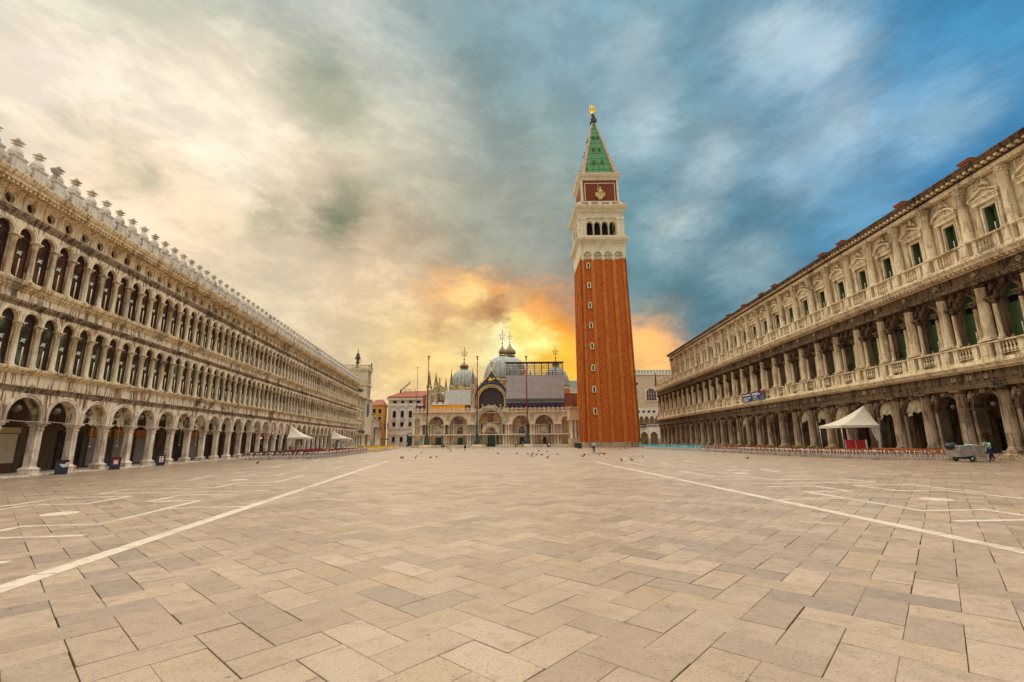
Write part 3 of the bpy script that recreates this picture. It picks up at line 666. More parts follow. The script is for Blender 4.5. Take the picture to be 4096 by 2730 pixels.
def spandrel(seed):
    r = random.Random(seed); m_ = MB(); sx = 1
    m_.blob(.0, -.1, .1, .16, .14, .17, 8, 5, 0, .2); m_.tube([(-.05, -.08, .0), (-.16, -.1, -.3), (-.34, -.1, -.62)], [.17, .2, .1], 6); m_.tube([(-.3, -.1, -.55), (-.42, -.1, -.95)], [.12, .06], 6); m_.tube([(.05, -.1, -.02), (.24, -.12, -.2), (.38, -.1, .02)], [.08, .07, .05], 6)
    for j in range(5): m_.blob(r.uniform(-.35, .3), -.05, r.uniform(-.6, .1), .1, .1, .12, 6, 4, 0, .3)
    return m_
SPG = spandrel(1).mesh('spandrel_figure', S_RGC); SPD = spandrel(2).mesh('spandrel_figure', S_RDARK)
ATT = [None]*3
for j in range(3):
    r = random.Random(20+j); m_ = MB()
    for sx in (-1, 1):
        m_.tube([(sx*.75, 0, .02), (sx*.45, -.05, .16), (sx*.2, -.08, .36), (sx*.16, -.08, .56)], [.08, .13, .17, .1], 7); m_.blob(sx*.15, -.1, .68, .11, .11, .13, 8, 5); m_.tube([(sx*.2, -.1, .48), (sx*.42, -.14, .38), (sx*.36, -.14, .6)], [.07, .06, .04], 6)
    m_.blob(0, -.06, .36, .14, .1, .2, 8, 5, 0, .2); ATT[j] = m_.mesh('pediment_figures', S_RCOL)
SHUT = MB()
for j in range(34): SHUT.quad((-.42, 0, j*.085), (.42, 0, j*.085), (.42, .03, j*.085+.07), (-.42, .03, j*.085+.07))
SHUT.box(-.45, -.38, -.01, .04, 0, 2.95).box(.38, .45, -.01, .04, 0, 2.95).box(-.45, .45, -.01, .04, 2.88, 2.95).box(-.45, .45, -.01, .04, 1.4, 1.5)
SHUTM = SHUT.mesh('shutter_leaf', GREENSH)
m_ = MB()
for j in range(9):
    zq = j*.095; hw = math.sqrt(max(.02, .88**2-(zq+.05)**2)); m_.quad((-hw, 0, zq), (hw, 0, zq), (hw, .03, zq+.08), (-hw, .03, zq+.08))
m_.box(-.9, .9, -.03, .05, -.12, .0); TYMP = m_.mesh('shutter_tympanum', GREENSH)
TSH = MB()
for j in range(32): TSH.quad((-.3, 0, j*.09), (.3, 0, j*.09), (.3, .03, j*.09+.075), (-.3, .03, j*.09+.075))
TSH.box(-.33, -.28, -.01, .04, 0, 2.9).box(.28, .33, -.01, .04, 0, 2.9)
TSHM = TSH.mesh('shutter_leaf', GREENSH)
WFR = MB().box(-.66, -.54, YW-.1, YW+.12, 18.9, 21.8).box(.54, .66, YW-.1, YW+.12, 18.9, 21.8).box(-.66, .66, YW-.1, YW+.12, 21.68, 21.8).mesh('window_frame', S_RTOP)
WPN = MB().box(-.6, .6, YW+.6, YW+.64, 18.9, 21.8).mesh('window_pane', GLASSD)
FPN = MB().box(-.95, .95, YW+.7, YW+.74, 10.0, 14.7).mesh('window_pane', GLASSD)
UENT = MB().rings([(1.22, .3, 22.05), (1.22, .3, 22.3), (1.26, .34, 22.32), (1.26, .34, 22.46), (1.4, .46, 22.52), (1.4, .46, 22.6)], 0, YW).mesh('window_entablature', S_RTOP)
PTRI = MB().prism([(-1.28, 22.6), (1.28, 22.6), (0, 23.2)], YW-.2, YW)
for sx in (-1, 1):
    p0, p1 = (sx*1.42, 22.6), (0, 23.27); P_ = [p0, (sx*1.42, 22.72), (0, 23.4), p1]
    PTRI.prism(P_ if sx < 0 else P_[::-1], YW-.48, YW)
PTRIM = PTRI.mesh('pediment', S_RTOP)
a0 = math.asin(1.2/1.5); PSEG = MB().ring(0, 22.6-1.5*math.cos(a0)+.02, 1.52, 1.68, YW-.48, YW, 12, math.pi/2-a0, math.pi/2+a0)
PSEG.prism([(1.4*math.sin(a0*(1-2*j/12)), 22.6-1.5*math.cos(a0)+1.52*math.cos(a0*(1-2*j/12))) for j in range(13)], YW-.2, YW)
PSEGM = PSEG.mesh('pediment', S_RTOP)
BAL = MB().rings([(.09, .09, 0), (.09, .09, .06)]).lathe([(.05, .06), (.1, .2), (.105, .28), (.06, .46), (.045, .5), (.06, .52), (.045, .56), (.09, .68), (.06, .82)], 8).rings([(.085, .085, .82), (.085, .085, .88)]).mesh('baluster', S_RTOP)
PED = MB().rings([(.5, .26, 0), (.5, .26, .14), (.44, .2, .18), (.44, .2, 1.3), (.5, .26, 1.34), (.5, .26, 1.4)]).box(-.3, .3, -.24, -.2, .3, 1.15).mesh('balustrade_pedestal', S_RTOP)
PED2 = MB().rings([(.26, .2, 0), (.26, .2, .14), (.22, .15, .18), (.22, .15, 1.3), (.26, .2, 1.34), (.26, .2, 1.4)]).mesh('balustrade_pier', S_RTOP)
DISC = MB().lathe([(0, .12), (.12, .1), (.2, .05), (.26, .06), (.3, .0)], 14)
DISCM = DISC.mesh('frieze_roundel', S_RGR)
for v in DISCM.vertices: v.co = (v.co.x, -v.co.z, v.co.y)
TRIG = MB().box(-.17, -.07, -.08, 0, 6.67, 7.56).box(-.05, .05, -.08, 0, 6.67, 7.56).box(.07, .17, -.08, 0, 6.67, 7.56).mesh('triglyph', S_RGR)
OVAL = MB().ring(0, 0, .16, .24, -.12, 0, 14, 0, 2*math.pi).blob(0, 0, 0, .14, .1, .2).mesh('frieze_oval', S_RGC)
balrest = [MB(), MB()]
def bal_geo(mb_, x, y, z):
    mb_.lathe([(.08, 0), (.08, .06), (.05, .1), (.1, .24), (.05, .5), (.09, .68), (.08, .82), (.08, .88)], 5, x, y, z)
for k in range(NB, NX+1):
    x = -k*RBAY; top = k <= NR; c = x-RBAY/2
    o = ob('column', GC, RB, (x, 0, .6)); ob('capital', GCC, o, (0, 0, 5.14-.19+.0), scale=(1, 1, .98)); ob('plinth', GPL, RB, (x, 0, .4))
    o = ob('column', FC, RB, (x, 0, 10.0)); ob('capital', FCC, o, (0, 0, 4.72))
    if top: o = ob('column', TC, RB, (x, .05, 18.9)); ob('capital', TCC, o, (0, 0, 4.67))
    ob('balustrade_pedestal', PED, RB, (x, -.55, 8.4))
    if top: ob('balustrade_pedestal', PED, RB, (x, -.55, 17.4))
    if k == NX: break
    for sx in (-1, 1):
        xx = c+sx*1.33
        ob('impost', GIMP, RB, (xx, 0, 0), scale=(sx, 1, 1)); ob('pilaster', GPIL, RB, (xx, 0, 0), scale=(sx, 1, 1))
        o = ob('small_column', SC, RB, (c+sx*1.1, YW-.35, 10.0)); ob('capital', SCC, o, (0, 0, 3.05))
        o = ob('small_column', SC, RB, (c+sx*1.08, YW+.35, 10.0)); ob('capital', SCC, o, (0, 0, 3.05))
        ob('impost', FIMP, RB, (c+sx*.9, 0, 0), scale=(sx, 1, 1)); ob('pilaster', FPIL, RB, (c+sx*1.48, 0, 0))
        ob('spandrel_figure', SPG, RB, (c+sx*1.3, YW-.05, 5.78), scale=(-sx, 1, .9)); ob('spandrel_figure', SPD, RB, (c+sx*1.12, YW-.08, 14.95), scale=(-sx, 1, 1))
        for zb in ((8.4, 17.4) if top and k < NR else (8.4,)):
            ob('balustrade_pier', PED2, RB, (c+sx*.98, -.5, zb))
    ob('archivolt', GARCH, RB, (c, 0, 0)); ob('archivolt', FARCH, RB, (c, 0, 0))
    ob('keystone_head', KEYST[0], RB, (c, YW-.1, 5.72)); ob('keystone_head', KEYST[1], RB, (c, YW-.14, 14.6))
    ob('shutter_leaf', SHUTM, RB, (c-.42, YW+.42, 10.05)); ob('shutter_leaf', SHUTM, RB, (c+.46, YW+.42, 10.05)); ob('shutter_tympanum', TYMP, RB, (c, YW+.42, 13.72)); ob('window_pane', FPN, RB, (c, 0, 0))
    ob('pole', POLEM, RB, (c+.45, YW-.1, 9.95), scale=(1, 1, .95))
    for zz_, on in ((8.4, True), (17.4, k < NR)):
        if not on: continue
        for j in range(5):
            xx = c-.6+j*.3
            if k < 15: ob('baluster', BAL, RB, (xx, -.5, zz_+.32))
            else: bal_geo(balrest[0], xx, -.5, zz_+.32)
    for j in range(5):
        xx = x-.4-j*.806
        if k < 18:
            ob('frieze_roundel', DISCM, RB, (xx-.4, -.28, 7.1)) if j % 2 or k % 3 else ob('frieze_oval', OVAL, RB, (xx-.4, -.28, 7.1))
        ob('triglyph', TRIG, RB, (xx, -.28, 0))
    if k % 1 == 0 and k < 16: ob('frieze_oval', OVAL, RB, (x, -.26, 16.02))
    if k < NR:
        for sx in (-1, 1):
            o = ob('small_column', UC, RB, (c+sx*1.03, YW-.12, 18.9)); ob('capital', UCC, o, (0, 0, 2.73))
        o = ob('window_frame', WFR, RB, (c, 0, 0), scale=(1.13, 1, 1)); ob('window_pane', WPN, o); ob('shutter_leaf', TSHM, RB, (c+.34, YW+.3, 18.92)); ob('shutter_leaf', TSHM, RB, (c-.42, YW+.45, 18.92), R(62))
        ob('window_entablature', UENT, RB, (c, 0, 0)); ob('pediment', PTRIM if k % 2 else PSEGM, RB, (c, 0, 0)); ob('pediment_figures', ATT[k % 3], RB, (c, YW-.18, 23.42))
        ob('pole', POLEM, RB, (c+.3, YW-.15, 18.9), scale=(1, 1, .9))
ob('farther_balusters', balrest[0].mesh('farther_balusters', S_RTOP), RB, kind='stuff')
for zz_, xa_ in ((8.1, xr2), (17.15, e0-.3)):
    ob('balustrade_base', MB().box(xa_, xr1, -.8, -.2, zz_-.01, zz_+.32).mesh('balustrade_base', S_RTOP), RB)
    ob('balustrade_rail', MB().rings([((xr1-xa_)/2, .24, zz_+1.6), ((xr1-xa_)/2, .3, zz_+1.64), ((xr1-xa_)/2, .3, zz_+1.72)], (xr1+xa_)/2, -.52).mesh('balustrade_rail', S_RTOP), RB)
    ob('balcony_floor', MB().box(xa_, xr1, -.2, YW+.1, zz_, zz_+.6).mesh('balcony_floor', S_RCOL), RB)
# steps, arcade floor, inner wall and vault
for j, (y, z1) in enumerate(((-1.45, .14), (-1.1, .28), (-.75, .41))): ob('step', box_mesh('step', -NX*RBAY, xr1, y, 5.8 if j == 2 else y+.5, -.05 if j == 0 else z1-.2, z1, S_RGC), RB)
mb = MB().box(-NX*RBAY, xr1, 5.6, 5.9, .41, 6.4); mb.quad((-NX*RBAY, 5.6, 6.0), (-NX*RBAY, YW+1, 6.0), (xr1, YW+1, 6.0), (xr1, 5.6, 6.0))
ob('arcade_back_wall', mb.mesh('arcade_back_wall', S_RGR), RB)
for k in range(NB, NX):
    c = -(k+.5)*RBAY
    ob('shop_window', DOOR, RB, (c, 5.52, .4), scale=(.8, 1, 1.1)); ob('shop_frame', DFR, RB, (c, 5.52, .4), scale=(.8, 1, 1.1))
LR2 = rod(1.2)
for k in range(-1, NX-4):
    q = world(RB, (-(k+.5)*RBAY, YW+.5, 4.73))
    L_ = empty('hanging_lamp', q, label='dull glass globe lamp hanging in the %s arch from the right of the right arcade' % ordw(k+1), cat='lamp', group='globe lamps of the right arcade')
    ob('globe', LG, L_); ob('lamp_cap', LC, L_); ob('lamp_rod', LR2, L_)
# chimneys on the roof
CH = MB().rings([(.4, .4, 0), (.4, .4, 1.35), (.5, .5, 1.42), (.5, .5, 1.5), (.6, .6, 1.56), (.6, .6, 1.72)]).mesh('chimney', BRICKC); CHC = MB().rings([(.66, .66, 1.72), (.66, .66, 1.78), (.25, .25, 1.9)]).mesh('chimney_cap', ROOFT)
for s in (-1.2, 6.6, 16.5, 20.5, 33.5, 38, 45, 52): o = ob('chimney', CH, RB, (-s, .5, 24.75), scale=1.0); ob('chimney_cap', CHC, o)
# low roof, balustrade and statues on the two-storey end
mb = MB()
for j in range(18): bal_geo(mb, e0-2.2-j*.75, -.5, 17.45)
mb.box(xr2, e0-1.4, -.75, -.3, 17.15, 17.45).box(xr2, e0-1.4, -.75, -.3, 18.33, 18.5)
ob('roof_balustrade', mb.mesh('roof_balustrade', S_RCOL), RB)
def statue_mesh(h=1.8, mt=S_RCOL):
    s = h/1.8
    return MB().lathe([(.26*s, 0), (.3*s, .1*s), (.22*s, .7*s), (.2*s, .95*s), (.26*s, 1.25*s), (.2*s, 1.42*s), (.07*s, 1.5*s), (.07*s, 1.54*s)], 10).blob(0, 0, 1.66*s, .11*s, .12*s, .14*s, 8, 6).tube([(.24*s, 0, 1.38*s), (.36*s, -.05*s, 1.1*s), (.2*s, -.2*s, 1.0*s)], [.08*s, .07*s, .05*s], 6).tube([(-.24*s, 0, 1.38*s), (-.38*s, 0, 1.6*s), (-.34*s, -.05*s, 1.85*s)], [.08*s, .06*s, .04*s], 6).mesh('roof_statue', mt)
STAT = statue_mesh(2.2)
for j in range(4): ob('roof_statue', STAT, RB, (e0-2.4-j*RBAY, -.5, 18.5))
OBEL = MB().rings([(.4, .4, 0), (.4, .4, .7), (.28, .28, .75), (.12, .12, 3.8), (0.02, .02, 4.1)]).blob(0, 0, 4.2, .2, .2, .2).mesh('corner_obelisk', S_RDARK); ob('corner_obelisk', OBEL, RB, (xr2+.4, -.5, 18.4))
# ---------------------------------------------------------------- brick bell tower
BRICK, t, b = mat('orange_tower_brick')
p = pos(t); mp = t.new('ShaderNodeCombineXYZ'); sp_ = t.new('ShaderNodeSeparateXYZ'); t.put(sp_.inputs[0], p)
t.put(mp.inputs[0], t.math('ADD', sp_.outputs[0], sp_.outputs[1])); t.put(mp.inputs[1], sp_.outputs[2])
br = t.new('ShaderNodeTexBrick'); t.put(br.inputs['Vector'], mp.outputs[0]); br.inputs['Scale'].default_value = 1.0
br.inputs['Brick Width'].default_value = .5; br.inputs['Row Height'].default_value = .16; br.inputs['Mortar Size'].default_value = .018
br.inputs['Color1'].default_value = (.68, .175, .017, 1); br.inputs['Color2'].default_value = (.52, .115, .013, 1); br.inputs['Mortar'].default_value = (.7, .3, .08, 1)
c = t.mix(t.ramp(t.noise(scaled(t, p, (.5, .5, .25)), .9, 5, .65), .42, .66, 0, .75), br.outputs['Color'], (.46, .10, .015))
c = t.mix(t.ramp(t.noise(scaled(t, p, (.1, .1, 1.2)), 1.4, 4, .7), .5, .64, 0, .6), c, (.60, .22, .05))
c = t.mix(t.ramp(t.noise(scaled(t, p, (1.0, 1.0, .3)), .7, 3, .6), .54, .72, 0, .3), c, (.2, .035, .008))
c = t.mix(t.ramp(t.noise(scaled(t, p, (.5, .5, 1.6)), 2.2, 5, .75), .46, .62, 0, .7), c, (.40, .075, .01))
c = t.mix(t.ramp(t.noise(scaled(t, p, (.8, .8, 2.0)), 1.6, 3, .6), .66, .72, 0, .8), c, (.66, .38, .16))
t.put(b.inputs['Base Color'], c); b.inputs['Roughness'].default_value = .9; b.inputs['Specular IOR Level'].default_value = .15; bump(t, b, br.outputs['Fac'], -.3, .02)
BRICK2 = plain('shaded_recess_brick', (.49, .115, .014), .9, var=.3, scale=2.5)  # same brick painted darker, as shade in the recesses between pilasters
T_WH = stone('cream_tower_marble', (.78, .69, .47), (.66, .55, .34), (.25, .17, .08), streak=.35, spot=.25)
T_RED = plain('dark_red_attic_brick', (.20, .045, .016), .9, var=.2, scale=10)
COPPER, t, b = mat('green_copper_sheet'); p = pos(t)
c = t.mix(t.ramp(t.noise(scaled(t, p, (1.6, 1.6, .1)), 1.2, 4, .6), .4, .66), (.03, .20, .05), (.085, .26, .075))
c = t.mix(t.ramp(t.noise(scaled(t, p, (2.3, 2.3, .12)), 1.1, 4, .6), .56, .68, 0, .8), c, (.13, .085, .02))
t.put(b.inputs['Base Color'], c); b.inputs['Roughness'].default_value = .55
GOLD = plain('gilded_statue', (.95, .56, .05), .35, .65, var=.15); BRONZE = plain('dark_bronze', (.045, .05, .035), .5, .4)
TPINK = stone('pink_cream_rib_stone', (.68, .50, .34), (.54, .33, .19), (.3, .16, .08), streak=.2, spot=.3)
TW = empty('bell_tower', (24.95, 124.8, 0), label='tall orange brick bell tower with white belfry and green spire', cat='tower')
HB, HT, ZS = 6.85, 6.25, 50.0        # half widths at foot and head of the shaft
def hw(z): return HB+(HT-HB)*z/ZS
mb = MB(); mb.rings([(7.4, 7.4, 0), (7.4, 7.4, .55), (7.15, 7.15, .58), (7.15, 7.15, 1.15), (6.9, 6.9, 1.2)]); ob('stone_base', mb.mesh('stone_base', S_RGC), TW)
ob('shaft', MB().rings([(hw(1)-.42, hw(1)-.42, 1), (hw(ZS)-.42, hw(ZS)-.42, ZS)]).mesh('shaft', BRICK2), TW)
for f4 in range(4):
    for j in range(5):
        a = -1+j*.5; wd = .95 if j in (0, 4) else .95
        m_ = MB(); P_ = []
        for z in (1.0, ZS):
            h = hw(z); x0 = a*(h-.45)-wd*.5 if 0 < j < 4 else (-h if j == 0 else h-wd*1.15); x1 = a*(h-.45)+wd*.5 if 0 < j < 4 else (-h+wd*1.15 if j == 0 else h)
            P_ += [(x0, -h, z), (x1, -h, z), (x1, -h+.5, z), (x0, -h+.5, z)]
        m_.v = P_; m_.f = [(0, 1, 5, 4), (1, 2, 6, 5), (3, 0, 4, 7), (4, 5, 6, 7)]; m_.m = [0]*4; m_.s = [False]*4
        ob('brick_pilaster', m_.mesh('brick_pilaster', BRICK), TW, rz=f4*math.pi/2)
WFT = MB().ring(0, .75, .28, .62, -.12, .1, 10, foot=1.45).box(-.62, .62, -.12, .1, -.95, -.7).mesh('slit_window', T_WH)
WFP = MB().ring(0, .75, .0, .29, .02, .08, 8, foot=1.45).mesh('window_opening', DARKIN)
for z in (8.9, 14.4, 20.0, 25.7, 31.3, 36.8, 42.4, 48.0): o = ob('slit_window', WFT, TW, (20.85-24.95, -hw(z)+.22, z-.1), scale=(.8, 1, .75)); ob('window_opening', WFP, o)
h = HT
m_ = MB()
for f4 in range(1):
    for j in range(4):
        c = -h+.62+(j+.5)*(2*h-1.24)/4; m_.archbay(c-(2*h-1.24)/8, c+(2*h-1.24)/8, 50.0, 53.6, c, 50.9, 1.05, -h-.05, -h+.5, 14)
    m_.box(-h-.02, -h+.62, -h-.05, h, 50, 53.6).box(h-.62, h+.02, -h-.05, h, 50, 53.6).box(-h, h, h-.4, h+.05, 50, 53.6)
m_.box(-h+.1, h-.1, -h+.42, -h+.6, 50, 53.6)
ob('blind_arcade', m_.mesh('blind_arcade', T_WH), TW)
for j in range(4):
    c = -h+.62+(j+.5)*(2*h-1.24)/4
    ob('arch_ring', MB().ring(c, 50.9, 1.05, 1.28, -h-.16, -h, 14).ring(c, 50.9, .5, .68, -h-.02, -h+.3, 12).ring(c, 50.9, .0, .3, -h, -h+.3, 8).mesh('arch_ring', T_WH), TW)
    ob('corbel', MB().rings([(.3, .25, 49.4), (.42, .35, 49.8), (.42, .35, 50.2)], c-(2*h-1.24)/8, -h+.1).mesh('corbel', T_WH), TW)
def slab(name, prof, mt=T_WH): return ob(name, MB().rings([(a, a, z) for a, z in prof]).mesh(name, mt), TW)
slab('lower_cornice', [(6.3, 53.6), (6.35, 54.3), (6.6, 54.5), (6.6, 54.8), (7.1, 55.2), (7.25, 55.75), (7.25, 55.95), (6.4, 56.0)])
slab('belfry_base', [(6.35, 56.0), (6.35, 56.75)])
for sx in (-1, 1):
    for sy in (-1, 1): ob('corner_pier', MB().rings([(1.05, 1.05, 56.75), (1.05, 1.05, 61.3), (1.2, 1.2, 61.4), (1.2, 1.2, 61.95)], sx*5.25, sy*5.25).mesh('corner_pier', T_WH), TW)
ob('belfry_core', MB().rings([(3.6, 3.6, 56.7), (3.6, 3.6, 62)]).mesh('belfry_core', DARKIN), TW)
BCOL = MB().rings([(.3, .3, 0), (.3, .3, .2)]).lathe([(.24, .2), (.22, 2.9), (.34, 3.3)], 10).rings([(.36, .36, 3.3), (.36, .36, 3.5)]).mesh('belfry_column', T_WH)
for f4 in range(4):
    m_ = MB()
    for j in range(4): c = -4.2+2.1*(j+.5); m_.archbay(c-1.05, c+1.05, 60.2, 62, c, 60.25, .8, -6.0, -5.0, 12)
    ob('belfry_arcade', m_.mesh('belfry_arcade', T_WH), TW, rz=f4*math.pi/2)
    for j in range(5):
        o = ob('belfry_column', BCOL, TW, tuple(Matrix.Rotation(f4*math.pi/2, 3, 'Z') @ Vector((-4.2+2.1*j, -5.5, 56.75))))
slab('belfry_entablature', [(6.3, 61.95), (6.3, 62.3), (6.15, 62.35), (6.15, 63.6)])
slab('upper_cornice', [(6.3, 63.6), (6.5, 63.9), (6.5, 64.3), (7.1, 64.7), (7.35, 65.3), (7.35, 65.5), (6.4, 65.55)])
BAL2 = MB().lathe([(.1, 0), (.14, .3), (.07, .7), (.12, 1.0)], 6).mesh('baluster', T_WH)
for f4 in range(4):
    Rm = Matrix.Rotation(f4*math.pi/2, 3, 'Z')
    ob('parapet_rail', MB().box(-6.3, 6.3, -6.3, -5.95, 66.75, 67.0).box(-6.3, 6.3, -6.3, -5.95, 65.5, 65.7).mesh('parapet_rail', T_WH), TW, rz=f4*math.pi/2)
    for j in range(5): ob('parapet_pier', MB().box(-.45, .45, -.2, .2, 65.7, 66.75).mesh('parapet_pier', T_WH), TW, tuple(Rm @ Vector((-5.8+j*2.9, -6.12, 0))), f4*math.pi/2)
    if f4 in (0, 3):
        for j in range(4):
            for q in range(5): ob('baluster', BAL2, TW, tuple(Rm @ Vector((-5.8+j*2.9+.72+q*.365, -6.12, 65.7))))
slab('attic', [(5.2, 65.5), (5.2, 74.0)], T_RED)
for f4 in range(4):
    ob('attic_frame', MB().box(-5.3, -4.75, -5.32, -5.15, 66, 74).box(4.75, 5.3, -5.32, -5.15, 66, 74).box(-4.1, 4.1, -5.26, -5.16, 73.0, 73.2).box(-4.1, 4.1, -5.26, -5.16, 67.4, 67.6).box(-4.3, -4.1, -5.26, -5.16, 67.4, 73.2).box(4.1, 4.3, -5.26, -5.16, 67.4, 73.2).mesh('attic_frame', T_WH), TW, rz=f4*math.pi/2)
m_ = MB(); m_.box(-.9, .9, -.5, 0, 0, .5); m_.rings([(1.0, .5, .5), (.7, .45, 1.6)]); m_.blob(0, -.5, 1.7, .62, .4, .8); m_.blob(0, -.55, 2.75, .3, .3, .38); m_.blob(-1.05, -.3, .7, .42, .4, .55); m_.blob(1.05, -.3, .7, .42, .4, .55); m_.blob(-1.15, -.5, 1.25, .26, .26, .3); m_.blob(1.15, -.5, 1.25, .26, .26, .3)
m_.tube([(-.5, -.55, 2.0), (-.85, -.7, 2.2), (-.62, -.7, 2.6)], .13, 6); m_.tube([(-.62, -.7, 1.9), (-.62, -.7, 4.0)], .06, 5); m_.tube([(.45, -.55, 2.0), (.8, -.7, 1.6)], .14, 6); m_.rings([(.4, .4, -.7), (.75, .5, 0)], 0, -.2)
ob('seated_figure_relief', m_.mesh('seated_figure_relief', stone('gold_stone_relief', (.70, .58, .24), (.5, .4, .16), (.2, .15, .06), spot=.4)), TW, (0, -5.2, 68.6))
slab('attic_cornice', [(5.3, 74.0), (5.45, 74.3), (5.45, 74.8), (5.9, 75.1), (6.15, 75.7), (6.15, 75.95), (5.3, 76.0)], T_WH)
m_ = MB(); n = 1; A = 4.85; zt = 96.4; at_ = .45
m_.rings([(A, A, 76.0), (at_, at_, zt)]); ob('spire', m_.mesh('spire', COPPER), TW)
for f4 in range(4):          # sheets of copper with upright seams on each face, corner ribs
    Rz = f4*math.pi/2
    for j in range(1, 6):
        a = -1+j/3.0; z1 = 76+(zt-76)*(1-abs(a))*.97
        if z1 < 77.5: continue
        q = A+(at_-A)*(z1-76)/(zt-76)
        ob('copper_seam', MB().tube([(a*A, -A-.03, 76.0), (a*A, -q-.03, z1)], .05, 4).mesh('copper_seam', COPPER), TW, rz=Rz)
    for z in range(78, 95, 2):
        q = A+(at_-A)*(z-76)/(zt-76); ob('copper_joint', MB().box(-q, q, -q-.05, -q+.1, z, z+.07).mesh('copper_joint', COPPER), TW, rz=Rz)
    for z in (80.2, 85.0, 89.8):
        for sx in (-1, 1):
            q = A+(at_-A)*(z-76)/(zt-76); ob('spire_dormer', MB().rings([(.28, .28, 0), (.28, .28, .55), (.4, .4, .6), (.4, .4, .7)]).mesh('spire_dormer', COPPER), TW, tuple(Matrix.Rotation(Rz, 3, 'Z') @ Vector((sx*.22*q+sx*.25, -q-.05, z))), Rz)
    m_ = MB(); 
    for j in range(24):
        z0_ = 76+j*(zt-76)/24; z1_ = 76+(j+.9)*(zt-76)/24; q0 = A+(at_-A)*(z0_-76)/(zt-76); q1 = A+(at_-A)*(z1_-76)/(zt-76); w_ = .52 if j % 2 else .44; w1 = w_*(1-j/36)
        m_.rings([(w1, w1, z0_), (w1*.97, w1*.97, z1_)], -(q0+q1)/2+.1, -(q0+q1)/2+.1)
    ob('spire_rib', m_.mesh('spire_rib', TPINK), TW, rz=Rz)
slab('spire_cap', [(.6, 96.2), (.95, 96.6), (.85, 97.6), (.55, 97.8), (.55, 98.5), (.45, 98.6), (.4, 99.4)], BRONZE)
m_ = MB().lathe([(.5, 0), (.45, .3), (.32, 1.2), (.3, 1.6), (.42, 2.1), (.36, 2.45), (.12, 2.6)], 12).blob(0, 0, 2.85, .22, .24, .27, 8, 6)
m_.prism([(.15, 2.3), (.75, 3.3), (1.15, 3.35), (1.15, 1.3), (.9, .9), (.55, 1.1)], .1, .28); m_.prism([(-.15, 2.3), (-.55, 1.1), (-.62, .95), (-.7, 1.6), (-.72, 3.1), (-.6, 3.3)], .1, .26)
m_.tube([(-.3, 0, 2.2), (-.55, -.3, 2.5), (-.5, -.4, 3.3)], [.13, .1, .06], 6); m_.tube([(.3, 0, 2.2), (.5, -.35, 1.9), (.35, -.6, 2.0)], [.13, .1, .07], 6)
ob('gilded_angel', m_.mesh('gilded_angel', GOLD), TW, (-.2, 0, 99.4))
for o in TW.children:       # the upper stages stand a little to the right over the shaft, as in the picture
    if o.name.split('.')[0] in ('attic', 'attic_frame', 'seated_figure_relief', 'attic_cornice'): o.location.x += .3
    elif o.name.split('.')[0] in ('spire', 'copper_seam', 'copper_joint', 'spire_dormer', 'spire_rib', 'spire_cap', 'gilded_angel'): o.location.x += .5
# ---------------------------------------------------------------- domed basilica
BW = stone('pale_basilica_marble', (.88, .75, .54), (.74, .58, .38), (.28, .19, .1), streak=.3, spot=.3)
BTAN = stone('tan_basilica_marble', (.72, .52, .29), (.56, .37, .18), (.2, .12, .055), streak=.3, spot=.35)
BGR = stone('grey_veined_marble', (.46, .43, .37), (.36, .33, .27), (.16, .14, .1), streak=.3, spot=.3)
BPUR = plain('dark_porphyry', (.085, .045, .045), .45, var=.3); BGRN = plain('pale_green_marble', (.40, .45, .31), .5, var=.2); BPNK = plain('pink_marble', (.55, .38, .27), .55, var=.2)
BGOLD = stone('gilded_carved_stone', (.68, .52, .22), (.46, .32, .11), (.1, .065, .03), streak=.3, spot=.5, bmp=1.0)
BCARV = stone('white_carved_stone', (.66, .58, .43), (.46, .37, .24), (.13, .09, .05), streak=.4, spot=.5, sc_=2.5, bmp=1.0)
LEAD, t, b = mat('grey_green_lead_sheet'); p = pos(t)
c = t.mix(t.ramp(t.noise(scaled(t, p, (1.2, 1.2, .12)), 1.0, 4, .6), .38, .62), (.36, .385, .34), (.23, .245, .20))
c = t.mix(t.ramp(t.noise(p, .5, 5, .6), .54, .7, 0, .6), c, (.32, .22, .1)); t.put(b.inputs['Base Color'], c); b.inputs['Roughness'].default_value = .5
LEADT = plain('tarnished_gilt_lead', (.24, .17, .06), .5, .2, var=.3); DGLASS = plain('dark_leaded_glass', (.075, .05, .046), .45, var=.3)
def mosaic(name, seed, ground):
    m, t, b = mat(name); p = t.vm('ADD', pos(t), (seed*7.3, 0, seed*3.1))
    v = t.new('ShaderNodeTexVoronoi'); t.put(v.inputs['Vector'], scaled(t, p, (1.0, .01, .6))); v.inputs['Scale'].default_value = .95
    hs = t.new('ShaderNodeSeparateColor'); t.put(hs.inputs[0], v.outputs['Color'])
    c = t.mix(t.ramp(hs.outputs[0], .70, .78), ground, (.05, .05, .16)); c = t.mix(t.ramp(hs.outputs[1], .68, .74), c, (.34, .06, .03)); c = t.mix(t.ramp(hs.outputs[2], .74, .8), c, (.5, .42, .28))
    c = t.mix(t.ramp(t.noise(p, 3.0, 4, .7), .35, .7, .0, .55), c, ground)
    t.put(b.inputs['Base Color'], t.mix(t.ramp(t.noise(p, 9, 3, .6), .3, .7, 0, .5), c, (.03, .02, .01))); b.inputs['Roughness'].default_value = .4
    return m
MOS = [mosaic('gold_mosaic_a', 1, (.62, .34, .04)), mosaic('dark_mosaic', 2, (.26, .13, .05)), mosaic('gold_mosaic_b', 3, (.62, .33, .05))]
BLUEST, t, b = mat('blue_gold_starred_panel'); v = t.new('ShaderNodeTexVoronoi'); t.put(v.inputs['Vector'], scaled(t, pos(t), (1, .01, 1))); v.inputs['Scale'].default_value = 2.2
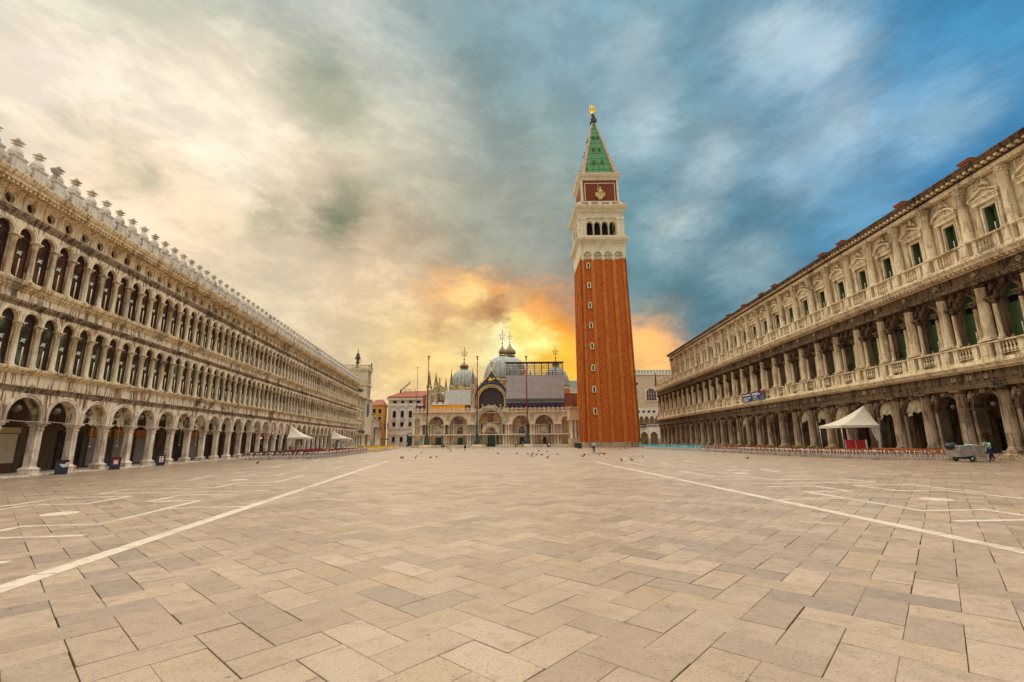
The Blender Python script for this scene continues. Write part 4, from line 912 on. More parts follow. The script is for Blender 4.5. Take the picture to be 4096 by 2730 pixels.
t.put(b.inputs['Base Color'], t.mix(t.ramp(v.outputs['Distance'], .16, .2), (.6, .4, .08), (.03, .028, .075)))
DOORG = plain('green_bronze_door', (.03, .085, .05), .5, var=.3); DOORD = plain('dark_doorway', (.03, .03, .026), .6)
BS = empty('domed_basilica', (0, 150, 0), label='ornate pale basilica with five arched portals and grey onion domes', cat='church')
PORT = [(-24.4, 2.35, 2.8, 7.05, 1), (-17.3, 2.65, 3.15, 7.0, 1), (-7.1, 3.75, 4.9, 7.6, 2), (2.65, 2.7, 3.2, 6.95, 1), (10.0, 2.85, 3.4, 6.9, 1), (-30.35, .85, 1.1, 8.2, 0), (16.75, 1.15, 1.5, 7.95, 3)]
PORT.sort()
# front wall with the arched recesses
m_ = MB(); x = -31.9
edges = [-31.9]+[(PORT[i][0]+PORT[i][2]+PORT[i+1][0]-PORT[i+1][2])/2 for i in range(len(PORT)-1)]+[18.7]
for i, (c, r, ro, zs, kd) in enumerate(PORT):
    top = 10.8 if kd != 2 else 12.62
    m_.archbay(edges[i], edges[i+1], 0, 10.8 if kd != 2 else 11.6, c, zs, r, 0, 2.2, 20)
m_.box(-31.9, 18.7, 2.2, 6.0, 0, 10.8); m_.box(-31.9, 18.7, .05, 2.2, 10.6, 10.8)
ob('lower_wall', m_.mesh('lower_wall', BW), BS)
for i, (c, r, ro, zs, kd) in enumerate(PORT):
    mm = BCARV if kd == 2 else BW
    a = MB().ring(c, zs, r, r+(ro-r)*.45, -.25, .02, 24, foot=.1 if kd else 0).ring(c, zs, r+(ro-r)*.5, ro, -.45, 0, 24, foot=.1 if kd else 0)
    o = ob('portal_arch', a.mesh('portal_arch', mm), BS)
    if kd == 2:
        for j in range(25):
            an = math.pi*(j+.5)/25; r2 = ro+.12; ob('arch_foliage', MB().blob(0, 0, 0, .34, .25, .34, 6, 4, 0, .5).mesh('arch_foliage', BCARV), o, (c+r2*math.cos(an), -.3, zs+r2*math.sin(an)))
    if kd in (1, 2):
        pts = [(c+r*math.cos(math.pi*j/20), zs+r*math.sin(math.pi*j/20)) for j in range(21)]
        ob('mosaic_lunette', MB().prism(pts, 1.2, 1.4).mesh('mosaic_lunette', MOS[0] if kd == 2 else MOS[1 if i % 2 else 2]), BS)
        ob('portal_cornice', MB().box(c-r, c+r, .9, 1.3, zs-.2, zs+.02).mesh('portal_cornice', BTAN), BS)
        ob('portal_back', MB().box(c-r, c+r, 1.5, 1.9, 0, zs-.1).mesh('portal_back', BTAN), BS)
    elif kd == 0:
        ob('niche_back', MB().box(c-r, c+r, 1.2, 1.4, 0, zs+r).mesh('niche_back', BW), BS)
        ob('niche_arch', MB().ring(c, 5.2, .75, 1.0, .7, 1.2, 12, foot=1.3).mesh('niche_arch', BTAN), BS)
    else: ob('open_arch_back', MB().box(c-r, c+r, 2.0, 2.15, 0, zs+r).mesh('open_arch_back', BTAN), BS)
ob('tier_ledge', MB().box(-32.0, 18.8, -1.15, .1, 3.6, 3.92).mesh('tier_ledge', BW), BS); 
def ledge(x0, x1, z0, z1, y=-.5): ob('cornice_block', MB().box(x0, x1, y, .1, z0, z1).mesh('cornice_block', BW), BS)
for i in range(len(PORT)-1):
    a = PORT[i]; b_ = PORT[i+1]; ledge(a[0]+a[1]+.02, b_[0]-b_[1]-.02, 6.85, 7.1, -.9)
# rows of columns on two tiers between and inside the portals
CM = {}
def bcol(mt, r, h):
    k = (mt.name, r, h)
    if k not in CM: CM[k] = MB().rings([(r*1.4, r*1.4, 0), (r*1.4, r*1.4, .18)]).lathe([(r*1.2, .18), (r, .3), (r*.92, h-.42), (r, h-.4), (r*1.05, h-.3), (r*1.5, h-.1)], 10).rings([(r*1.55, r*1.55, h-.1), (r*1.55, r*1.55, h)]).mesh('column', mt)
    return CM[k]
pal = [BW, BW, BW, BPNK, BGRN, BW, BGR, BPUR]
rc = random.Random(5)
def colrow(x0, x1, y, step=.78):
    n = max(1, int(round((x1-x0)/step)))
    for j in range(n):
        x = x0+(j+.5)*(x1-x0)/n
        ob('column', bcol(rc.choice(pal), .25, 2.95), BS, (x, y, .65)); ob('column', bcol(rc.choice(pal), .24, 2.95), BS, (x, y+.1, 3.92))
for i in range(len(PORT)-1):
    a, b_ = PORT[i], PORT[i+1]; colrow(a[0]+a[1]+.05, b_[0]-b_[1]-.05, -.75)
for (c, r, ro, zs, kd) in PORT:
    if kd in (1, 2):
        dw = 1.35 if kd == 1 else 2.0
        colrow(c-r+.1, c-dw-.05, .9, .6); colrow(c+dw+.05, c+r-.1, .9, .6)
ob('column_plinth', MB().box(-32.1, -8.4, -1.25, .05, 0, .62).box(-5.5, 18.9, -1.25, .05, 0, .62).mesh('column_plinth', BW), BS)
# doors and the arched windows over them
def door(c, hw_, z1, mt, arch=0, inner=None):
    o = ob('door', MB().box(c-hw_, c+hw_, 1.2, 1.35, 0, z1).mesh('door', mt), BS)
    ob('door_frame', MB().box(c-hw_-.25, c-hw_, 1.05, 1.4, 0, z1+.25).box(c+hw_, c+hw_+.25, 1.05, 1.4, 0, z1+.25).box(c-hw_, c+hw_, 1.05, 1.4, z1, z1+.25).mesh('door_frame', BTAN), o)
    ob('door_bar', MB().box(c-.05, c+.05, 1.12, 1.2, 0, z1).box(c-hw_, c+hw_, 1.12, 1.2, z1*.6, z1*.6+.1).mesh('door_bar', DOORG), o)
door(-23.6, 1.1, 3.0, DOORG); door(-16.7, .9, 2.9, DOORG); door(-6.9, 1.25, 4.4, DOORG); door(2.9, .85, 3.0, DOORD); door(10.15, .6, 3.05, DOORD)
for c in (-16.7, 2.9):
    o = ob('traceried_window', MB().ring(c, 5.2, 1.05, 1.3, .95, 1.4, 14, foot=1.4).mesh('traceried_window', BTAN), BS)
    ob('window_pane', MB().ring(c, 5.2, 0, 1.06, 1.25, 1.3, 12, foot=1.4).mesh('window_pane', DGLASS), o)
    for j in (-.36, .36): ob('mullion', MB().box(c+j-.05, c+j+.05, 1.1, 1.25, 3.8, 5.4).mesh('mullion', BPNK), o)
    for j in (-.7, 0, .7): ob('tracery', MB().ring(c+j, 5.4, .26, .34, 1.1, 1.25, 10, 0, 2*math.pi).mesh('tracery', BPNK), o)
for c, w_ in ((-24.0, 1.5), (10.0, 1.2)):
    pts = [(-w_, 3.9), (w_, 3.9), (w_, 5.0), (w_*.75, 5.7), (w_*.3, 6.2), (0, 6.8), (-w_*.3, 6.2), (-w_*.75, 5.7), (-w_, 5.0)]
    ob('ogee_panel', MB().prism([(c+x, z) for x, z in pts], 1.1, 1.5).mesh('ogee_panel', BCARV), BS)
    ob('ogee_panel_lattice', MB().box(c-w_*.55, c+w_*.55, 1.02, 1.1, 4.1, 5.0).mesh('ogee_panel_lattice', BGR), BS)
o = ob('inner_portal_arch', MB().ring(-7.0, 4.5, 1.6, 2.0, .6, 1.6, 18).ring(-7.0, 4.5, 2.1, 2.6, .3, 1.6, 18, foot=.5).mesh('inner_portal_arch', BW), BS); ob('inner_lunette', MB().ring(-7.0, 4.55, 0, 1.6, 1.1, 1.3, 12).mesh('inner_lunette', MOS[2]), o)
ob('inner_portal_carving', MB().ring(-7.0, 4.5, 2.7, 3.05, .2, 1.5, 18).mesh('inner_portal_carving', BCARV), o)
for x in (-20.9+.4, -12.7, -1.6, 6.2, 14.1, -28.3): ob('relief_panel', MB().box(x-.62, x+.62, -.1, .02, 8.1, 10.1).box(x-.45, x+.45, -.14, -.1, 8.3, 9.9).mesh('relief_panel', BTAN), BS)
# terrace balustrade
for x0, x1 in ((-32.0, -11.4), (-3.2, 18.9)):
    ob('terrace_cornice', MB().box(x0, x1, -.75, .3, 10.8, 11.0).mesh('terrace_cornice', BW), BS)
    m_ = MB(); x = x0+.15
    while x < x1: m_.blob(x, -.68, 10.72, .15, .15, .12, 6, 4); x += .55
    ob('corbel_row', m_.mesh('corbel_row', BTAN), BS, kind='stuff')
    ob('terrace_rail', MB().box(x0, x1, -.66, -.4, 11.82, 11.98).mesh('terrace_rail', BW), BS)
    n = int((x1-x0)/1.45)
    for j in range(n+1): ob('terrace_pier', MB().box(-.14, .14, -.15, .15, 11.0, 12.15).blob(0, 0, 12.25, .14, .14, .14, 6, 4).mesh('terrace_pier', BW) if j == 0 else bpy.data.objects['terrace_pier'].data, BS, (x0+.15+j*(x1-x0-.3)/n, -.53, 0))
BB = MB().rings([(.07, .07, 0), (.07, .07, .82)]).mesh('terrace_baluster', BW)
for x0, x1 in ((-32.0, -11.4), (-3.2, 18.9)):
    n = int((x1-x0)/.36)
    for j in range(n): ob('terrace_baluster', BB, BS, (x0+.2+j*.36, -.53, 11.0))
# upper front: great central window, side bays
UY = 3.2
m_ = MB(); m_.box(-12.4, -11.05, UY, UY+3, 10.8, 15.8)
m_.box(-2.85, -1.6, UY, UY+3, 10.8, 15.8); m_.box(-28.5, -12.4, UY+.6, UY+3, 10.8, 17.8); m_.box(-1.6, 18.4, UY+.6, UY+3, 10.8, 17.8)
ob('great_window', MB().box(-11.1, -2.8, UY+1.2, UY+1.35, 10.8, 19.1).mesh('great_window', DGLASS), BS)
ob('great_arch', MB().ring(-6.95, 14.9, 4.1, 4.6, UY-.35, UY+.1, 28, foot=3.6).ring(-6.95, 14.9, 4.65, 5.1, UY-.6, UY, 28, foot=2.2).mesh('great_arch', BGOLD), BS)
for x in (-9.9, -7.9, -5.9, -4.0): ob('window_column', bcol(BTAN, .26, 2.6), BS, (x, UY+.3, 10.9))
ob('window_transom', MB().box(-11, -2.9, UY+1.0, UY+1.2, 13.55, 13.8).mesh('window_transom', BPUR), BS)
def ogee(cx, hw_, z0, z1, n=12):
    Q = [(1.0, 0), (.97, .1), (.88, .26), (.72, .44), (.5, .6), (.3, .72), (.16, .83), (.07, .92), (0, 1.0)]
    L = [(hw_*a, z0+(z1-z0)*b_) for a, b_ in Q]
    return [(cx+x, z) for x, z in L]+[(cx-x, z) for x, z in reversed(L[:-1])]
def gable_strip(cx, zc, ra, pts, y0_, y1_, name, mt):
    """panel between an arch of radius ra and the ogee outline above it"""
    m_ = MB(); n = len(pts)-1
    A_ = [(cx+ra*math.cos(math.pi*j/n), zc+ra*math.sin(math.pi*j/n)) for j in range(n+1)]
    for j in range(n):
        a, b_, c, d = A_[j], pts[j], pts[j+1], A_[j+1]
        m_.quad((a[0], y0_, a[1]), (b_[0], y0_, b_[1]), (c[0], y0_, c[1]), (d[0], y0_, d[1])); m_.quad((b_[0], y0_, b_[1]), (b_[0], y1_, b_[1]), (c[0], y1_, c[1]), (c[0], y0_, c[1]))
        m_.quad((d[0], y1_, d[1]), (c[0], y1_, c[1]), (b_[0], y1_, b_[1]), (a[0], y1_, a[1]))
    return ob(name, m_.mesh(name, mt), BS)
gable_strip(-6.95, 14.9, 4.55, ogee(-6.95, 5.7, 15.4, 24.4), UY-.1, UY+.9, 'ogee_gable', BLUEST)
G_ = ogee(-6.95, 5.7, 15.4, 24.4)
for j in range(len(G_)-1):
    (x0, z0), (x1, z1) = G_[j], G_[j+1]
    ob('gable_foliage', MB().tube([(x0, UY+.4, z0), (x1, UY+.4, z1)], .26, 6).blob((x0+x1)/2, UY+.3, (z0+z1)/2+.35, .38, .3, .45, 7, 5, 0, .5).mesh('gable_foliage', BGOLD), BS)
ob('lion_relief', MB().tube([(-1.0, 0, .4), (-.3, 0, .55), (.6, 0, .6)], [.3, .36, .34], 8).blob(.95, -.1, .85, .36, .3, .38).tube([(-.8, 0, .3), (-.85, 0, -.4)], .12, 6).tube([(.5, 0, .4), (.55, 0, -.4)], .12, 6).tube([(-.3, 0, .4), (-.3, 0, -.35)], .12, 6).prism([(-.2, .8), (.2, .8), (-.3, 1.5), (-.9, 1.3)], -.1, .05).mesh('lion_relief', GOLD), BS, (-7.0, UY-.1, 21.0))
ST = statue_mesh(2.2, BGOLD)
for x, z in ((-11.3, 17.6), (-10.3, 18.9), (-9.2, 20.2), (-4.7, 20.2), (-3.6, 18.9), (-2.7, 17.6)): ob('gable_statue', ST, BS, (x, UY+.4, z))
o = ob('gable_pedestal', MB().lathe([(.5, 23.2), (.35, 23.6), (.45, 24.2), (.3, 24.4), (.4, 25.8)], 10, -7.0, UY+.4).mesh('gable_pedestal', BGOLD), BS); ob('gable_statue', statue_mesh(2.6, BGOLD), BS, (-7.0, UY+.4, 25.8))
# left bays
ob('side_mosaic', MB().ring(-24.3, 15.0, 0, 2.1, UY+.3, UY+.4, 16).mesh('side_mosaic', MOS[0]), BS); ob('side_arch', MB().ring(-24.3, 15.0, 2.1, 2.6, UY, UY+.6, 18, foot=2).mesh('side_arch', BGOLD), BS)
ob('side_gable', MB().prism(ogee(-24.2, 2.8, 17.6, 20.6), UY+.2, UY+.8).mesh('side_gable', BGOLD), BS); ob('gable_statue', ST, BS, (-24.2, UY+.4, 20.5))
ob('side_gable', MB().prism(ogee(-17.2, 3.2, 17.9, 20.2), UY+.2, UY+.8).mesh('side_gable', BGOLD), BS); ob('gable_statue', ST, BS, (-17.3, UY+.4, 20.2))
ob('side_gable', MB().prism(ogee(2.4, 3.2, 17.8, 20.6), UY+.2, UY+.8).mesh('side_gable', BGOLD), BS); ob('side_gable', MB().prism(ogee(9.6, 3.2, 17.8, 20.6), UY+.2, UY+.8).mesh('side_gable', BGOLD), BS)
for j, (x, zb, zt_, r) in enumerate(((-27.6, 15.6, 25.0, .8), (-25.4, 16.4, 24.6, .62), (-22.1, 15.0, 22.6, .5), (-20.3, 15.4, 25.4, .72), (-13.2, 15.6, 25.8, .76), (-.8, 16.4, 25.2, .9), (6.0, 16.4, 25.0, .9), (13.5, 16.4, 24.8, .9))):
    o = ob('pinnacle', MB().lathe([(r, zb+4.2), (r*1.15, zb+4.3), (r*.85, zb+4.6), (.06, zt_-.6), (.05, zt_)], 6, smooth=False).blob(0, 0, zt_-.5, .16, .16, .16, 6, 4).mesh('pinnacle', LEADT), BS, (x, UY+.5, 0))
    m_ = MB()
    for sx in (-1, 1):
        for sy in (-1, 1): m_.rings([(.13, .13, zb+1.2), (.13, .13, zb+3.6)], sx*r*.75, sy*r*.75)
    m_.rings([(r, r, zb-4.5), (r, r, zb+.8), (r*1.12, r*1.12, zb+.9), (r*1.12, r*1.12, zb+1.2)]); m_.rings([(r, r, zb+3.6), (r*1.1, r*1.1, zb+3.8), (r*1.1, r*1.1, zb+4.25)])
    ob('canopy', m_.mesh('canopy', BCARV), o); ob('niche_statue', statue_mesh(1.9, BGOLD), o, (0, 0, zb+1.2))
# domes: drum, ribbed lead shell, onion lantern, cross
def dome(x, Y, r, z0, z1, zo, zc, ro, oshift=0.0):
    f = Y/150.; x *= f; r *= f; ro *= f; z0, z1, zo, zc = [2+(q-2)*f for q in (z0, z1, zo, zc)]
    o = ob('dome', MB().lathe([(r, z0-8), (r, z0-.6), (r*1.04, z0-.5), (r*1.04, z0)], 28).mesh('drum', BTAN), BS, (x, Y-150, 0)); o.name = 'dome'
    H = z1-z0; pr = [(r*math.cos(a)**.9 if a < 1.55 else .01, z0+H*math.sin(a)) for a in [math.pi/2*j/12 for j in range(12)]]+[(ro*.7, z1)]
    ob('dome_shell', MB().lathe(pr, 32).mesh('dome_shell', LEAD), o)
    for j in range(22):
        a = 2*math.pi*j/22; ob('dome_rib', MB().tube([(q*1.005*math.cos(a), q*1.005*math.sin(a), z) for q, z in pr[:-1:2]+[pr[-1]]], .06, 4).mesh('dome_rib', LEADT), o)
    h = zo-z1; m_ = MB().lathe([(ro*.85, z1-.05), (ro*.85, z1+h*.1)], 12)
    for j in range(8): a = math.pi*j/4; m_.tube([(ro*.75*math.cos(a), ro*.75*math.sin(a), z1), (ro*.75*math.cos(a), ro*.75*math.sin(a), z1+h*.25)], .12, 5)
    ob('lantern', m_.mesh('lantern', LEADT), o)
    ob('onion_cap', MB().lathe([(ro*.95, z1+h*.24), (ro*1.0, z1+h*.3), (ro*.98, z1+h*.4), (ro*.8, z1+h*.55), (ro*.45, z1+h*.7), (ro*.2, z1+h*.84), (ro*.1, z1+h)], 16).mesh('onion_cap', LEADT), o)
    L = zc-zo; m_ = MB().tube([(0, 0, zo-.1), (0, 0, zc)], .09, 6).blob(0, 0, zo+L*.12, .3, .3, .3).tube([(-L*.2, 0, zo+L*.62), (L*.2, 0, zo+L*.62)], .07, 5).tube([(-L*.13, 0, zo+L*.42), (L*.13, 0, zo+L*.42)], .06, 5)
    for q in ((-.2, .62), (.2, .62), (-.12, .72), (.12, .72), (0, .98), (-.13, .42), (.13, .42), (-.1, .52), (.1, .52), (0, .8)): m_.blob(q[0]*L, 0, zo+q[1]*L, .2, .2, .2, 6, 4)
    ob('cross', m_.mesh('cross', IRON), o)
dome(-15.7, 168, 4.6, 18.4, 24.7, 27.4, 31.8, 1.5); dome(-3.2, 178, 6.0, 20.6, 28.9, 32.7, 37.7, 1.25); dome(-.75, 205, 5.0, 24.0, 28.6, 33.0, 36.9, 2.0); dome(14.2, 168, 4.4, 18.2, 25.3, 27.6, 32.0, 1.2)
ob('rear_body', MB().box(-30, 20, 6.2, 60, 0, 17.0).mesh('rear_body', BRICKC), BS)
# scaffolds and sheets hung over the church front
TARPG = plain('grey_scaffold_sheet', (.44, .40, .38), .8, var=.06, scale=.8); TARPW = plain('white_scaffold_sheet', (.66, .64, .58), .8, var=.06, scale=.7); HOARD = plain('orange_hoarding', (.85, .36, .012), .7, var=.08); STEEL = plain('galvanised_scaffold_tube', (.16, .14, .11), .45, .5); BLUEP = plain('blue_plastic_sheet', (.02, .06, .2), .5); MAROON = plain('maroon_hoarding', (.10, .02, .02), .7)
def sheet(name, x0, x1, z0, z1, y, mt, seed, nx=26, nz=12, amp=.06):
    r = random.Random(seed); ph = [r.uniform(0, 6) for _ in range(6)]; m_ = MB(); V = []
    for j in range(nz+1):
        for i in range(nx+1):
            x = x0+(x1-x0)*i/nx; z = z0+(z1-z0)*j/nz
            V.append((x, y+amp*(math.sin(x*2.9+ph[0])+.7*math.sin(x*5.3+z*.6+ph[1])+.5*math.sin(z*2+ph[2]+x*.3)), z))
    m_.v = V; 
    for j in range(nz):
        for i in range(nx): a = j*(nx+1)+i; m_.f.append((a, a+1, a+nx+2, a+nx+1)); m_.m.append(0); m_.s.append(True)
    return m_.mesh(name, mt)
SF = empty('large_scaffold', (0, 150, 0), label='big steel scaffold hung with a grey sheet before the right church gables', cat='scaffold')
y0 = 1.2
ob('grey_sheet', sheet('grey_sheet', -2.1, 16.8, 15.1, 22.7, y0-.15, TARPG, 1, 60, 16), SF)
POST = {}
def spipe(name, a, b_, r=.07, par=None): ob(name, MB().tube([a, b_], r, 5).mesh(name, STEEL), par)
for j in range(9):
    x = -2.0+j*18.7/8
    for y in (y0, y0+2.2): spipe('scaffold_post', (x, y, 12.0), (x, y, 27.0), .09, SF)
for z in (13.1, 15.0, 22.8, 23.6, 24.4, 25.2, 26.0, 26.9):
    for y in (y0, y0+2.2): spipe('scaffold_rail', (-2.1, y, z), (16.8, y, z), .085, SF)
for j in range(4): x = -2+j*18.7/4; spipe('scaffold_brace', (x, y0, 22.8), (x+4.6, y0, 26.9), .05, SF)
ob('scaffold_deck', MB().box(-2.2, 17.6, y0-.3, y0+2.4, 14.3, 15.0).mesh('scaffold_deck', plain('grey_scaffold_deck', (.12, .12, .115), .7)), SF)
ob('scaffold_roof', MB().box(-2.3, 17.0, y0-.4, y0+2.6, 27.0, 27.14).mesh('scaffold_roof', STEEL), SF); ob('plank_deck', MB().box(-2.1, 16.8, y0, y0+2.2, 22.75, 22.9).mesh('plank_deck', STEEL), SF)
ob('blue_sheet', MB().box(-1.9, 16.8, y0+.6, y0+.66, 12.9, 13.8).mesh('blue_sheet', BLUEP), SF); ob('pale_sheet', MB().box(-1.9, 16.8, y0+.55, y0+.6, 13.85, 14.2).mesh('pale_sheet', TARPW), SF); ob('maroon_boards', MB().box(-1.9, 16.8, y0+.7, y0+.8, 11.0, 12.85).mesh('maroon_boards', MAROON), SF)
S2 = empty('small_scaffold', (0, 150, 0), label='smaller white-sheeted scaffold on the left church gable', cat='scaffold')
ob('white_sheet', sheet('white_sheet', -22.0, -13.7, 13.3, 18.1, 1.6, TARPW, 4, 24, 10, .05), S2)
for x in (-26.6, -24.3, -22.1, -17.8, -13.8): spipe('scaffold_post', (x, 1.8, 11.0), (x, 1.8, 17.9), .05, S2)
for z in (13.4, 14.3, 15.6, 17.8): spipe('scaffold_rail', (-26.7, 1.75, z), (-13.7, 1.75, z), .05, S2)
for j in range(3): ob('wrapped_bundle', MB().rings([(.95, .5, 0), (.6, .4, .75), (.5, .3, .95)]).mesh('wrapped_bundle', TARPW), S2, (-25.4+j*1.9, 1.3, 13.25))
ob('orange_boards', sheet('orange_boards', -26.8, -15.4, 11.0, 13.25, 1.0, HOARD, 8, 20, 4, .01), S2)
ob('dark_boards', MB().box(-31.4, -28.2, 1.1, 1.2, 11.0, 13.0).mesh('dark_boards', MAROON), S2)
# ---------------------------------------------------------------- clock tower, houses, palaces round the far end
C_CREAM = stone('cream_clock_tower_stone', (.66, .57, .38), (.55, .44, .26), (.24, .17, .09), streak=.3, spot=.3)
H_BEIGE = stone('beige_plaster', (.58, .47, .31), (.48, .37, .22), (.2, .14, .08), streak=.3, spot=.3); H_YEL = stone('yellow_plaster', (.72, .36, .05), (.58, .26, .03), (.3, .13, .02), streak=.25, spot=.25)
H_WHITE = stone('white_plaster', (.86, .79, .66), (.74, .65, .5), (.28, .22, .15), streak=.3, spot=.25); H_PEACH = stone('peach_plaster', (.55, .33, .17), (.42, .24, .12), (.18, .1, .05), streak=.3, spot=.35)
def wallwin(par, pts, hw_, h, y=0.0, frame=S_PIL, glass=GLASSD, name='window', sill=True, arch=False):
    """windows: frame, sunk pane and sill, each a part of its building"""
    key = (hw_, h, frame.name, glass.name, arch)
    if key not in WW:
        f = MB().box(-hw_-.14, -hw_, -.08, .12, -.02, h+.16).box(hw_, hw_+.14, -.08, .12, -.02, h+.16).box(-hw_, hw_, -.08, .12, h, h+.16)
        if sill: f.box(-hw_-.22, hw_+.22, -.2, .1, -.16, -.02)
        if arch: f.ring(0, h+.1, hw_*.3, hw_+.2, -.1, .05, 10)
        g_ = MB().box(-hw_, hw_, -.012, .04, 0, h).box(-.03, .03, -.03, 0, 0, h).box(-hw_, hw_, -.03, 0, h*.62, h*.62+.05)
        WW[key] = (f.mesh(name, frame), g_.mesh('pane', glass))
    f, g_ = WW[key]
    for x, z in pts: o = ob(name, f, par, (x, y, z)); ob('pane', g_, o)
WW = {}
def lb(s, y=0.0, z=0.0): return world(LB, (s, y, z))
# wing beside the long palace
WG = empty('clock_tower_wing', lb(102.9), R(97.33), label='narrow cream wing with paired windows between long palace and clock tower', cat='building')
ob('wall', MB().box(0, 11.3, .3, 9, 3.9, 15.2).mesh('wall', C_CREAM), WG)
for x in (.4, 3.8, 7.4, 10.9): ob('column', bcol(BW, .32, 3.9), WG, (x, .5, 0))
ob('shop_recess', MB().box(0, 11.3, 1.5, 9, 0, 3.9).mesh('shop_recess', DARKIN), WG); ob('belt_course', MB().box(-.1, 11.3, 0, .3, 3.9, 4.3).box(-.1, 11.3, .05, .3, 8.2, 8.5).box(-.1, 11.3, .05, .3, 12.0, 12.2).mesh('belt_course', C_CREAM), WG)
ob('roof_cornice', MB().box(-.1, 11.3, -.25, .6, 14.9, 15.25).mesh('roof_cornice', S_LTOP), WG); ob('roof_balustrade', MB().box(0, 11.3, .1, .4, 15.25, 16.3).mesh('roof_balustrade', C_CREAM), WG)
wallwin(WG, [(x, z) for x in (2.2, 4.4, 7.4, 9.6) for z in (5.2, 9.1, 12.6)], .5, 1.9, .3, C_CREAM)
for x in (3.3, 8.5): ob('balcony_rail', MB().box(x-2.2, x+2.2, -.5, -.44, 4.35, 5.2).mesh('balcony_rail', IRON), WG)
# clock tower
CT = empty('clock_tower', lb(114.3), R(97.33), label='square cream clock tower with bronze bell and figures on its roof', cat='tower')
ob('lower_stage', MB().box(0, 12.4, -.1, 9, 4.2, 15.0).mesh('lower_stage', C_CREAM), CT); ob('gate_recess', MB().box(0, 12.4, 1.6, 9, 0, 4.2).mesh('gate_recess', DARKIN), CT)
for x in (.5, 3.3, 9.2, 12): ob('pilaster', bcol(BW, .4, 4.2), CT, (x, .3, 0))
ob('stage_cornice', MB().box(-.2, 12.6, -.5, 9, 15.0, 15.5).mesh('stage_cornice', C_CREAM), CT)
ob('upper_stage', MB().box(1.4, 8.0, -.1, 9.3, 15.5, 24.6).mesh('upper_stage', C_CREAM), CT)
for z in (19.4, 24.3): ob('tower_cornice', MB().box(1.1, 8.4, -.5, 9.7, z, z+.5).mesh('tower_cornice', C_CREAM), CT)
ob('clock_face', MB().lathe([(0, 0), (2.2, .05)], 24, cap=False).mesh('clock_face', plain('blue_gold_clock_face', (.05, .09, .2), .4)), CT, (4.7, -.25, 12.0)).rotation_euler = (R(90), 0, 0)
ob('relief_bay', MB().box(2.6, 6.8, -.2, -.1, 20.2, 23.8).box(2.6, 6.8, -.2, -.1, 15.8, 19.0).mesh('relief_bay', S_RGC), CT)
for y in (2.2, 5.0):
    for z in (16.6, 20.3, 22.3): ob('painted_panel', MB().box(1.33, 1.42, y, y+1.7, z, z+1.6).mesh('painted_panel', plain('ochre_wall_panel', (.62, .45, .17), .8)), CT)
m_ = MB()
for j in range(20): m_.box(1.3, 1.5, -.3+j*.5, -.1+j*.5, 24.8, 25.7)
for j in range(14): m_.box(1.5+j*.5, 1.7+j*.5, -.4, -.2, 24.8, 25.7)
m_.box(1.2, 8.3, -.5, -.1, 25.7, 25.95).box(1.2, 1.6, -.5, 9.6, 25.7, 25.95).box(8.0, 8.3, -.5, 9.6, 24.8, 25.95)
ob('roof_balustrade', m_.mesh('roof_balustrade', C_CREAM), CT)
ob('bell', MB().lathe([(.95, 28.3), (.9, 28.5), (.6, 29.2), (.5, 29.9), (.3, 30.3), (.1, 30.4)], 14).blob(0, 0, 30.7, .2, .2, .25).tube([(0, 0, 30.4), (0, 0, 31.8)], .07, 5).tube([(-.35, 0, 31.3), (.35, 0, 31.3)], .06, 5).mesh('bell', BRONZE), CT, (4.6, 3.9, 0))
for sx, an in ((-1, 0), (1, 0)):
    f = MB().tube([(sx*.2, 0, 0), (sx*.25, 0, .8), (0, 0, 1.5)], [.14, .16, .2], 7).tube([(-sx*.25, 0, 0), (-sx*.2, 0, .8), (0, 0, 1.5)], [.14, .16, .2], 7).tube([(0, 0, 1.4), (0, 0, 2.2)], [.26, .3], 8).blob(0, 0, 2.5, .18, .2, .22).tube([(0, 0, 2.1), (sx*.3, -.4, 2.3), (sx*.2, -1.3, 2.2)], [.12, .1, .06], 6).tube([(0, 0, 2.1), (-sx*.35, -.2, 1.8), (0, -.6, 1.9)], [.12, .1, .08], 6)
    ob('bell_striker', f.mesh('bell_striker', BRONZE), CT, (4.6+sx*1.0, 3.9, 25.3))
ob('bell_base', MB().lathe([(1.6, 25), (1.5, 25.4), (.5, 25.6), (.35, 28.3)], 12).mesh('bell_base', BRONZE), CT, (4.6, 3.9, 0))
ob('corner_figure', statue_mesh(1.8, BRONZE), CT, (8.0, 0, 25.9))
# row of houses beyond
def house(name, loc, rz, w_, d_, h, mt, label, wins, roof=1.6, ww=.45, wh=1.4, group=None):
    o = empty(name, loc, rz, label=label, cat='house', group=group)
    ob('wall', MB().box(0, w_, 0, d_, 0, h).mesh('wall', mt), o); ob('eaves', MB().box(-.3, w_+.3, -.35, d_+.3, h, h+.25).mesh('eaves', S_RCOL), o)
    r_ = MB(); r_.rings([(w_/2+.4, d_/2+.4, h+.25), (w_*.3, .2, h+.25+roof)], w_/2, d_/2); ob('roof', r_.mesh('roof', ROOFT), o)
    wallwin(o, wins, ww, wh, -.0)
    return o
hb = house('beige_house', lb(127.0, .2), R(97.33), 6.9, 8, 11.3, H_BEIGE, 'plain beige house next to the clock tower', [(x, z) for x in (1.4, 5) for z in (4.4, 7.8)]); ob('shop_front', MB().box(.6, 6.2, -.06, .1, 0, 2.9).mesh('shop_front', SHGR), hb)
hw_ = house('white_columned_house', lb(134.1, 0), R(97.33), 12.5, 7, 9.6, H_WHITE, 'white house with tall ground floor columns beyond the beige house', [(x, 7.6) for x in (2, 5, 8, 11)], .8)
for x in (.6, 2.8, 5.0, 7.2, 9.4, 11.8): ob('column', bcol(BW, .36, 5.6), hw_, (x, -.5, .6))
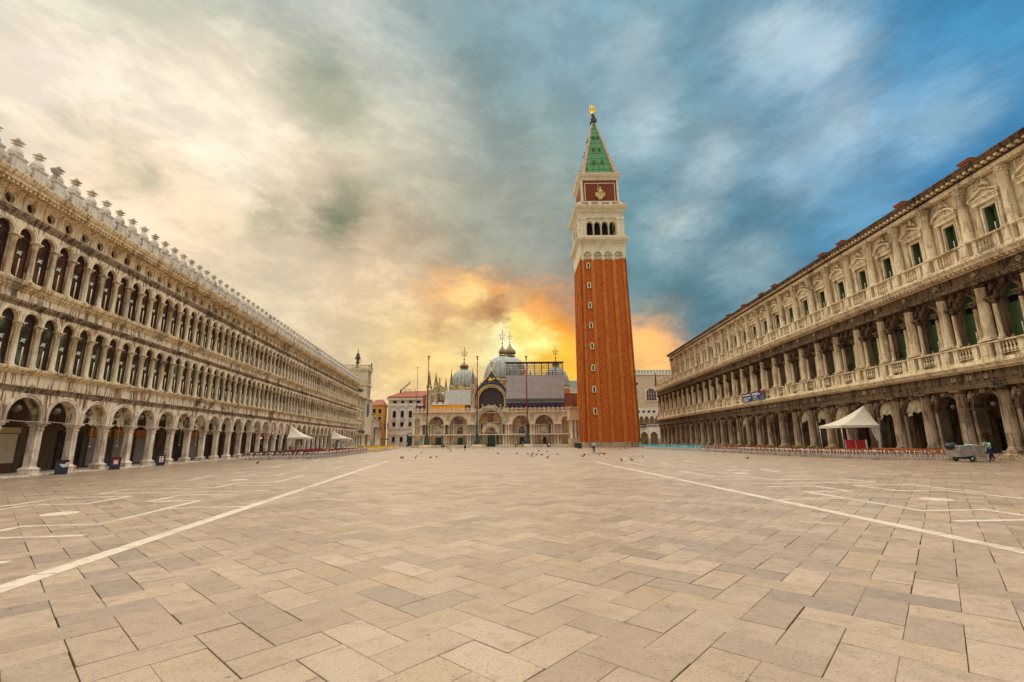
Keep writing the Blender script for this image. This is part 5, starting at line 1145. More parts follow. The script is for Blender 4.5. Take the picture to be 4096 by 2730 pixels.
ob('porch_cornice', MB().box(-.1, 12.6, -1.0, 0, 6.2, 6.8).mesh('porch_cornice', S_RGR), hw_); ob('porch_shade', MB().box(.1, 12.4, -.05, -.02, .2, 6.1).mesh('porch_shade', DARKIN), hw_); ob('porch_step', MB().box(-.1, 12.6, -1.2, 0, 0, .6).mesh('porch_step', BGR), hw_)  # porch_shade: near-black sheet painting the shade behind the columns
house('yellow_house', (-53.8, 178, 0), R(8), 4.4, 12, 15.4, H_YEL, 'bright yellow house with terracotta roof behind the white columned house', [(x, z) for x in (1.1, 3.2) for z in (6.0, 9.4, 12.4)], 2.4, .55, 1.7)
house('peach_house', (-57.5, 232, 0), R(4), 10.5, 12, 14.0, H_PEACH, 'peach house with red roof at the end of the side street', [(x, z) for x in (1.5, 4.2, 6.9, 9.4) for z in (3.6, 7.0, 10.4)], 1.6, .6, 1.7)
house('white_gabled_house', (-64.0, 262, 0), R(0), 20, 12, 21.0, H_WHITE, 'white house with red roof rising behind the peach house', [(x, 17.4) for x in (3, 8, 13, 17)], 2.4, .7, 2)
AW = empty('green_awning', (-49.7, 176, 0), label='small dark green shop awning in the side street', cat='awning')
ob('awning_cloth', MB().prism([(0, 2.6), (3.3, 2.5), (3.3, 2.9), (0, 3.1)], 0, 2.2).mesh('awning_cloth', plain('green_awning_cloth', (.02, .22, .14), .7)), AW); ob('awning_post', MB().tube([(.1, .1, 0), (.1, .1, 2.7)], .05, 5).mesh('awning_post', IRON), AW); ob('awning_post', MB().tube([(3.2, .1, 0), (3.2, .1, 2.6)], .05, 5).mesh('awning_post', IRON), AW)
for i_, (x, z, c, lab) in enumerate(((-49.6, 7.4, (.05, .1, .3), 'small blue flag'), (-48.4, 7.8, (.5, .09, .05), 'small red flag'))):
    F_ = empty('street_flag', (x, 180, z), label=lab+' hanging over the side street', cat='flag'); ob('flag_pole', MB().tube([(0, 0, 0), (.9, -.3, 1.6)], .035, 5).mesh('flag_pole', IRON), F_); ob('flag_cloth', MB().prism([(.5, .9), (.9, 1.6), (1.0, .3), (.9, -1.2), (.45, -1.0)], -.2, -.16).mesh('flag_cloth', plain(lab.replace(' ', '_'), c, .8)), F_)
# white palace left of the church
PW = empty('white_palace', (-49.2, 185, 0), label='tall white palace with red roof and crane left of the basilica', cat='building')
ob('wall', MB().box(0, 20, 0, 16, 0, 18.0).mesh('wall', H_WHITE), PW)
for z, h, pj in ((4.3, .3, .15), (6.6, .35, .2), (15.6, .5, .3), (18.0, .5, .8)): ob('belt_course', MB().box(-pj, 20, -pj, .1, z, z+h).mesh('belt_course', H_WHITE), PW)
m_ = MB()
for j in range(40): m_.box(j*.5, j*.5+.24, -.7, 0, 17.6, 18.0)
ob('dentil_row', m_.mesh('dentil_row', H_WHITE), PW, kind='stuff')
r_ = MB(); r_.rings([(10.6, 8.6, 18.5), (10.2, 8.2, 19.3), (6, 1, 22.2)], 10, 8); ob('roof', r_.mesh('roof', ROOFT), PW)
XW = [2.5, 5.6, 8.8, 11.9]
wallwin(PW, [(x, 1.6) for x in XW[:2]], .55, 2.0); wallwin(PW, [(x, 7.6) for x in XW], .58, 1.6); wallwin(PW, [(x, 11.0) for x in XW], .62, 2.6); wallwin(PW, [(x, 16.65) for x in XW], .62, 1.1, sill=False)
for x in XW: ob('window_balustrade', MB().box(x-.8, x+.8, -.3, 0, 10.0, 10.2).box(x-.8, x+.8, -.3, 0, 10.8, 10.98).box(x-.8, x-.55, -.28, 0, 10.2, 10.8).box(x+.55, x+.8, -.28, 0, 10.2, 10.8).box(x-.3, x-.2, -.25, -.1, 10.2, 10.8).box(x+.2, x+.3, -.25, -.1, 10.2, 10.8).box(x-.05, x+.05, -.25, -.1, 10.2, 10.8).mesh('window_balustrade', H_WHITE), PW)
for x in (.5, 4.0, 7.2, 10.4): ob('pilaster', MB().box(x-.35, x+.35, -.18, 0, 7.0, 15.0).rings([(.4, .25, 14.6), (.55, .35, 15.6)], x, -.1).mesh('pilaster', H_WHITE), PW)
ob('arched_door', MB().ring(8.9, 3.9, 0, 1.15, -.04, .0, 14, foot=3.9).mesh('arched_door', plain('dark_green_door', (.02, .05, .045), .5)), PW); ob('door_arch', MB().ring(8.9, 3.9, 1.15, 1.5, -.15, 0, 14, foot=3.9).mesh('door_arch', H_WHITE), PW)
ob('round_sign', MB().lathe([(.01, 0), (.55, .02)], 18).mesh('round_sign', H_WHITE), PW, (8.9, -.1, 4.2)).rotation_euler = (R(90), 0, 0)
ob('roof_rail', MB().box(5, 9.5, 5, 5.1, 22.6, 22.7).box(5, 5.1, 5, 5.1, 21, 22.7).box(7, 7.1, 5, 5.1, 21, 22.7).box(9.4, 9.5, 5, 5.1, 21, 22.7).mesh('roof_rail', IRON), PW)
CR = empty('roof_crane', (-45.0, 190, 20.3), label='small lattice crane jib tilted above the red palace roof', cat='crane')
m_ = MB(); m_.tube([(0, 0, 0), (0, 0, 1.9)], .45, 8); ob('crane_base', m_.mesh('crane_base', H_WHITE), CR)
for dz in (0, .55): ob('jib_chord', MB().tube([(-.6, 0, 1.6+dz), (3.1, 0, 4.9+dz*1.3)], .1, 5).mesh('jib_chord', IRON), CR)
for j in range(8): ob('jib_lattice', MB().tube([(-.5+j*.45, 0, 1.7+j*.4), (-.3+j*.45, 0, 2.45+j*.42)], .06, 4).mesh('jib_lattice', IRON), CR)
ob('counterweight', MB().box(-1.0, -.3, -.3, .3, .6, 2.2).mesh('counterweight', IRON), CR)
# pink palace right of the tower
DIAM, t, b = mat('pink_white_diamond_brick'); p = pos(t); sp_ = t.new('ShaderNodeSeparateXYZ'); t.put(sp_.inputs[0], p)
u_ = t.math('ABSOLUTE', t.math('SUBTRACT', t.math('MODULO', t.math('ADD', sp_.outputs[0], 90.0), 2.6), 1.3)); v_ = t.math('ABSOLUTE', t.math('SUBTRACT', t.math('MODULO', t.math('ADD', sp_.outputs[2], 90.0), 2.6), 1.3))
dd = t.math('MODULO', t.math('MULTIPLY', t.math('ADD', u_, v_), 2.3), 1.0)
c = t.mix(t.ramp(dd, .42, .5), (.66, .46, .25), (.70, .60, .42)); c = t.mix(t.ramp(t.noise(p, 1.2, 4, .6), .4, .7, 0, .4), c, (.5, .3, .15)); t.put(b.inputs['Base Color'], c); b.inputs['Roughness'].default_value = .85
DP = empty('pink_gothic_palace', (43.0, 172, 0), label='pink diamond-patterned gothic palace with pointed arcades right of the bell tower', cat='building')
DW = 24.0
ob('upper_wall', MB().box(0, DW, 0, 14, 13.2, 25.3).mesh('upper_wall', DIAM), DP); ob('gallery_back', MB().box(0, DW, 3.6, 4, 0, 13.2).mesh('gallery_back', H_BEIGE), DP); ob('gallery_floor', MB().box(0, DW, 0, 3.6, 5.5, 6.0).mesh('gallery_floor', H_WHITE), DP)
m_ = MB()
def pointed(m_, x0, x1, z0, z1, cx, zs, r, y0_, y1_, n=8):
    P_ = []
    R_ = r*1.25
    for j in range(n+1): a = math.acos((R_-r)/R_)*j/n; P_.append((cx-r+R_-R_*math.cos(a), zs+R_*math.sin(a)))
    P_ = P_+[(2*cx-x, z) for x, z in reversed(P_[:-1])]
    m_.quad((x0, y0_, zs), (cx-r, y0_, zs), (cx-r, y0_, z1), (x0, y0_, z1)); m_.quad((cx+r, y0_, zs), (x1, y0_, zs), (x1, y0_, z1), (cx+r, y0_, z1))
    for a, b_ in zip(P_, P_[1:]):
        m_.quad((a[0], y0_, a[1]), (b_[0], y0_, b_[1]), (b_[0], y0_, z1), (a[0], y0_, z1)); m_.quad((a[0], y0_, a[1]), (a[0], y1_, a[1]), (b_[0], y1_, b_[1]), (b_[0], y0_, b_[1]))
for j in range(7):
    x = -.5+j*3.55; pointed(m_, x, x+3.55, 0, 5.5, x+1.77, 2.7, 1.45, 0, .8)
ob('ground_arcade', m_.mesh('ground_arcade', H_WHITE), DP); m_ = MB()
for j in range(13):
    x = -.6+j*1.9; pointed(m_, x, x+1.9, 6, 11.0, x+.95, 9.2, .72, 0, .6)
m_.box(0, DW, 0, .5, 12.6, 13.2); ob('loggia_arcade', m_.mesh('loggia_arcade', H_WHITE), DP)
DGC = MB().lathe([(.45, 0), (.4, 2.0), (.62, 2.5)], 10).rings([(.66, .5, 2.5), (.66, .5, 2.72)]).mesh('arcade_column', H_WHITE); DLC = MB().lathe([(.24, 0), (.2, 2.6), (.36, 3.0)], 8).rings([(.4, .4, 3.0), (.4, .4, 3.2)]).mesh('loggia_column', BPNK)
for j in range(8): ob('arcade_column', DGC, DP, (-.5+j*3.55, .4, 0))
QF = MB()
for a in range(4): QF.ring(.27*math.cos(a*math.pi/2), .27*math.sin(a*math.pi/2), 0.0, .25, -.02, .02, 8, 0, 2*math.pi)
QFM = QF.mesh('quatrefoil', DARKIN)
for j in range(13): ob('loggia_column', DLC, DP, (-.6+j*1.9, .3, 6.0)); ob('quatrefoil', QFM, DP, (-.6+j*1.9, -.03, 11.75))
ob('quatrefoil_band', MB().box(0, DW, 0, .5, 11.0, 12.6).mesh('quatrefoil_band', H_WHITE), DP)
m_ = MB()
for j in range(50): m_.box(j*.46, j*.46+.12, .2, .35, 6.0, 7.0)
m_.box(0, DW, .15, .4, 7.0, 7.15); ob('loggia_balustrade', m_.mesh('loggia_balustrade', H_WHITE), DP)
o = ob('pointed_window', MB().ring(8.3, 18.3, 1.85, 2.25, -.2, .1, 14, foot=2.6).box(6.0, 10.6, -.25, .1, 15.4, 15.75).mesh('pointed_window', H_WHITE), DP); ob('window_pane', MB().ring(8.3, 18.3, 0, 1.86, -.06, -.02, 14, foot=2.55).mesh('window_pane', DGLASS), o)
for x in (7.4, 8.3, 9.2): ob('mullion', MB().box(x-.06, x+.06, -.12, -.06, 15.75, 20.0).mesh('mullion', BTAN), o)
for z in (16.8, 18.1): ob('transom', MB().box(6.45, 10.15, -.12, -.06, z, z+.1).mesh('transom', BTAN), o)
o = ob('round_window', MB().ring(3.3, 22.0, .55, .8, -.12, .05, 16, 0, 2*math.pi).mesh('round_window', H_WHITE), DP); ob('pane', MB().ring(3.3, 22.0, 0, .56, -.05, -.01, 14, 0, 2*math.pi).mesh('pane', DGLASS), o)
ob('cornice', MB().box(-.2, DW, -.3, .3, 25.3, 25.7).mesh('cornice', H_WHITE), DP)
CREN = MB().prism([(-.35, 0), (.35, 0), (.22, .5), (.3, .75), (.1, 1.1), (0, 1.7), (-.1, 1.1), (-.3, .75), (-.22, .5)], -.15, .15).mesh('crenel', H_WHITE)
for j in range(21): ob('crenel', CREN, DP, (.4+j*1.13, .0, 25.7))
ob('lead_roof', MB().prism([(0, 25.5), (DW, 25.5), (DW, 27.4), (0, 27.4)], 2, 12).mesh('lead_roof', LEAD), DP)
def text_mesh(name, s, size, mt):
    cu = bpy.data.curves.new(name, 'FONT'); cu.body = s; cu.size = size; cu.extrude = .01; cu.align_x = 'CENTER'; cu.align_y = 'CENTER'
    o = bpy.data.objects.new(name, cu); col.objects.link(o); dg = bpy.context.evaluated_depsgraph_get(); me = bpy.data.meshes.new_from_object(o.evaluated_get(dg)); bpy.data.objects.remove(o)
    me.materials.clear(); me.materials.append(mt); return me
BLK = plain('black_banner_cloth', (.015, .015, .018), .8); WPR = plain('white_print', (.8, .78, .72), .7)
BN = empty('exhibition_banner', (46.6, 171.7, 6.0), label='black banner with white capitals hung on the pink palace gallery rail', cat='banner')
ob('banner_cloth', MB().box(-2.0, 2.2, -.06, 0, 0, 1.15).mesh('banner_cloth', BLK), BN); ob('banner_lettering', text_mesh('banner_lettering', 'GUARIENTO', .78, WPR), BN, (.1, -.08, .56)).rotation_euler = (R(90), 0, 0)
# buildings wedged between the church and the tower
TR = empty('church_side_wing', (19.2, 156, 0), label='grey and brick side wing between basilica and bell tower', cat='building')
ob('wall', MB().box(0, 14, 0, 16, 0, 12.0).mesh('wall', BGR), TR); ob('brick_upper_wall', MB().box(-1, 14, 3, 16, 12, 17.5).mesh('brick_upper_wall', BRICKC), TR); ob('lean_roof', MB().prism([(0, 11.6), (9, 11.6), (9, 13.2), (0, 13.2)], .5, 3).mesh('lean_roof', S_RDARK), TR)
wallwin(TR, [(1.0, 4.6), (3.4, 4.6), (1.2, 8.0), (3.6, 8.0)], .55, 1.8); ob('belt_course', MB().box(-.1, 14, -.15, 0, 7.0, 7.25).box(-.1, 14, -.2, .4, 11.7, 12.1).mesh('belt_course', BW), TR)
RP = empty('rear_palace_wing', (20.5, 196, 0), label='white rear palace wing with round windows and grey-green roof behind the church', cat='building')
ob('wall', MB().box(0, 16, 0, 10, 0, 22.4).mesh('wall', H_WHITE), RP); ob('lead_roof', MB().prism([(0, 22.4), (16, 22.4), (16, 26.4), (0, 26.4)], .5, 9).mesh('lead_roof', plain('pale_green_roof', (.34, .46, .40), .5, var=.12)), RP)
for z in (18.0, 20.4, 22.2): ob('belt_course', MB().box(-.1, 16, -.25, 0, z, z+.35).mesh('belt_course', BW), RP)
for x in (1.5, 3.4, 5.3): ob('round_window', MB().ring(x, 19.4, 0, .42, -.03, .02, 12, 0, 2*math.pi).mesh('round_window', DARKIN), RP)
LG_ = empty('marble_loggia', (18.4, 117.0+3, 0), label='small tan marble loggia at the left foot of the bell tower', cat='building')
LG_.location = (15.6, 128, 0)
ob('podium', MB().box(0, 6, 0, 6, 0, 2.3).mesh('podium', BTAN), LG_); ob('loggia_wall', MB().box(.6, 6, .8, 6, 2.3, 8.6).mesh('loggia_wall', BTAN), LG_); ob('loggia_cornice', MB().box(-.2, 6, -.2, 6, 7.2, 8.0).box(0, 6, 0, 6, 8.0, 10.4).box(-.2, 6, -.2, 6, 10.4, 10.8).mesh('loggia_cornice', BTAN), LG_)
for x in (.5, 1.5, 2.8): ob('column', bcol(BW, .3, 4.9), LG_, (x, .45, 2.3))
# ---------------------------------------------------------------- cafe furniture
ALU = plain('brushed_aluminium_tube', (.74, .72, .68), .35, .3, var=.08)
WOV = {'brown': plain('brown_woven_cane', (.17, .062, .03), .7, var=.25, scale=30), 'russet': plain('russet_woven_cane', (.30, .10, .03), .7, var=.25, scale=30), 'red': plain('red_woven_cane', (.36, .02, .018), .7, var=.2, scale=30), 'yellow': plain('yellow_woven_cane', (.80, .52, .02), .7, var=.15, scale=30), 'turquoise': plain('turquoise_woven_cane', (.03, .40, .44), .7, var=.2, scale=30)}
def chair_parts(k):
    m = WOV[k]
    seat = MB().rings([(.21, .2, .43), (.22, .21, .45), (.215, .205, .465)]).mesh('seat', m)
    b_ = MB()
    for j in range(8):                       # curved back shell
        a0, a1 = math.pi*(.06+.88*j/8), math.pi*(.06+.88*(j+1)/8)
        P0, P1 = (.24*math.cos(a0), .02+.22*math.sin(a0)), (.24*math.cos(a1), .02+.22*math.sin(a1))
        z0 = .56-.07*math.sin((a0+a1)/2); z1 = .72+.13*math.sin((a0+a1)/2)
        b_.quad((P0[0], P0[1], z0), (P1[0], P1[1], z0), (P1[0]*1.05, P1[1]*1.12, z1), (P0[0]*1.05, P0[1]*1.12, z1)); b_.quad((P1[0]*.94, P1[1]*.92, z0), (P0[0]*.94, P0[1]*.92, z0), (P0[0]*.99, P0[1]*1.05, z1), (P1[0]*.99, P1[1]*1.05, z1))
        b_.quad((P0[0]*1.05, P0[1]*1.12, z1), (P1[0]*1.05, P1[1]*1.12, z1), (P1[0]*.99, P1[1]*1.05, z1), (P0[0]*.99, P0[1]*1.05, z1))
    back = b_.mesh('backrest', m)
    fl = MB().tube([(0, 0, 0), (0, .03, .44)], .022, 5).mesh('front_leg', ALU); bl = MB().tube([(0, .07, 0), (0, 0, .46), (0, .05, .8)], .022, 5).mesh('back_leg', ALU)
    arm = MB().tube([(0, -.21, .44), (0, -.2, .63), (0, -.12, .68), (0, .12, .69), (0, .24, .72)], .026, 5).mesh('armrest', ALU)
    return seat, back, fl, bl, arm
CHP = {k: chair_parts(k) for k in WOV}
def chair_single(k):
    m_ = MB(); m_.box(-.21, .21, -.2, .2, .43, .465, 0)
    for j in range(4):
        a0, a1 = math.pi*(.06+.88*j/4), math.pi*(.06+.88*(j+1)/4); P0, P1 = (.25*math.cos(a0), .02+.23*math.sin(a0)), (.25*math.cos(a1), .02+.23*math.sin(a1))
        m_.quad((P0[0], P0[1], .5), (P1[0], P1[1], .5), (P1[0], P1[1], .84), (P0[0], P0[1], .84), 0)
    for sx in (-.23, .23): m_.tube([(sx, -.22, 0), (sx, -.2, .63), (sx, .1, .69), (sx, .2, .7)], .024, 4, 1); m_.tube([(sx*.85, .27, 0), (sx*.85, .2, .5)], .024, 4, 1)
    return m_.mesh('cafe_chair', WOV[k], ALU)
CHS = {k: chair_single(k) for k in WOV}
rf = random.Random(21)
def chair(par, s, out, k, rz, detailed, label, group):
    q = world(par, (s, -out, 0)); a = par.rotation_euler[2]+rz
    if detailed:
        o = empty('cafe_chair', q, a, label=label, cat='chair', group=group); seat, back, fl, bl, arm = CHP[k]
        ob('seat', seat, o); ob('backrest', back, o)
        for sx in (-.22, .22): ob('front_leg', fl, o, (sx, -.22, 0)); ob('back_leg', bl, o, (sx*.85, .2, 0)); ob('armrest', arm, o, (sx*1.06, 0, 0))
    else: ob('cafe_chair', CHS[k], None, q, a, label=label, cat='chair', group=group)
TTOP = MB().lathe([(.34, .70), (.35, .715), (.34, .73)], 18).mesh('table_top', ALU); TLEG = MB().tube([(0, 0, .03), (0, 0, .71)], .03, 6).mesh('table_leg', ALU); TFT = MB().lathe([(.22, 0), (.2, .03), (.03, .05)], 10).mesh('table_foot', IRON)
def table(par, s, out, label, group):
    o = empty('cafe_table', world(par, (s, -out, 0)), 0, label=label, cat='table', group=group); ob('table_top', TTOP, o); ob('table_leg', TLEG, o); ob('table_foot', TFT, o)
def outR(s):
    P_ = [(.4, 4.6), (1.2, 5.8), (2.2, 8.4), (4.3, 10.3), (12, 11.8), (35, 13.7), (60, 17.5)]
    for (a, b_), (c, d) in zip(P_, P_[1:]):
        if a <= s <= c: return b_+(d-b_)*(s-a)/(c-a)
    return 5
rest = MB(); REST_M = {k: j for j, k in enumerate(WOV)}
def chair_rest(par, s, out, k, rz):
    q = world(par, (s, -out, 0)); a = par.rotation_euler[2]+rz; c_, s_ = math.cos(a), math.sin(a); me = CHS[k]; i0 = len(rest.v)
    rest.v += [(q.x+v.co.x*c_-v.co.y*s_, q.y+v.co.x*s_+v.co.y*c_, v.co.z) for v in me.vertices]
    for p_ in me.polygons: rest.f.append(tuple(i0+j for j in p_.vertices)); rest.m.append(REST_M[k] if p_.material_index == 0 else len(WOV)); rest.s.append(False)
ROWN = ['front', 'second', 'third', 'fourth', 'fifth']
DESC = {'brown': 'brown woven cafe chair', 'red': 'red woven cafe chair', 'yellow': 'yellow cafe chair', 'russet': 'russet cane cafe chair', 'turquoise': 'turquoise cafe chair'}
# left terrace: brown then red, rows out from the arcade; yellow block farther on
for c_ in range(33):
    s = 24.6+c_*.93
    for r_ in range(9):
        out = 2.6+r_*1.12+rf.uniform(-.1, .1)
        if c_ == 0 and r_ > 7: continue
        k = 'red' if (s > 42 or (s > 36 and r_ < 5) or (s > 33 and rf.random() < .2)) else 'brown'
        row = 8-r_; rz = (math.pi if r_ > 6 else (-math.pi/2 if c_ < 2 else rf.choice((0, math.pi, math.pi/2, -math.pi/2))))+rf.uniform(-.4, .4)
        if r_ < 6 and c_ > 2: chair_rest(LB, s, out, k, rz)
        elif r_ < 6: chair(LB, s, out, k, rz, True, '%s, near-end line %s of left terrace, %s from arcade' % (DESC[k], ('one', 'two', 'three')[c_], ORD[r_]), k+' chairs of the left terrace')
        else: chair(LB, s+rf.uniform(-.1, .1), out, k, rz, row < 2, '%s, left terrace %s row, %s from near end' % (DESC[k], ROWN[row], ordw(c_)), k+' chairs of the left terrace')
        if c_ % 3 == 0 and r_ % 2 == 0 and r_ < 8:
            if r_ >= 4 or c_ < 3: table(LB, s+.64, out+.5, 'round metal cafe table, left terrace, %s from near end, %s line out' % (ordw(c_//3), ORD[r_//2]), 'tables of the left terrace')
for c_ in range(26):
    for r_ in range(5):
        s, out, rz = 56+c_*1.4+rf.uniform(-.15, .15), 8.2+r_*1.15+rf.uniform(-.15, .15), rf.uniform(0, 6.28)
        if r_ < 3: chair_rest(LB, s, out, 'yellow', rz)
        else: chair(LB, s, out, 'yellow', rz, False, '%s, far left terrace %s row, %s from near end' % (DESC['yellow'], ROWN[4-r_], ordw(c_)), 'yellow chairs of the far left terrace')
# right terrace: russet then turquoise
for c_ in range(40):
    s = .9+c_*.86
    for r_ in range(5):
        out = outR(s)-.35-r_*1.1+rf.uniform(-.1, .1); rz = (math.pi if r_ < 2 else rf.choice((math.pi, 0, math.pi/2, -math.pi/2)))+rf.uniform(-.4, .4)
        if out < 2.9: continue
        if r_ > 1: chair_rest(RB, -s, out, 'russet', rz)
        else: chair(RB, -(s+rf.uniform(-.1, .1)), out, 'russet', rz, r_ < 2 and s < 24, '%s, right terrace %s row, %s from near end' % (DESC['russet'], ROWN[r_], ordw(c_)), 'russet chairs of the right terrace')
        if c_ % 3 == 0 and r_ == 1: table(RB, -(s+.43), out+.5, 'round metal cafe table on the right terrace, %s from the near end' % ordw(c_//3), 'tables of the right terrace')
for c_ in range(22):
    s = 35.5+c_*1.25
    for r_ in range(3):
        rz = rf.uniform(0, 6.28); out = outR(min(s, 59.9))-.4-r_*1.2
        if r_ > 0: chair_rest(RB, -s, out, 'turquoise', rz)
        else: chair(RB, -(s+rf.uniform(-.15, .15)), out, 'turquoise', rz, False, '%s, %s from near end in front row by bell tower' % (DESC['turquoise'], ordw(c_)), 'turquoise chairs of the far right terrace')
ob('inner_row_chairs', rest.mesh('inner_row_chairs', *[WOV[k] for k in WOV], ALU), None, label='dense inner rows of mixed coloured cafe chairs behind the front rows', cat='chairs', kind='stuff')
# lean-to canopies over the bandstands
CANV = stone('cream_canvas', (.74, .66, .52), (.68, .58, .43), (.5, .4, .27), streak=.15, spot=.2, rough=.75, bmp=.15); CANP = stone('pinkish_canvas', (.70, .60, .50), (.62, .52, .42), (.45, .35, .26), streak=.15, spot=.2, rough=.75, bmp=.15); DRAP = stone('cream_curtain_cloth', (.66, .56, .36), (.52, .41, .24), (.26, .18, .09), streak=.35, spot=.35, bmp=.3)
def canopy(par, s, w_, d_, he, za, mt, label, sgn):
    """half pyramid roof: ridge point at the arcade, eaves on three sides, tied drapes and posts"""
    o = empty('bandstand_canopy', world(par, (s, 0, 0)), par.rotation_euler[2], label=label, cat='canopy')
    m_ = MB(); N = 12; ap = Vector((0, -.25, za))
    E_ = [Vector((-w_/2, -.4, he))]+[Vector((-w_/2, -.4-(d_-.4)*j/6, he)) for j in range(1, 7)]+[Vector((-w_/2+w_*j/8, -d_, he)) for j in range(1, 9)]+[Vector((w_/2, -d_+(d_-.4)*j/6, he)) for j in range(1, 7)]
    for a, b_ in zip(E_, E_[1:]):
        for q in range(8):
            def P_(e, u):
                v = ap.lerp(e, u); sag = .36*math.sin(math.pi*u)*(1.0 if abs(e.x) > w_*.4 else .7)
                return (v.x, v.y, v.z-sag)
            m_.quad(P_(a, q/8), P_(b_, q/8), P_(b_, (q+1)/8), P_(a, (q+1)/8), 0, True)
        m_.quad(tuple(a), tuple(b_), (b_.x, b_.y, he-.28), (a.x, a.y, he-.28), 0, True)
    ob('canopy_roof', m_.mesh('canopy_roof', mt), o)
    for x, y in ((-w_/2+.06, -d_+.06), (w_/2-.06, -d_+.06), (-w_/2+.06, -.5), (w_/2-.06, -.5)): ob('canopy_post', MB().tube([(x, y, 0), (x, y, he-.05)], .035, 6).mesh('canopy_post', ALU), o)
    for x in (-w_/2+.1, w_/2-.1):
        m_ = MB()
        prof = [(.0, he-.15, .75), (.15, he*.75, .62), (.42, he*.5, .34), (.55, he*.42, .16), (.5, he*.3, .22), (.45, .15, .3)]
        for (a0, z0, w0), (a1, z1, w1) in zip(prof, prof[1:]):
            for q in range(6):
                f0, f1 = -1+q/3, -1+(q+1)/3
                y = lambda w, f: -.55-w*(f+1)*.62
                m_.quad((x+.05*math.sin(q*2.2), y(w0, f0), z0), (x+.05*math.sin(q*2.2+2.2), y(w0, f1), z0), (x+.05*math.sin(q*2.2+2.2), y(w1, f1), z1), (x+.05*math.sin(q*2.2), y(w1, f0), z1), 0, True)
        ob('tied_drape', m_.mesh('tied_drape', mt), o)
    return o
canopy(LB, 47.4, 3.8, 3.4, 2.75, 4.75, CANV, 'cream lean-to canopy over the nearer bandstand on the left terrace', 1)
canopy(LB, 75.6, 4.2, 4.2, 2.7, 4.4, CANP, 'pinkish lean-to canopy over the farther bandstand on the left terrace', 1)
canopy(RB, -16.5, 4.2, 4.7, 3.3, 5.7, CANV, 'cream lean-to canopy over the bandstand on the right terrace', -1)
RED = plain('red_counter_cloth', (.52, .012, .014), .6, var=.1); WHT = plain('white_panel_paint', (.62, .58, .5), .6)
def counter(par, s, out, w_, z1, face, label, name='bandstand_counter'):
    o = empty(name, world(par, (s, -out, 0)), par.rotation_euler[2], label=label, cat='counter')
    ob('platform', MB().box(-w_/2-.4, w_/2+.4, -.3, 1.6, 0, .55).mesh('platform', SHBR), o)
    n = 2 if face is RED else 4
    for j in range(n): x0_ = -w_/2+j*w_/n; ob('front_panel', MB().box(x0_+.12, x0_+w_/n-.12, -.04, .04, .55, z1).mesh('front_panel', face), o); ob('panel_post', MB().box(x0_, x0_+.12, -.06, .06, .55, z1+.02).mesh('panel_post', WHT), o)
    ob('panel_post', MB().box(w_/2-.12, w_/2, -.06, .06, .55, z1+.02).mesh('panel_post', WHT), o)
counter(RB, -16.6, 1.9, 3.7, 1.65, RED, 'red and white bandstand counter under the right canopy'); counter(LB, 48.2, 2.0, 3.6, 1.5, WHT, 'white panelled bandstand front under the nearer left canopy'); counter(LB, 76.6, 2.2, 4.0, 1.5, WHT, 'white panelled bandstand front under the farther left canopy')
ORW = plain('orange_varnished_wood', (.50, .13, .015), .45, var=.2)
for j, s in enumerate((3.6, 7.4, 11.2)):
    o = empty('wooden_screen', world(RB, (-s, -2.6, 0)), RB.rotation_euler[2], label='low orange wooden terrace screen, %s from the right' % ORD[j], cat='screen', group='orange screens behind the right chairs')
    ob('screen_board', MB().box(-1.75, 1.75, -.04, .04, .5, .82).mesh('screen_board', ORW), o); ob('screen_post', MB().box(-1.7, -1.6, -.05, .05, 0, .5).mesh('screen_post', ORW), o); ob('screen_post', MB().box(1.6, 1.7, -.05, .05, 0, .5).mesh('screen_post', ORW), o)
# hedges in troughs
LEAFG = plain('green_box_leaf', (.06, .12, .018), .7, var=.5, scale=25); LEAFY = plain('yellow_flower_leaf', (.62, .40, .02), .7, var=.3, scale=25)
def hedge(par, s, out, L_, mt1, mt2, frac, label, seed, h0=.45):
    o = empty('flower_trough', world(par, (s, -out, 0)), par.rotation_euler[2], label=label, cat='planter')
    ob('trough', MB().rings([(L_/2, .2, 0), (L_/2, .26, h0)]).mesh('trough', SHBR), o); r = random.Random(seed); m_ = MB()
    for j in range(int(L_*260)):
        x, y, z = r.uniform(-L_/2, L_/2), r.gauss(0, .13), h0+abs(r.gauss(.18, .14)); a, b_ = r.uniform(0, 6.28), r.uniform(-.9, .9); u = Vector((math.cos(a), math.sin(a), b_))*.055; v = Vector((-math.sin(a), math.cos(a), r.uniform(-.6, .6)))*.04; c = Vector((x, y, z))
        m_.quad(tuple(c-u-v), tuple(c+u-v), tuple(c+u+v), tuple(c-u+v), 0 if r.random() > frac else 1)
    ob('foliage', m_.mesh('foliage', mt1, mt2), o, kind='stuff')
hedge(RB, -17.4, 7.3, 6.2, LEAFG, LEAFY, .08, 'long green hedge trough before the right canopy', 1)
hedge(LB, 46.4, 6.2, 3.0, LEAFG, LEAFY, .6, 'yellow flower trough before the nearer left canopy, near half', 2); hedge(LB, 50.2, 6.2, 3.8, LEAFG, LEAFY, .85, 'yellow flower trough before the nearer left canopy, far half', 3); hedge(LB, 75.0, 6.6, 6.0, LEAFG, LEAFY, .25, 'green hedge trough before the farther left canopy', 4); hedge(LB, 83.0, 7.0, 3.0, LEAFG, LEAFY, .6, 'small yellow-green flower trough beyond the farther left canopy', 5)
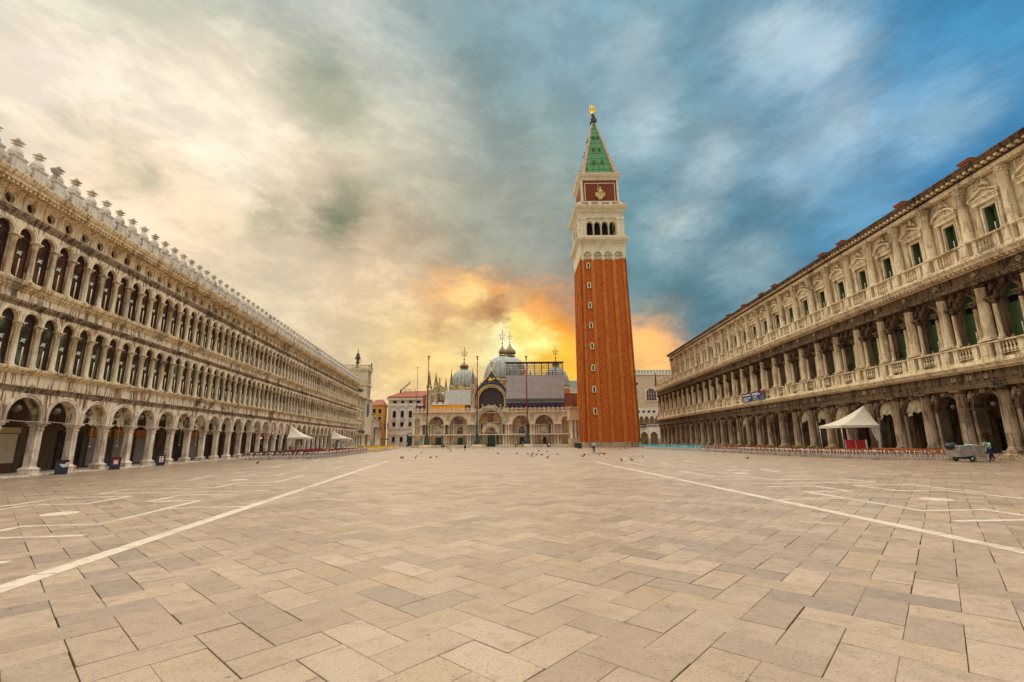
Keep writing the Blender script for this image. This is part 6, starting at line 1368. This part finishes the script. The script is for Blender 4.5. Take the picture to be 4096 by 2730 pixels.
# curtains drawn up in the arches
def arch_curtain(par, s, y, zc, r, drop, seed, label, sgn, mt=DRAP):
    rr = random.Random(seed); m_ = MB(); nx, nz = 28, 10; ph = rr.uniform(0, 6); V = []
    for i_ in range(nx+1):
        u = -1+2*i_/nx; x = u*r*.97; top = zc+math.sqrt(max(0, r*r-x*x))
        low = zc+r*.1-drop*(abs(u)**.8)+.13*math.sin(u*9+ph)+.07*math.sin(u*23+ph)
        low = min(low, top-.04)
        for j in range(nz+1):
            f = j/nz; z = top+(low-top)*f
            V.append((x*(1-.06*f*(1-abs(u))), .10*math.sin(u*17+ph+f*1.2)*(.25+f)+.05*math.sin(u*41+f*5)*(.2+f)+.08*math.sin(f*9+u*6)*f, z))
    m_.v = V
    for i_ in range(nx):
        for j in range(nz): a = i_*(nz+1)+j; m_.f.append((a, a+nz+1, a+nz+2, a+1)); m_.m.append(0); m_.s.append(True)
    o = empty('arch_curtain', world(par, (s, y, 0)), par.rotation_euler[2], label=label, cat='curtain', group='curtains drawn up in the arcade arches'); ob('curtain_cloth', m_.mesh('curtain_cloth', mt), o); ob('curtain_rod', MB().tube([(-r, 0, zc+.02), (r, 0, zc+.02)], .02, 5).mesh('curtain_rod', IRON), o)
    ob('pull_cord', MB().tube([(r*.7, 0, zc), (r*.72, -.02, zc-2.0)], .012, 4).blob(r*.72, -.02, zc-2.05, .07, .07, .05, 6, 4).mesh('pull_cord', POLE), o)
for j, k in enumerate((1, 2, 5, 6, 11, 12)): arch_curtain(LB, X0C+(k+.5)*BAY, .75, 3.85, 1.12, .75, k, 'gathered cream curtain in the %s arch from the left of the left arcade' % ordw(k+2), 1)
CURP = stone('pinkish_curtain_cloth', (.62, .47, .36), (.5, .36, .26), (.25, .16, .1), streak=.3, spot=.3, bmp=.3)
for k in (13, 14, 15, 25, 26): arch_curtain(LB, X0C+(k+.5)*BAY, .3, 3.85, 1.12, 1.35, k, 'long pinkish curtain in the %s arch from the left of the left arcade' % ordw(k+2), 1, CURP)
for k in (2, 3, 5, 6, 7, 12): arch_curtain(RB, -(k+.5)*RBAY, .55, 4.46, 1.3, .55, 40+k, 'bunched cream curtain in the %s arch from the right of the right arcade' % ordw(k+1), -1)
# strung cable along the left arcade
m_ = MB(); P_ = []
for j in range(0, 60): s = X0C-BAY+j*.38; P_.append((s, -.12, 3.5-.06*math.sin(math.pi*((s-X0C)/BAY % 1))))
cb = empty('hanging_cable', (0, 0, 0), label='thin pale cable strung between the first pillars of the left arcade', cat='cable'); cb.location = LB.location; cb.rotation_euler = LB.rotation_euler
ob('cable_strand', m_.tube(P_, .02, 5).mesh('cable_strand', plain('pale_cable', (.5, .34, .26), .7)), cb)
ORL = empty('orange_lantern', world(LB, (X0C+11.9*BAY, -.1, 2.6)), 0, label='small glowing orange lantern at a pillar of the left arcade', cat='lantern')
OM, t, b = mat('glowing_orange_glass'); b.inputs['Base Color'].default_value = (.8, .25, .02, 1); b.inputs['Emission Color'].default_value = (1, .3, .03, 1); b.inputs['Emission Strength'].default_value = .25
ob('lantern_globe', MB().blob(0, 0, 0, .15, .15, .15, 10, 8).mesh('lantern_globe', OM), ORL); ob('lantern_bracket', MB().tube([(0, 0, .15), (0, 0, .5), (0, .3, .6)], .02, 5).mesh('lantern_bracket', IRON), ORL)
# litter bins
BINM = plain('dark_blue_bin_paint', (.022, .032, .05), .45); STK = plain('white_sticker', (.72, .68, .64), .6); RST = plain('red_sticker', (.6, .03, .04), .6)
def bin_(x, y, rz, label, face, s=1.0):
    o = empty('litter_bin', (x, y, 0), rz, label=label, cat='bin'); o.scale = (s, s, s)
    ob('bin_body', MB().rings([(.31, .27, .02), (.33, .29, .06), (.34, .3, .84), (.35, .31, .86)]).mesh('bin_body', BINM), o); ob('bin_lid', MB().rings([(.36, .32, .86), (.36, .32, .92), (.2, .18, .95)]).mesh('bin_lid', IRON), o)
    if face == 'red': ob('notice', MB().box(-.14, .2, -.31, -.3, .38, .82).mesh('notice', RST), o); ob('notice_text', MB().box(-.1, .16, -.318, -.312, .42, .68).mesh('notice_text', STK), o); 
    if face == 'white':
        ob('notice', MB().box(-.12, .2, -.31, -.3, .3, .82).mesh('notice', STK), o)
        for z in (.7, .46): ob('notice_mark', MB().ring(.04, z, .0, .07, -.318, -.312, 10, 0, 2*math.pi).mesh('notice_mark', RST), o)
    if face == 'torn': ob('notice', MB().prism([(.05, .45), (.3, .5), (.32, .8), (.2, .78), (.1, .66), (-.1, .7), (-.12, .62)], -.31, -.3).mesh('notice', STK), o)
for (s, out, f, lab) in ((.9, .5, 'torn', 'dark bin with a torn white notice by the first arch of the left arcade'), (6.5, .25, 'red', 'dark bin with a red-framed notice by the left arcade'), (12.6, .2, 'white', 'dark bin with a white two-mark notice by the left arcade')): q = world(LB, (s, -out, 0)); bin_(q.x, q.y, math.atan2(q.y, q.x)-math.pi/2, lab, f)
for px, py, lab in ((2306, 1792.5, 'left one of two dark bins at the foot of the bell tower'), (2319, 1795, 'right one of two dark bins at the foot of the bell tower'), (2195, 1790, 'dark bin with white notice before the right portal of the basilica'), (1772, 1790, 'dark bin with red notice before the left portal of the basilica')): q = ground(px, py); bin_(q.x, q.y, 0, lab, 'white' if 'white' in lab else ('red' if 'red' in lab else ''), 1.25)
# notice screen on the right balcony
NB_ = empty('balcony_banner', world(RB, (-43.1, -.95, 8.3)), RB.rotation_euler[2], label='dark blue printed banner hung on the right palace balustrade', cat='banner')
NAVY = plain('navy_banner_cloth', (.008, .016, .05), .6, var=.3); NBLU = plain('blue_banner_print', (.015, .04, .16), .6)
ob('banner_cloth', MB().box(-4.2, 4.2, -.05, 0, .1, 1.55).mesh('banner_cloth', NAVY), NB_); ob('banner_print', MB().box(-4.2, 4.2, -.056, -.052, .1, .75).mesh('banner_print', NBLU), NB_); ob('red_emblem', MB().box(3.3, 4.1, -.07, -.06, 1.05, 1.5).mesh('red_emblem', RST), NB_); ob('red_emblem', MB().rings([(.14, .01, .95), (.2, .01, 1.4)], -.55, -.065).mesh('red_emblem', RST), NB_)
r = random.Random(4)
for x0_, w0, z, h in ((-3.9, 3.0, 1.12, .22), (-.1, 2.4, 1.2, .16), (-.1, 2.9, .96, .16), (-3.7, 3.0, .72, .1), (-3.7, 2.8, .5, .1), (-3.7, 1.9, .2, .16), (.1, 1.6, .66, .1), (.1, 1.5, .48, .08), (.1, 2.0, .22, .06), (3.3, .7, .66, .06), (3.0, 1.0, .3, .06)):
    m_ = MB(); x = x0_
    while x < x0_+w0: w1 = r.uniform(.08, .2); m_.box(x, x+w1*.8, -.066, -.06, z, z+h); x += w1
    ob('printed_line', m_.mesh('printed_line', WPR), NB_)
ob('banner_stay', MB().tube([(4.2, -.02, 1.5), (5.4, .3, 1.9)], .02, 4).mesh('banner_stay', IRON), NB_)
# ---------------------------------------------------------------- flag poles before the church
POLER = plain('red_flagpole_paint', (.34, .014, .02), .45, var=.15); POLEG = plain('dark_green_pole_paint', (.05, .055, .035), .5, var=.2); PEDG = plain('green_bronze_pedestal', (.045, .07, .045), .45, .3, var=.3)
for (px, py, zt_, lab) in ((1705, 1789, 27.6, 'left one of three tall red flagpoles before the basilica'), (1908, 1789, 27.4, 'middle one of three tall red flagpoles before the basilica'), (2110, 1789, 27.3, 'right one of three tall red flagpoles before the basilica')):
    X_ = {1705: -27.35, 1908: -11.4, 2110: 4.6}[px]*142/150.
    o = empty('flagpole', (X_, 142, 0), label=lab, cat='flagpole', group='flagpoles before the basilica')
    ob('stone_plinth', MB().rings([(1.7, 1.7, 0), (1.7, 1.7, .3), (1.3, 1.3, .32), (1.3, 1.3, .8)]).mesh('stone_plinth', BW), o)
    ob('bronze_pedestal', MB().lathe([(1.0, .8), (.75, 1.2), (.85, 1.8), (.55, 2.1), (.65, 2.7), (.45, 3.0), (.55, 3.6), (.3, 4.0), (.34, 4.6), (.2, 5.0)], 14).mesh('bronze_pedestal', PEDG), o)
    ob('lower_pole', MB().lathe([(.24, 4.8), (.2, 9.5)], 10).mesh('lower_pole', POLEG), o); ob('red_pole', MB().lathe([(.23, 9.5), (.17, 20), (.12, zt_-2.8)], 10).mesh('red_pole', POLER), o); ob('upper_pole', MB().lathe([(.13, zt_-2.8), (.1, zt_-1.0)], 8).mesh('upper_pole', POLEG), o)
    ob('finial', MB().lathe([(.1, zt_-1.0), (.3, zt_-.7), (.12, zt_-.5), (.2, zt_-.3)], 8).prism([(-.35, zt_-.2), (.3, zt_-.2), (.4, zt_+.1), (.1, zt_+.2), (-.1, zt_+.15), (-.4, zt_+.25)], -.12, .12).mesh('finial', PEDG), o)
o = empty('flagpole', (-45.0*.95, 176, 0), label='thin dark mast before the white palace', cat='flagpole'); o.location = atY(1661, 1790, 160); o.location.z = 0; ob('mast', MB().lathe([(.1, 0), (.07, 27)], 6).blob(0, 0, 27.1, .2, .2, .2, 6, 4).mesh('mast', IRON), o)
# crowd barriers at the plinths
def barrier(x, y, rz, label):
    o = empty('crowd_barrier', (x, y, 0), rz, label=label, cat='barrier', group='crowd barriers before the basilica'); ob('barrier_frame', MB().tube([(-1.1, 0, .1), (-1.1, 0, 1.1), (1.1, 0, 1.1), (1.1, 0, .1)], .03, 5).tube([(-1.1, 0, .2), (1.1, 0, .2)], .025, 5).mesh('barrier_frame', IRON), o)
    for j in range(9): ob('barrier_bar', MB().tube([(-.9+j*.22, 0, .2), (-.9+j*.22, 0, 1.1)], .016, 4).mesh('barrier_bar', IRON), o)
    for sx in (-.9, .9): ob('barrier_foot', MB().box(sx-.04, sx+.04, -.3, .3, 0, .1).mesh('barrier_foot', IRON), o)
for j, (x, y, a) in enumerate(((-29.2, 141, .5), (-23.6, 141.5, -.4), (-20.6, 143, .1), (-12.6, 146, .2), (2.2, 144, -.3), (7.3, 143.5, .3), (11.5, 146, 0), (-7.2, 146.5, .05))): barrier(x, y, a, '%s steel crowd barrier from the left before the basilica' % ORD[[0, 1, 2, 3, 5, 6, 7, 4][j]])
# ---------------------------------------------------------------- people
SKIN = plain('skin_tone', (.36, .17, .10), .6, var=.08); HAIR = plain('dark_hair', (.025, .018, .014), .7)
def skinned(name, verts, edges, rad, mt, par, sub=1):
    me = bpy.data.meshes.new(name); me.from_pydata(verts, edges, []); me.materials.append(mt)
    o = ob(name, me, par); md = o.modifiers.new('skin', 'SKIN'); md.use_smooth_shade = True
    sv_ = me.skin_vertices[0].data
    for k, r in enumerate(rad): sv_[k].radius = (r, r) if not isinstance(r, tuple) else r
    sv_[0].use_root = True
    m2 = o.modifiers.new('sub', 'SUBSURF'); m2.levels = sub; m2.render_levels = sub
    return o
def person(loc, rz, label, shirt, trousers, lean=0.0, arms='down', step=0.0, dress=False, h=1.74, shoes=None):
    o = empty('person', loc, rz, label=label, cat='person'); s = h/1.74
    L = lambda x, y, z: ((x)*s, (y-(max(0, z-.95))*math.sin(lean))*s, (z if z < .95 else .95+(z-.95)*math.cos(lean))*s)
    if arms == 'down': A_ = {sx: [(sx*.2, 0, 1.42), (sx*.26, .02, 1.14), (sx*.25, -.06, .9), (sx*.24, -.09, .82)] for sx in (-1, 1)}
    elif arms == 'push': A_ = {sx: [(sx*.2, 0, 1.42), (sx*.25, -.22, 1.16), (sx*.22, -.46, 1.08), (sx*.2, -.54, 1.08)] for sx in (-1, 1)}
    else: A_ = {1: [(.2, 0, 1.42), (.27, -.04, 1.16), (.14, -.2, 1.0), (.1, -.26, .96)], -1: [(-.2, 0, 1.42), (-.3, -.02, 1.18), (-.12, -.22, 1.1), (-.06, -.28, 1.08)]}
    V = [L(0, 0, .95), L(0, .0, 1.12), L(0, .01, 1.36), L(0, 0, 1.48), L(0, -.02, 1.56), L(0, -.03, 1.66), L(0, -.02, 1.73)]; Rr = [(.15, .11), (.13, .1), (.16, .11), .055, (.075, .085), (.078, .095), .05]; E_ = [(0, 1), (1, 2), (2, 3), (3, 4), (4, 5), (5, 6)]
    clothes_u = [L(0, 0, .93), L(0, 0, 1.12), L(0, .01, 1.36), L(0, 0, 1.45)]; cr = [(.165, .125), (.15, .115), (.178, .125), .075]; ce = [(0, 1), (1, 2), (2, 3)]
    for sx in (-1, 1):
        b0 = len(V); P_ = [L(*q) for q in A_[sx]]; V += P_; Rr += [.062, .045, .034, .036]; E_ += [(2, b0), (b0, b0+1), (b0+1, b0+2), (b0+2, b0+3)]
        hd = Vector(P_[3]); dr = (Vector(P_[3])-Vector(P_[2])).normalized(); sd = Vector((1, 0, 0))
        for f in range(5):
            k0 = len(V); off = sd*(.03-.015*f)*s; ln = (.05, .08, .085, .08, .065)[f]*s
            if f == 0: V += [tuple(hd+sd*(-sx)*.035*s+dr*.03*s)]
            else: V += [tuple(hd+off+dr*ln+Vector((0, 0, -.02*s)))]
            Rr += [.011]; E_ += [(b0+3, k0)]
        c0 = len(clothes_u); clothes_u += [P_[0], tuple(Vector(P_[0]).lerp(Vector(P_[1]), .72))]; cr += [.082, .07]; ce += [(2, c0), (c0, c0+1)]
    legs = [L(0, 0, .97)]; lr = [(.16, .125)]; le = []
    for sx in (-1, 1):
        st = step*sx; b0 = len(V)
        P_ = [L(sx*.095, 0, .9), L(sx*.1, -st*.22-.02, .5), L(sx*.1, st*.02-st*.36+.03, .09+abs(step)*(.08 if sx*step < 0 else 0)), L(sx*.11, st*-.36-.13, .045)]
        V += P_; Rr += [.085, .058, .042, .036]; E_ += [(0, b0), (b0, b0+1), (b0+1, b0+2), (b0+2, b0+3)]
        if not dress:
            c0 = len(legs); legs += P_[:2]+[tuple(Vector(P_[2])+Vector((0, 0, .02)))]; lr += [.105, .078, .066]; le += [(0, c0), (c0, c0+1), (c0+1, c0+2)]
        sh = len(V)
    skinned('body', V, E_, [tuple(q*s for q in r) if isinstance(r, tuple) else r*s for r in Rr], SKIN, o)
    sc_ = lambda L_: [tuple(q*s for q in r) if isinstance(r, tuple) else r*s for r in L_]
    skinned('shirt', clothes_u, ce, sc_(cr), shirt, o)
    if dress: ob('dress_skirt', MB().lathe([(.30*s, .5*s), (.25*s, .75*s), (.17*s, 1.0*s), (.15*s, 1.14*s)], 12).mesh('dress_skirt', trousers), o)
    else: skinned('trousers', legs, le, sc_(lr), trousers, o)
    hp = L(0, -.005, 1.69); ob('hair', MB().blob(hp[0], hp[1]+.012, hp[2], .092*s, .105*s, .09*s, 10, 6).mesh('hair', HAIR), o)
    for sx in (-1, 1):
        q = L(sx*.11, step*sx*-.36-.08, .04); ob('shoe', MB().blob(q[0], q[1], .045*s+abs(step)*(.05 if sx*step < 0 else 0), .05*s, .14*s, .05*s, 8, 5).mesh('shoe', shoes or HAIR), o)
    return o
CY = plain('pale_cyan_cloth', (.30, .68, .62), .8); NV = plain('navy_cloth', (.012, .02, .085), .8); BLKC = plain('black_cloth', (.014, .013, .015), .8); MINT = plain('mint_cloth', (.34, .70, .50), .8); BLUC = plain('blue_cloth', (.03, .11, .42), .8); REDC = plain('red_cloth', (.42, .05, .04), .8); PALE = plain('pale_cloth', (.6, .55, .5), .8)
q = ground(2376, 1815); person(q, R(12), 'sweeper in mint shirt and navy trousers standing before the bell tower', MINT, plain('dark_purple_cloth', (.03, .015, .06), .8), 0, 'hold', .12)
BR = empty('broom', q+Vector((.05, -.3, 0)), 0, label='long wooden broom held by the sweeper in mint shirt', cat='broom'); ob('broom_handle', MB().tube([(-.05, 0, 1.3), (.95, -.25, .08)], .018, 6).mesh('broom_handle', ORW), BR); ob('broom_head', MB().rings([(.42, .09, .0), (.4, .07, .1)], 1.1, -.28).mesh('broom_head', plain('brown_broom_bristle', (.16, .06, .025), .9)), BR)
q = ground(1860, 1803); person(q, R(95), 'woman in black sleeveless dress walking before the basilica', BLKC, BLKC, .03, 'down', .25, True, 1.66, PALE)
q = ground(2062, 1792); person(q, R(170), 'person in mint shirt and dark trousers near the fourth portal', MINT, BLKC, 0, 'down', .1)
q = ground(2092, 1790.5); person(q, R(-30), 'person in blue top standing by the right flagpole base', BLUC, BLKC, .1, 'hold', .1)
q = ground(1627, 1791); person(q, R(60), 'person in red and white clothes by the left end of the basilica', PALE, REDC, .1, 'hold', .1)
q = ground(2585, 1788); person(q, R(100), 'distant person in black beside the pink palace arcade', BLKC, BLKC, .08, 'down', .25)
# the refuse cart and the man who pushes it
GALV = plain('galvanised_cart_sheet', (.46, .44, .39), .4, .55, var=.2, scale=2); RUB = plain('black_rubber', (.015, .015, .015), .8)
CX, CYY = 36.0, 38.0
ct = empty('refuse_cart', (CX, CYY, 0), R(3), label='galvanised two-wheeled refuse cart piled with bags before the right chairs', cat='cart')
m_ = MB(); m_.v = [(-1.05, -.55, .38), (1.05, -.55, .38), (1.05, .55, .38), (-1.05, .55, .38), (-1.2, -.62, 1.2), (1.15, -.62, 1.2), (1.15, .62, 1.2), (-1.2, .62, 1.2)]; m_.f = [(3, 2, 1, 0), (0, 1, 5, 4), (1, 2, 6, 5), (2, 3, 7, 6), (3, 0, 4, 7), (4, 5, 6, 7)]; m_.m = [0]*6; m_.s = [False]*6
ob('cart_body', m_.mesh('cart_body', GALV), ct)
for z in (.45, .82, 1.2): e = (z-.38)/.82; ob('cart_rib', MB().box(-1.05-.15*e-.03, 1.05+.1*e+.03, -.55-.07*e-.04, -.55-.07*e+.02, z-.035, z+.035).mesh('cart_rib', GALV), ct)
for x in (-1.12, 0, 1.08): ob('cart_stile', MB().tube([(x*.92, -.58, .38), (x, -.65, 1.2)], .03, 4).mesh('cart_stile', GALV), ct)
ob('cart_rim', MB().tube([(-1.22, -.64, 1.22), (1.17, -.64, 1.22), (1.17, .64, 1.22), (-1.22, .64, 1.22), (-1.22, -.64, 1.22)], .035, 6).mesh('cart_rim', GALV), ct)
for sy in (-.66, .66):
    wl = ob('wheel', MB().lathe([(.12, -.04), (.2, -.05), (.235, -.03), (.235, .03), (.2, .05), (.12, .04)], 18).mesh('tyre', RUB), ct, (-.25, sy, .235)); wl.rotation_euler = (R(90), 0, 0); ob('hub', MB().lathe([(.01, -.05), (.12, -.045), (.12, .045), (.01, .05)], 12).mesh('hub', GALV), wl)
ob('axle', MB().tube([(-.25, -.66, .235), (-.25, .66, .235)], .025, 6).mesh('axle', IRON), ct); ob('axle_bracket', MB().box(-.4, -.1, -.5, .5, .24, .38).mesh('axle_bracket', IRON), ct)
for sy in (-.4, .4): ob('prop_leg', MB().tube([(1.2, sy, 0), (1.16, sy, .4), (1.12, sy, .5)], .025, 5).mesh('prop_leg', GALV), ct)
ob('push_handle', MB().tube([(1.15, -.45, 1.1), (1.45, -.45, 1.12), (1.45, .45, 1.12), (1.15, .45, 1.1)], .02, 6).mesh('push_handle', GALV), ct)
gb = empty('rubbish_bag', (CX-1.05, CYY-.1, 1.2), 0, label='shiny black rubbish bag slumped over the cart end', cat='bag'); ob('bag_skin', MB().blob(0, 0, .06, .5, .42, .24, 12, 8, 0, .18).blob(-.28, 0, -.02, .26, .36, .28, 10, 7, 0, .18).blob(.4, .05, .0, .42, .3, .12, 10, 6, 0, .2).mesh('bag_skin', plain('black_bag_plastic', (.02, .022, .03), .3)), gb)
tb = empty('folded_cloth', (CX+.25, CYY-.2, 1.24), 0, label='pale cyan and white cloth lying on the cart top', cat='cloth'); ob('cloth_fold', MB().blob(0, 0, .04, .42, .22, .06, 10, 6, 0, .3).mesh('cloth_fold', PALE), tb); ob('cyan_fold', MB().blob(-.3, -.05, .06, .16, .16, .07, 8, 5, 0, .3).mesh('cyan_fold', CY), tb)
person((CX+1.98, CYY-.02, 0), R(-87), 'stooping man in pale cyan shirt and blue trousers pushing the refuse cart', CY, NV, .42, 'push', .8, False, 1.76)
BRM2 = empty('cart_broom', (CX+.6, CYY+.1, 1.2), 0, label='yellow-handled broom lying across the cart behind the stooping man', cat='broom'); ob('broom_handle', MB().tube([(-.6, 0, .05), (1.25, 0, .22)], .016, 6).mesh('broom_handle', plain('yellow_wood', (.55, .3, .05), .6)), BRM2); ob('broom_head', MB().rings([(.1, .2, .0), (.08, .16, .09)], -.7, 0).mesh('broom_head', RUB), BRM2)
# ---------------------------------------------------------------- pigeons
PGM = plain('dark_grey_feather', (.035, .036, .042), .6, var=.4, scale=30); PGB = plain('pigeon_beak', (.1, .08, .07), .5); PGF = plain('pigeon_foot', (.3, .06, .04), .6)
pb = MB().tube([(0, -.14, .25), (0, -.1, .2), (0, -.04, .14), (0, .06, .12), (0, .14, .1), (0, .24, .08)], [.03, .04, .075, .07, .045, .02], 8).blob(0, -.15, .27, .035, .045, .035, 8, 6)
PB = pb.mesh('body', PGM); PW_ = MB().blob(.055, .04, .14, .02, .12, .05, 6, 5).blob(-.055, .04, .14, .02, .12, .05, 6, 5).mesh('folded_wings', PGM); PBK = MB().tube([(0, -.18, .265), (0, -.22, .255)], [.012, .003], 5).mesh('beak', PGB); PLG = MB().tube([(.02, 0, .1), (.02, -.01, 0)], .008, 4).tube([(-.02, 0, .1), (-.02, -.01, 0)], .008, 4).mesh('legs', PGF)
FB = MB().tube([(0, -.2, .02), (0, -.14, 0), (0, 0, 0), (0, .14, .0), (0, .26, 0)], [.02, .04, .06, .045, .03], 8).mesh('body', PGM); FW = MB().prism([(.03, .0), (.3, .16), (.34, .2), (.12, .06)], -.07, .08).prism([(-.03, 0), (-.12, .06), (-.34, .2), (-.3, .16)], -.07, .08).mesh('spread_wings', PGM)
PIG = [(-25.7, 116.8), (-20.8, 95.9), (-14.7, 76.7), (-11.9, 51.1), (-11.0, 53.8), (-12.1, 60.0), (-9.5, 55.0), (-9.0, 56.3), (-25.9, 120.4), (-16.5, 112.4), (-15.7, 112.0), (-13.6, 99.5), (-15.3, 114.1), (-14.5, 111.5), (-12.6, 96.6), (-11.2, 85.2), (-12.5, 105.4), (-12.4, 110.5), (-10.9, 115.3), (-9.3, 109.0), (-9.0, 114.4), (-7.0, 115.7), (-5.6, 107.2), (-2.2, 69.0), (-1.2, 116.4), (.6, 68.1), (2.0, 64.8), (2.9, 69.6), (2.2, 56.9), (2.5, 62.8), (3.1, 62.6), (4.2, 77.8), (3.7, 61.4), (5.5, 77.9), (3.8, 52.3), (5.8, 62.6), (9.2, 61.6), (8.7, 58.3), (7.5, 51.4), (13.9, 51.2), (22.2, 45.3), (10.8, 59.9), (11.6, 60.7), (11.6, 65.4), (20.0, 88.9), (21.5, 90.6), (11.0, 44.5), (10.0, 44.2), (-24.0, 45.0)]
rp = random.Random(9)
for j, (x, y) in enumerate(PIG):
    fly = j % 7 == 3
    where = 'left' if x < -8 else ('right' if x > 8 else 'middle')
    far_ = 'far' if y > 80 else 'near'
    lab = ('dark pigeon flying low with spread wings over the %s %s of the square' if fly else 'dark pigeon standing on the %s %s of the square') % (far_, where)
    o = empty('pigeon', (x, y, .22 if fly else .006), rp.uniform(0, 6.28), label=lab, cat='pigeon', group='pigeons on the square, '+('flying ' if fly else '')+far_+' '+where); o.scale = (.95,)*3
    if fly: ob('body', FB, o); ob('spread_wings', FW, o)
    else: ob('body', PB, o); ob('folded_wings', PW_, o); ob('beak', PBK, o); ob('legs', PLG, o)
# floodlights between the merlons of the left palace
for k, lab in ((-3, 'near boxy floodlight on the left palace roof'), (22, 'middle boxy floodlight on the left palace roof'), (38, 'far boxy floodlight on the left palace roof')):
    o = empty('floodlight', lb(X0C+(k+.5)*BAY/2+.3, -.35, 19.2), LB.rotation_euler[2], label=lab, cat='floodlight'); ob('lamp_housing', MB().rings([(.2, .1, .55), (.26, .15, .8), (.24, .13, .84)]).mesh('lamp_housing', SHGR), o); ob('lamp_bracket', MB().tube([(0, .2, 0), (0, .1, .6)], .03, 5).mesh('lamp_bracket', ALU), o)
PB_ = empty('roof_shrub', lb(105.5, 1.0, 16.2), 0, label='dark shrub growing on the wing roof beside the clock tower', cat='shrub'); m_ = MB(); r = random.Random(2)
for j in range(900):
    x, y, z = r.gauss(0, 1.0), r.gauss(0, .5), abs(r.gauss(.5, .4)); a = r.uniform(0, 6.28); u = Vector((math.cos(a), math.sin(a), r.uniform(-.5, .5)))*.12; v = Vector((-math.sin(a), math.cos(a), r.uniform(-.5, .5)))*.09; c = Vector((x, y, z)); m_.quad(tuple(c-u-v), tuple(c+u-v), tuple(c+u+v), tuple(c-u+v))
ob('foliage', m_.mesh('foliage', LEAFG), PB_, kind='stuff'); ob('pot', MB().rings([(.8, .4, -.1), (.9, .45, .4)]).mesh('pot', ROOFT), PB_)
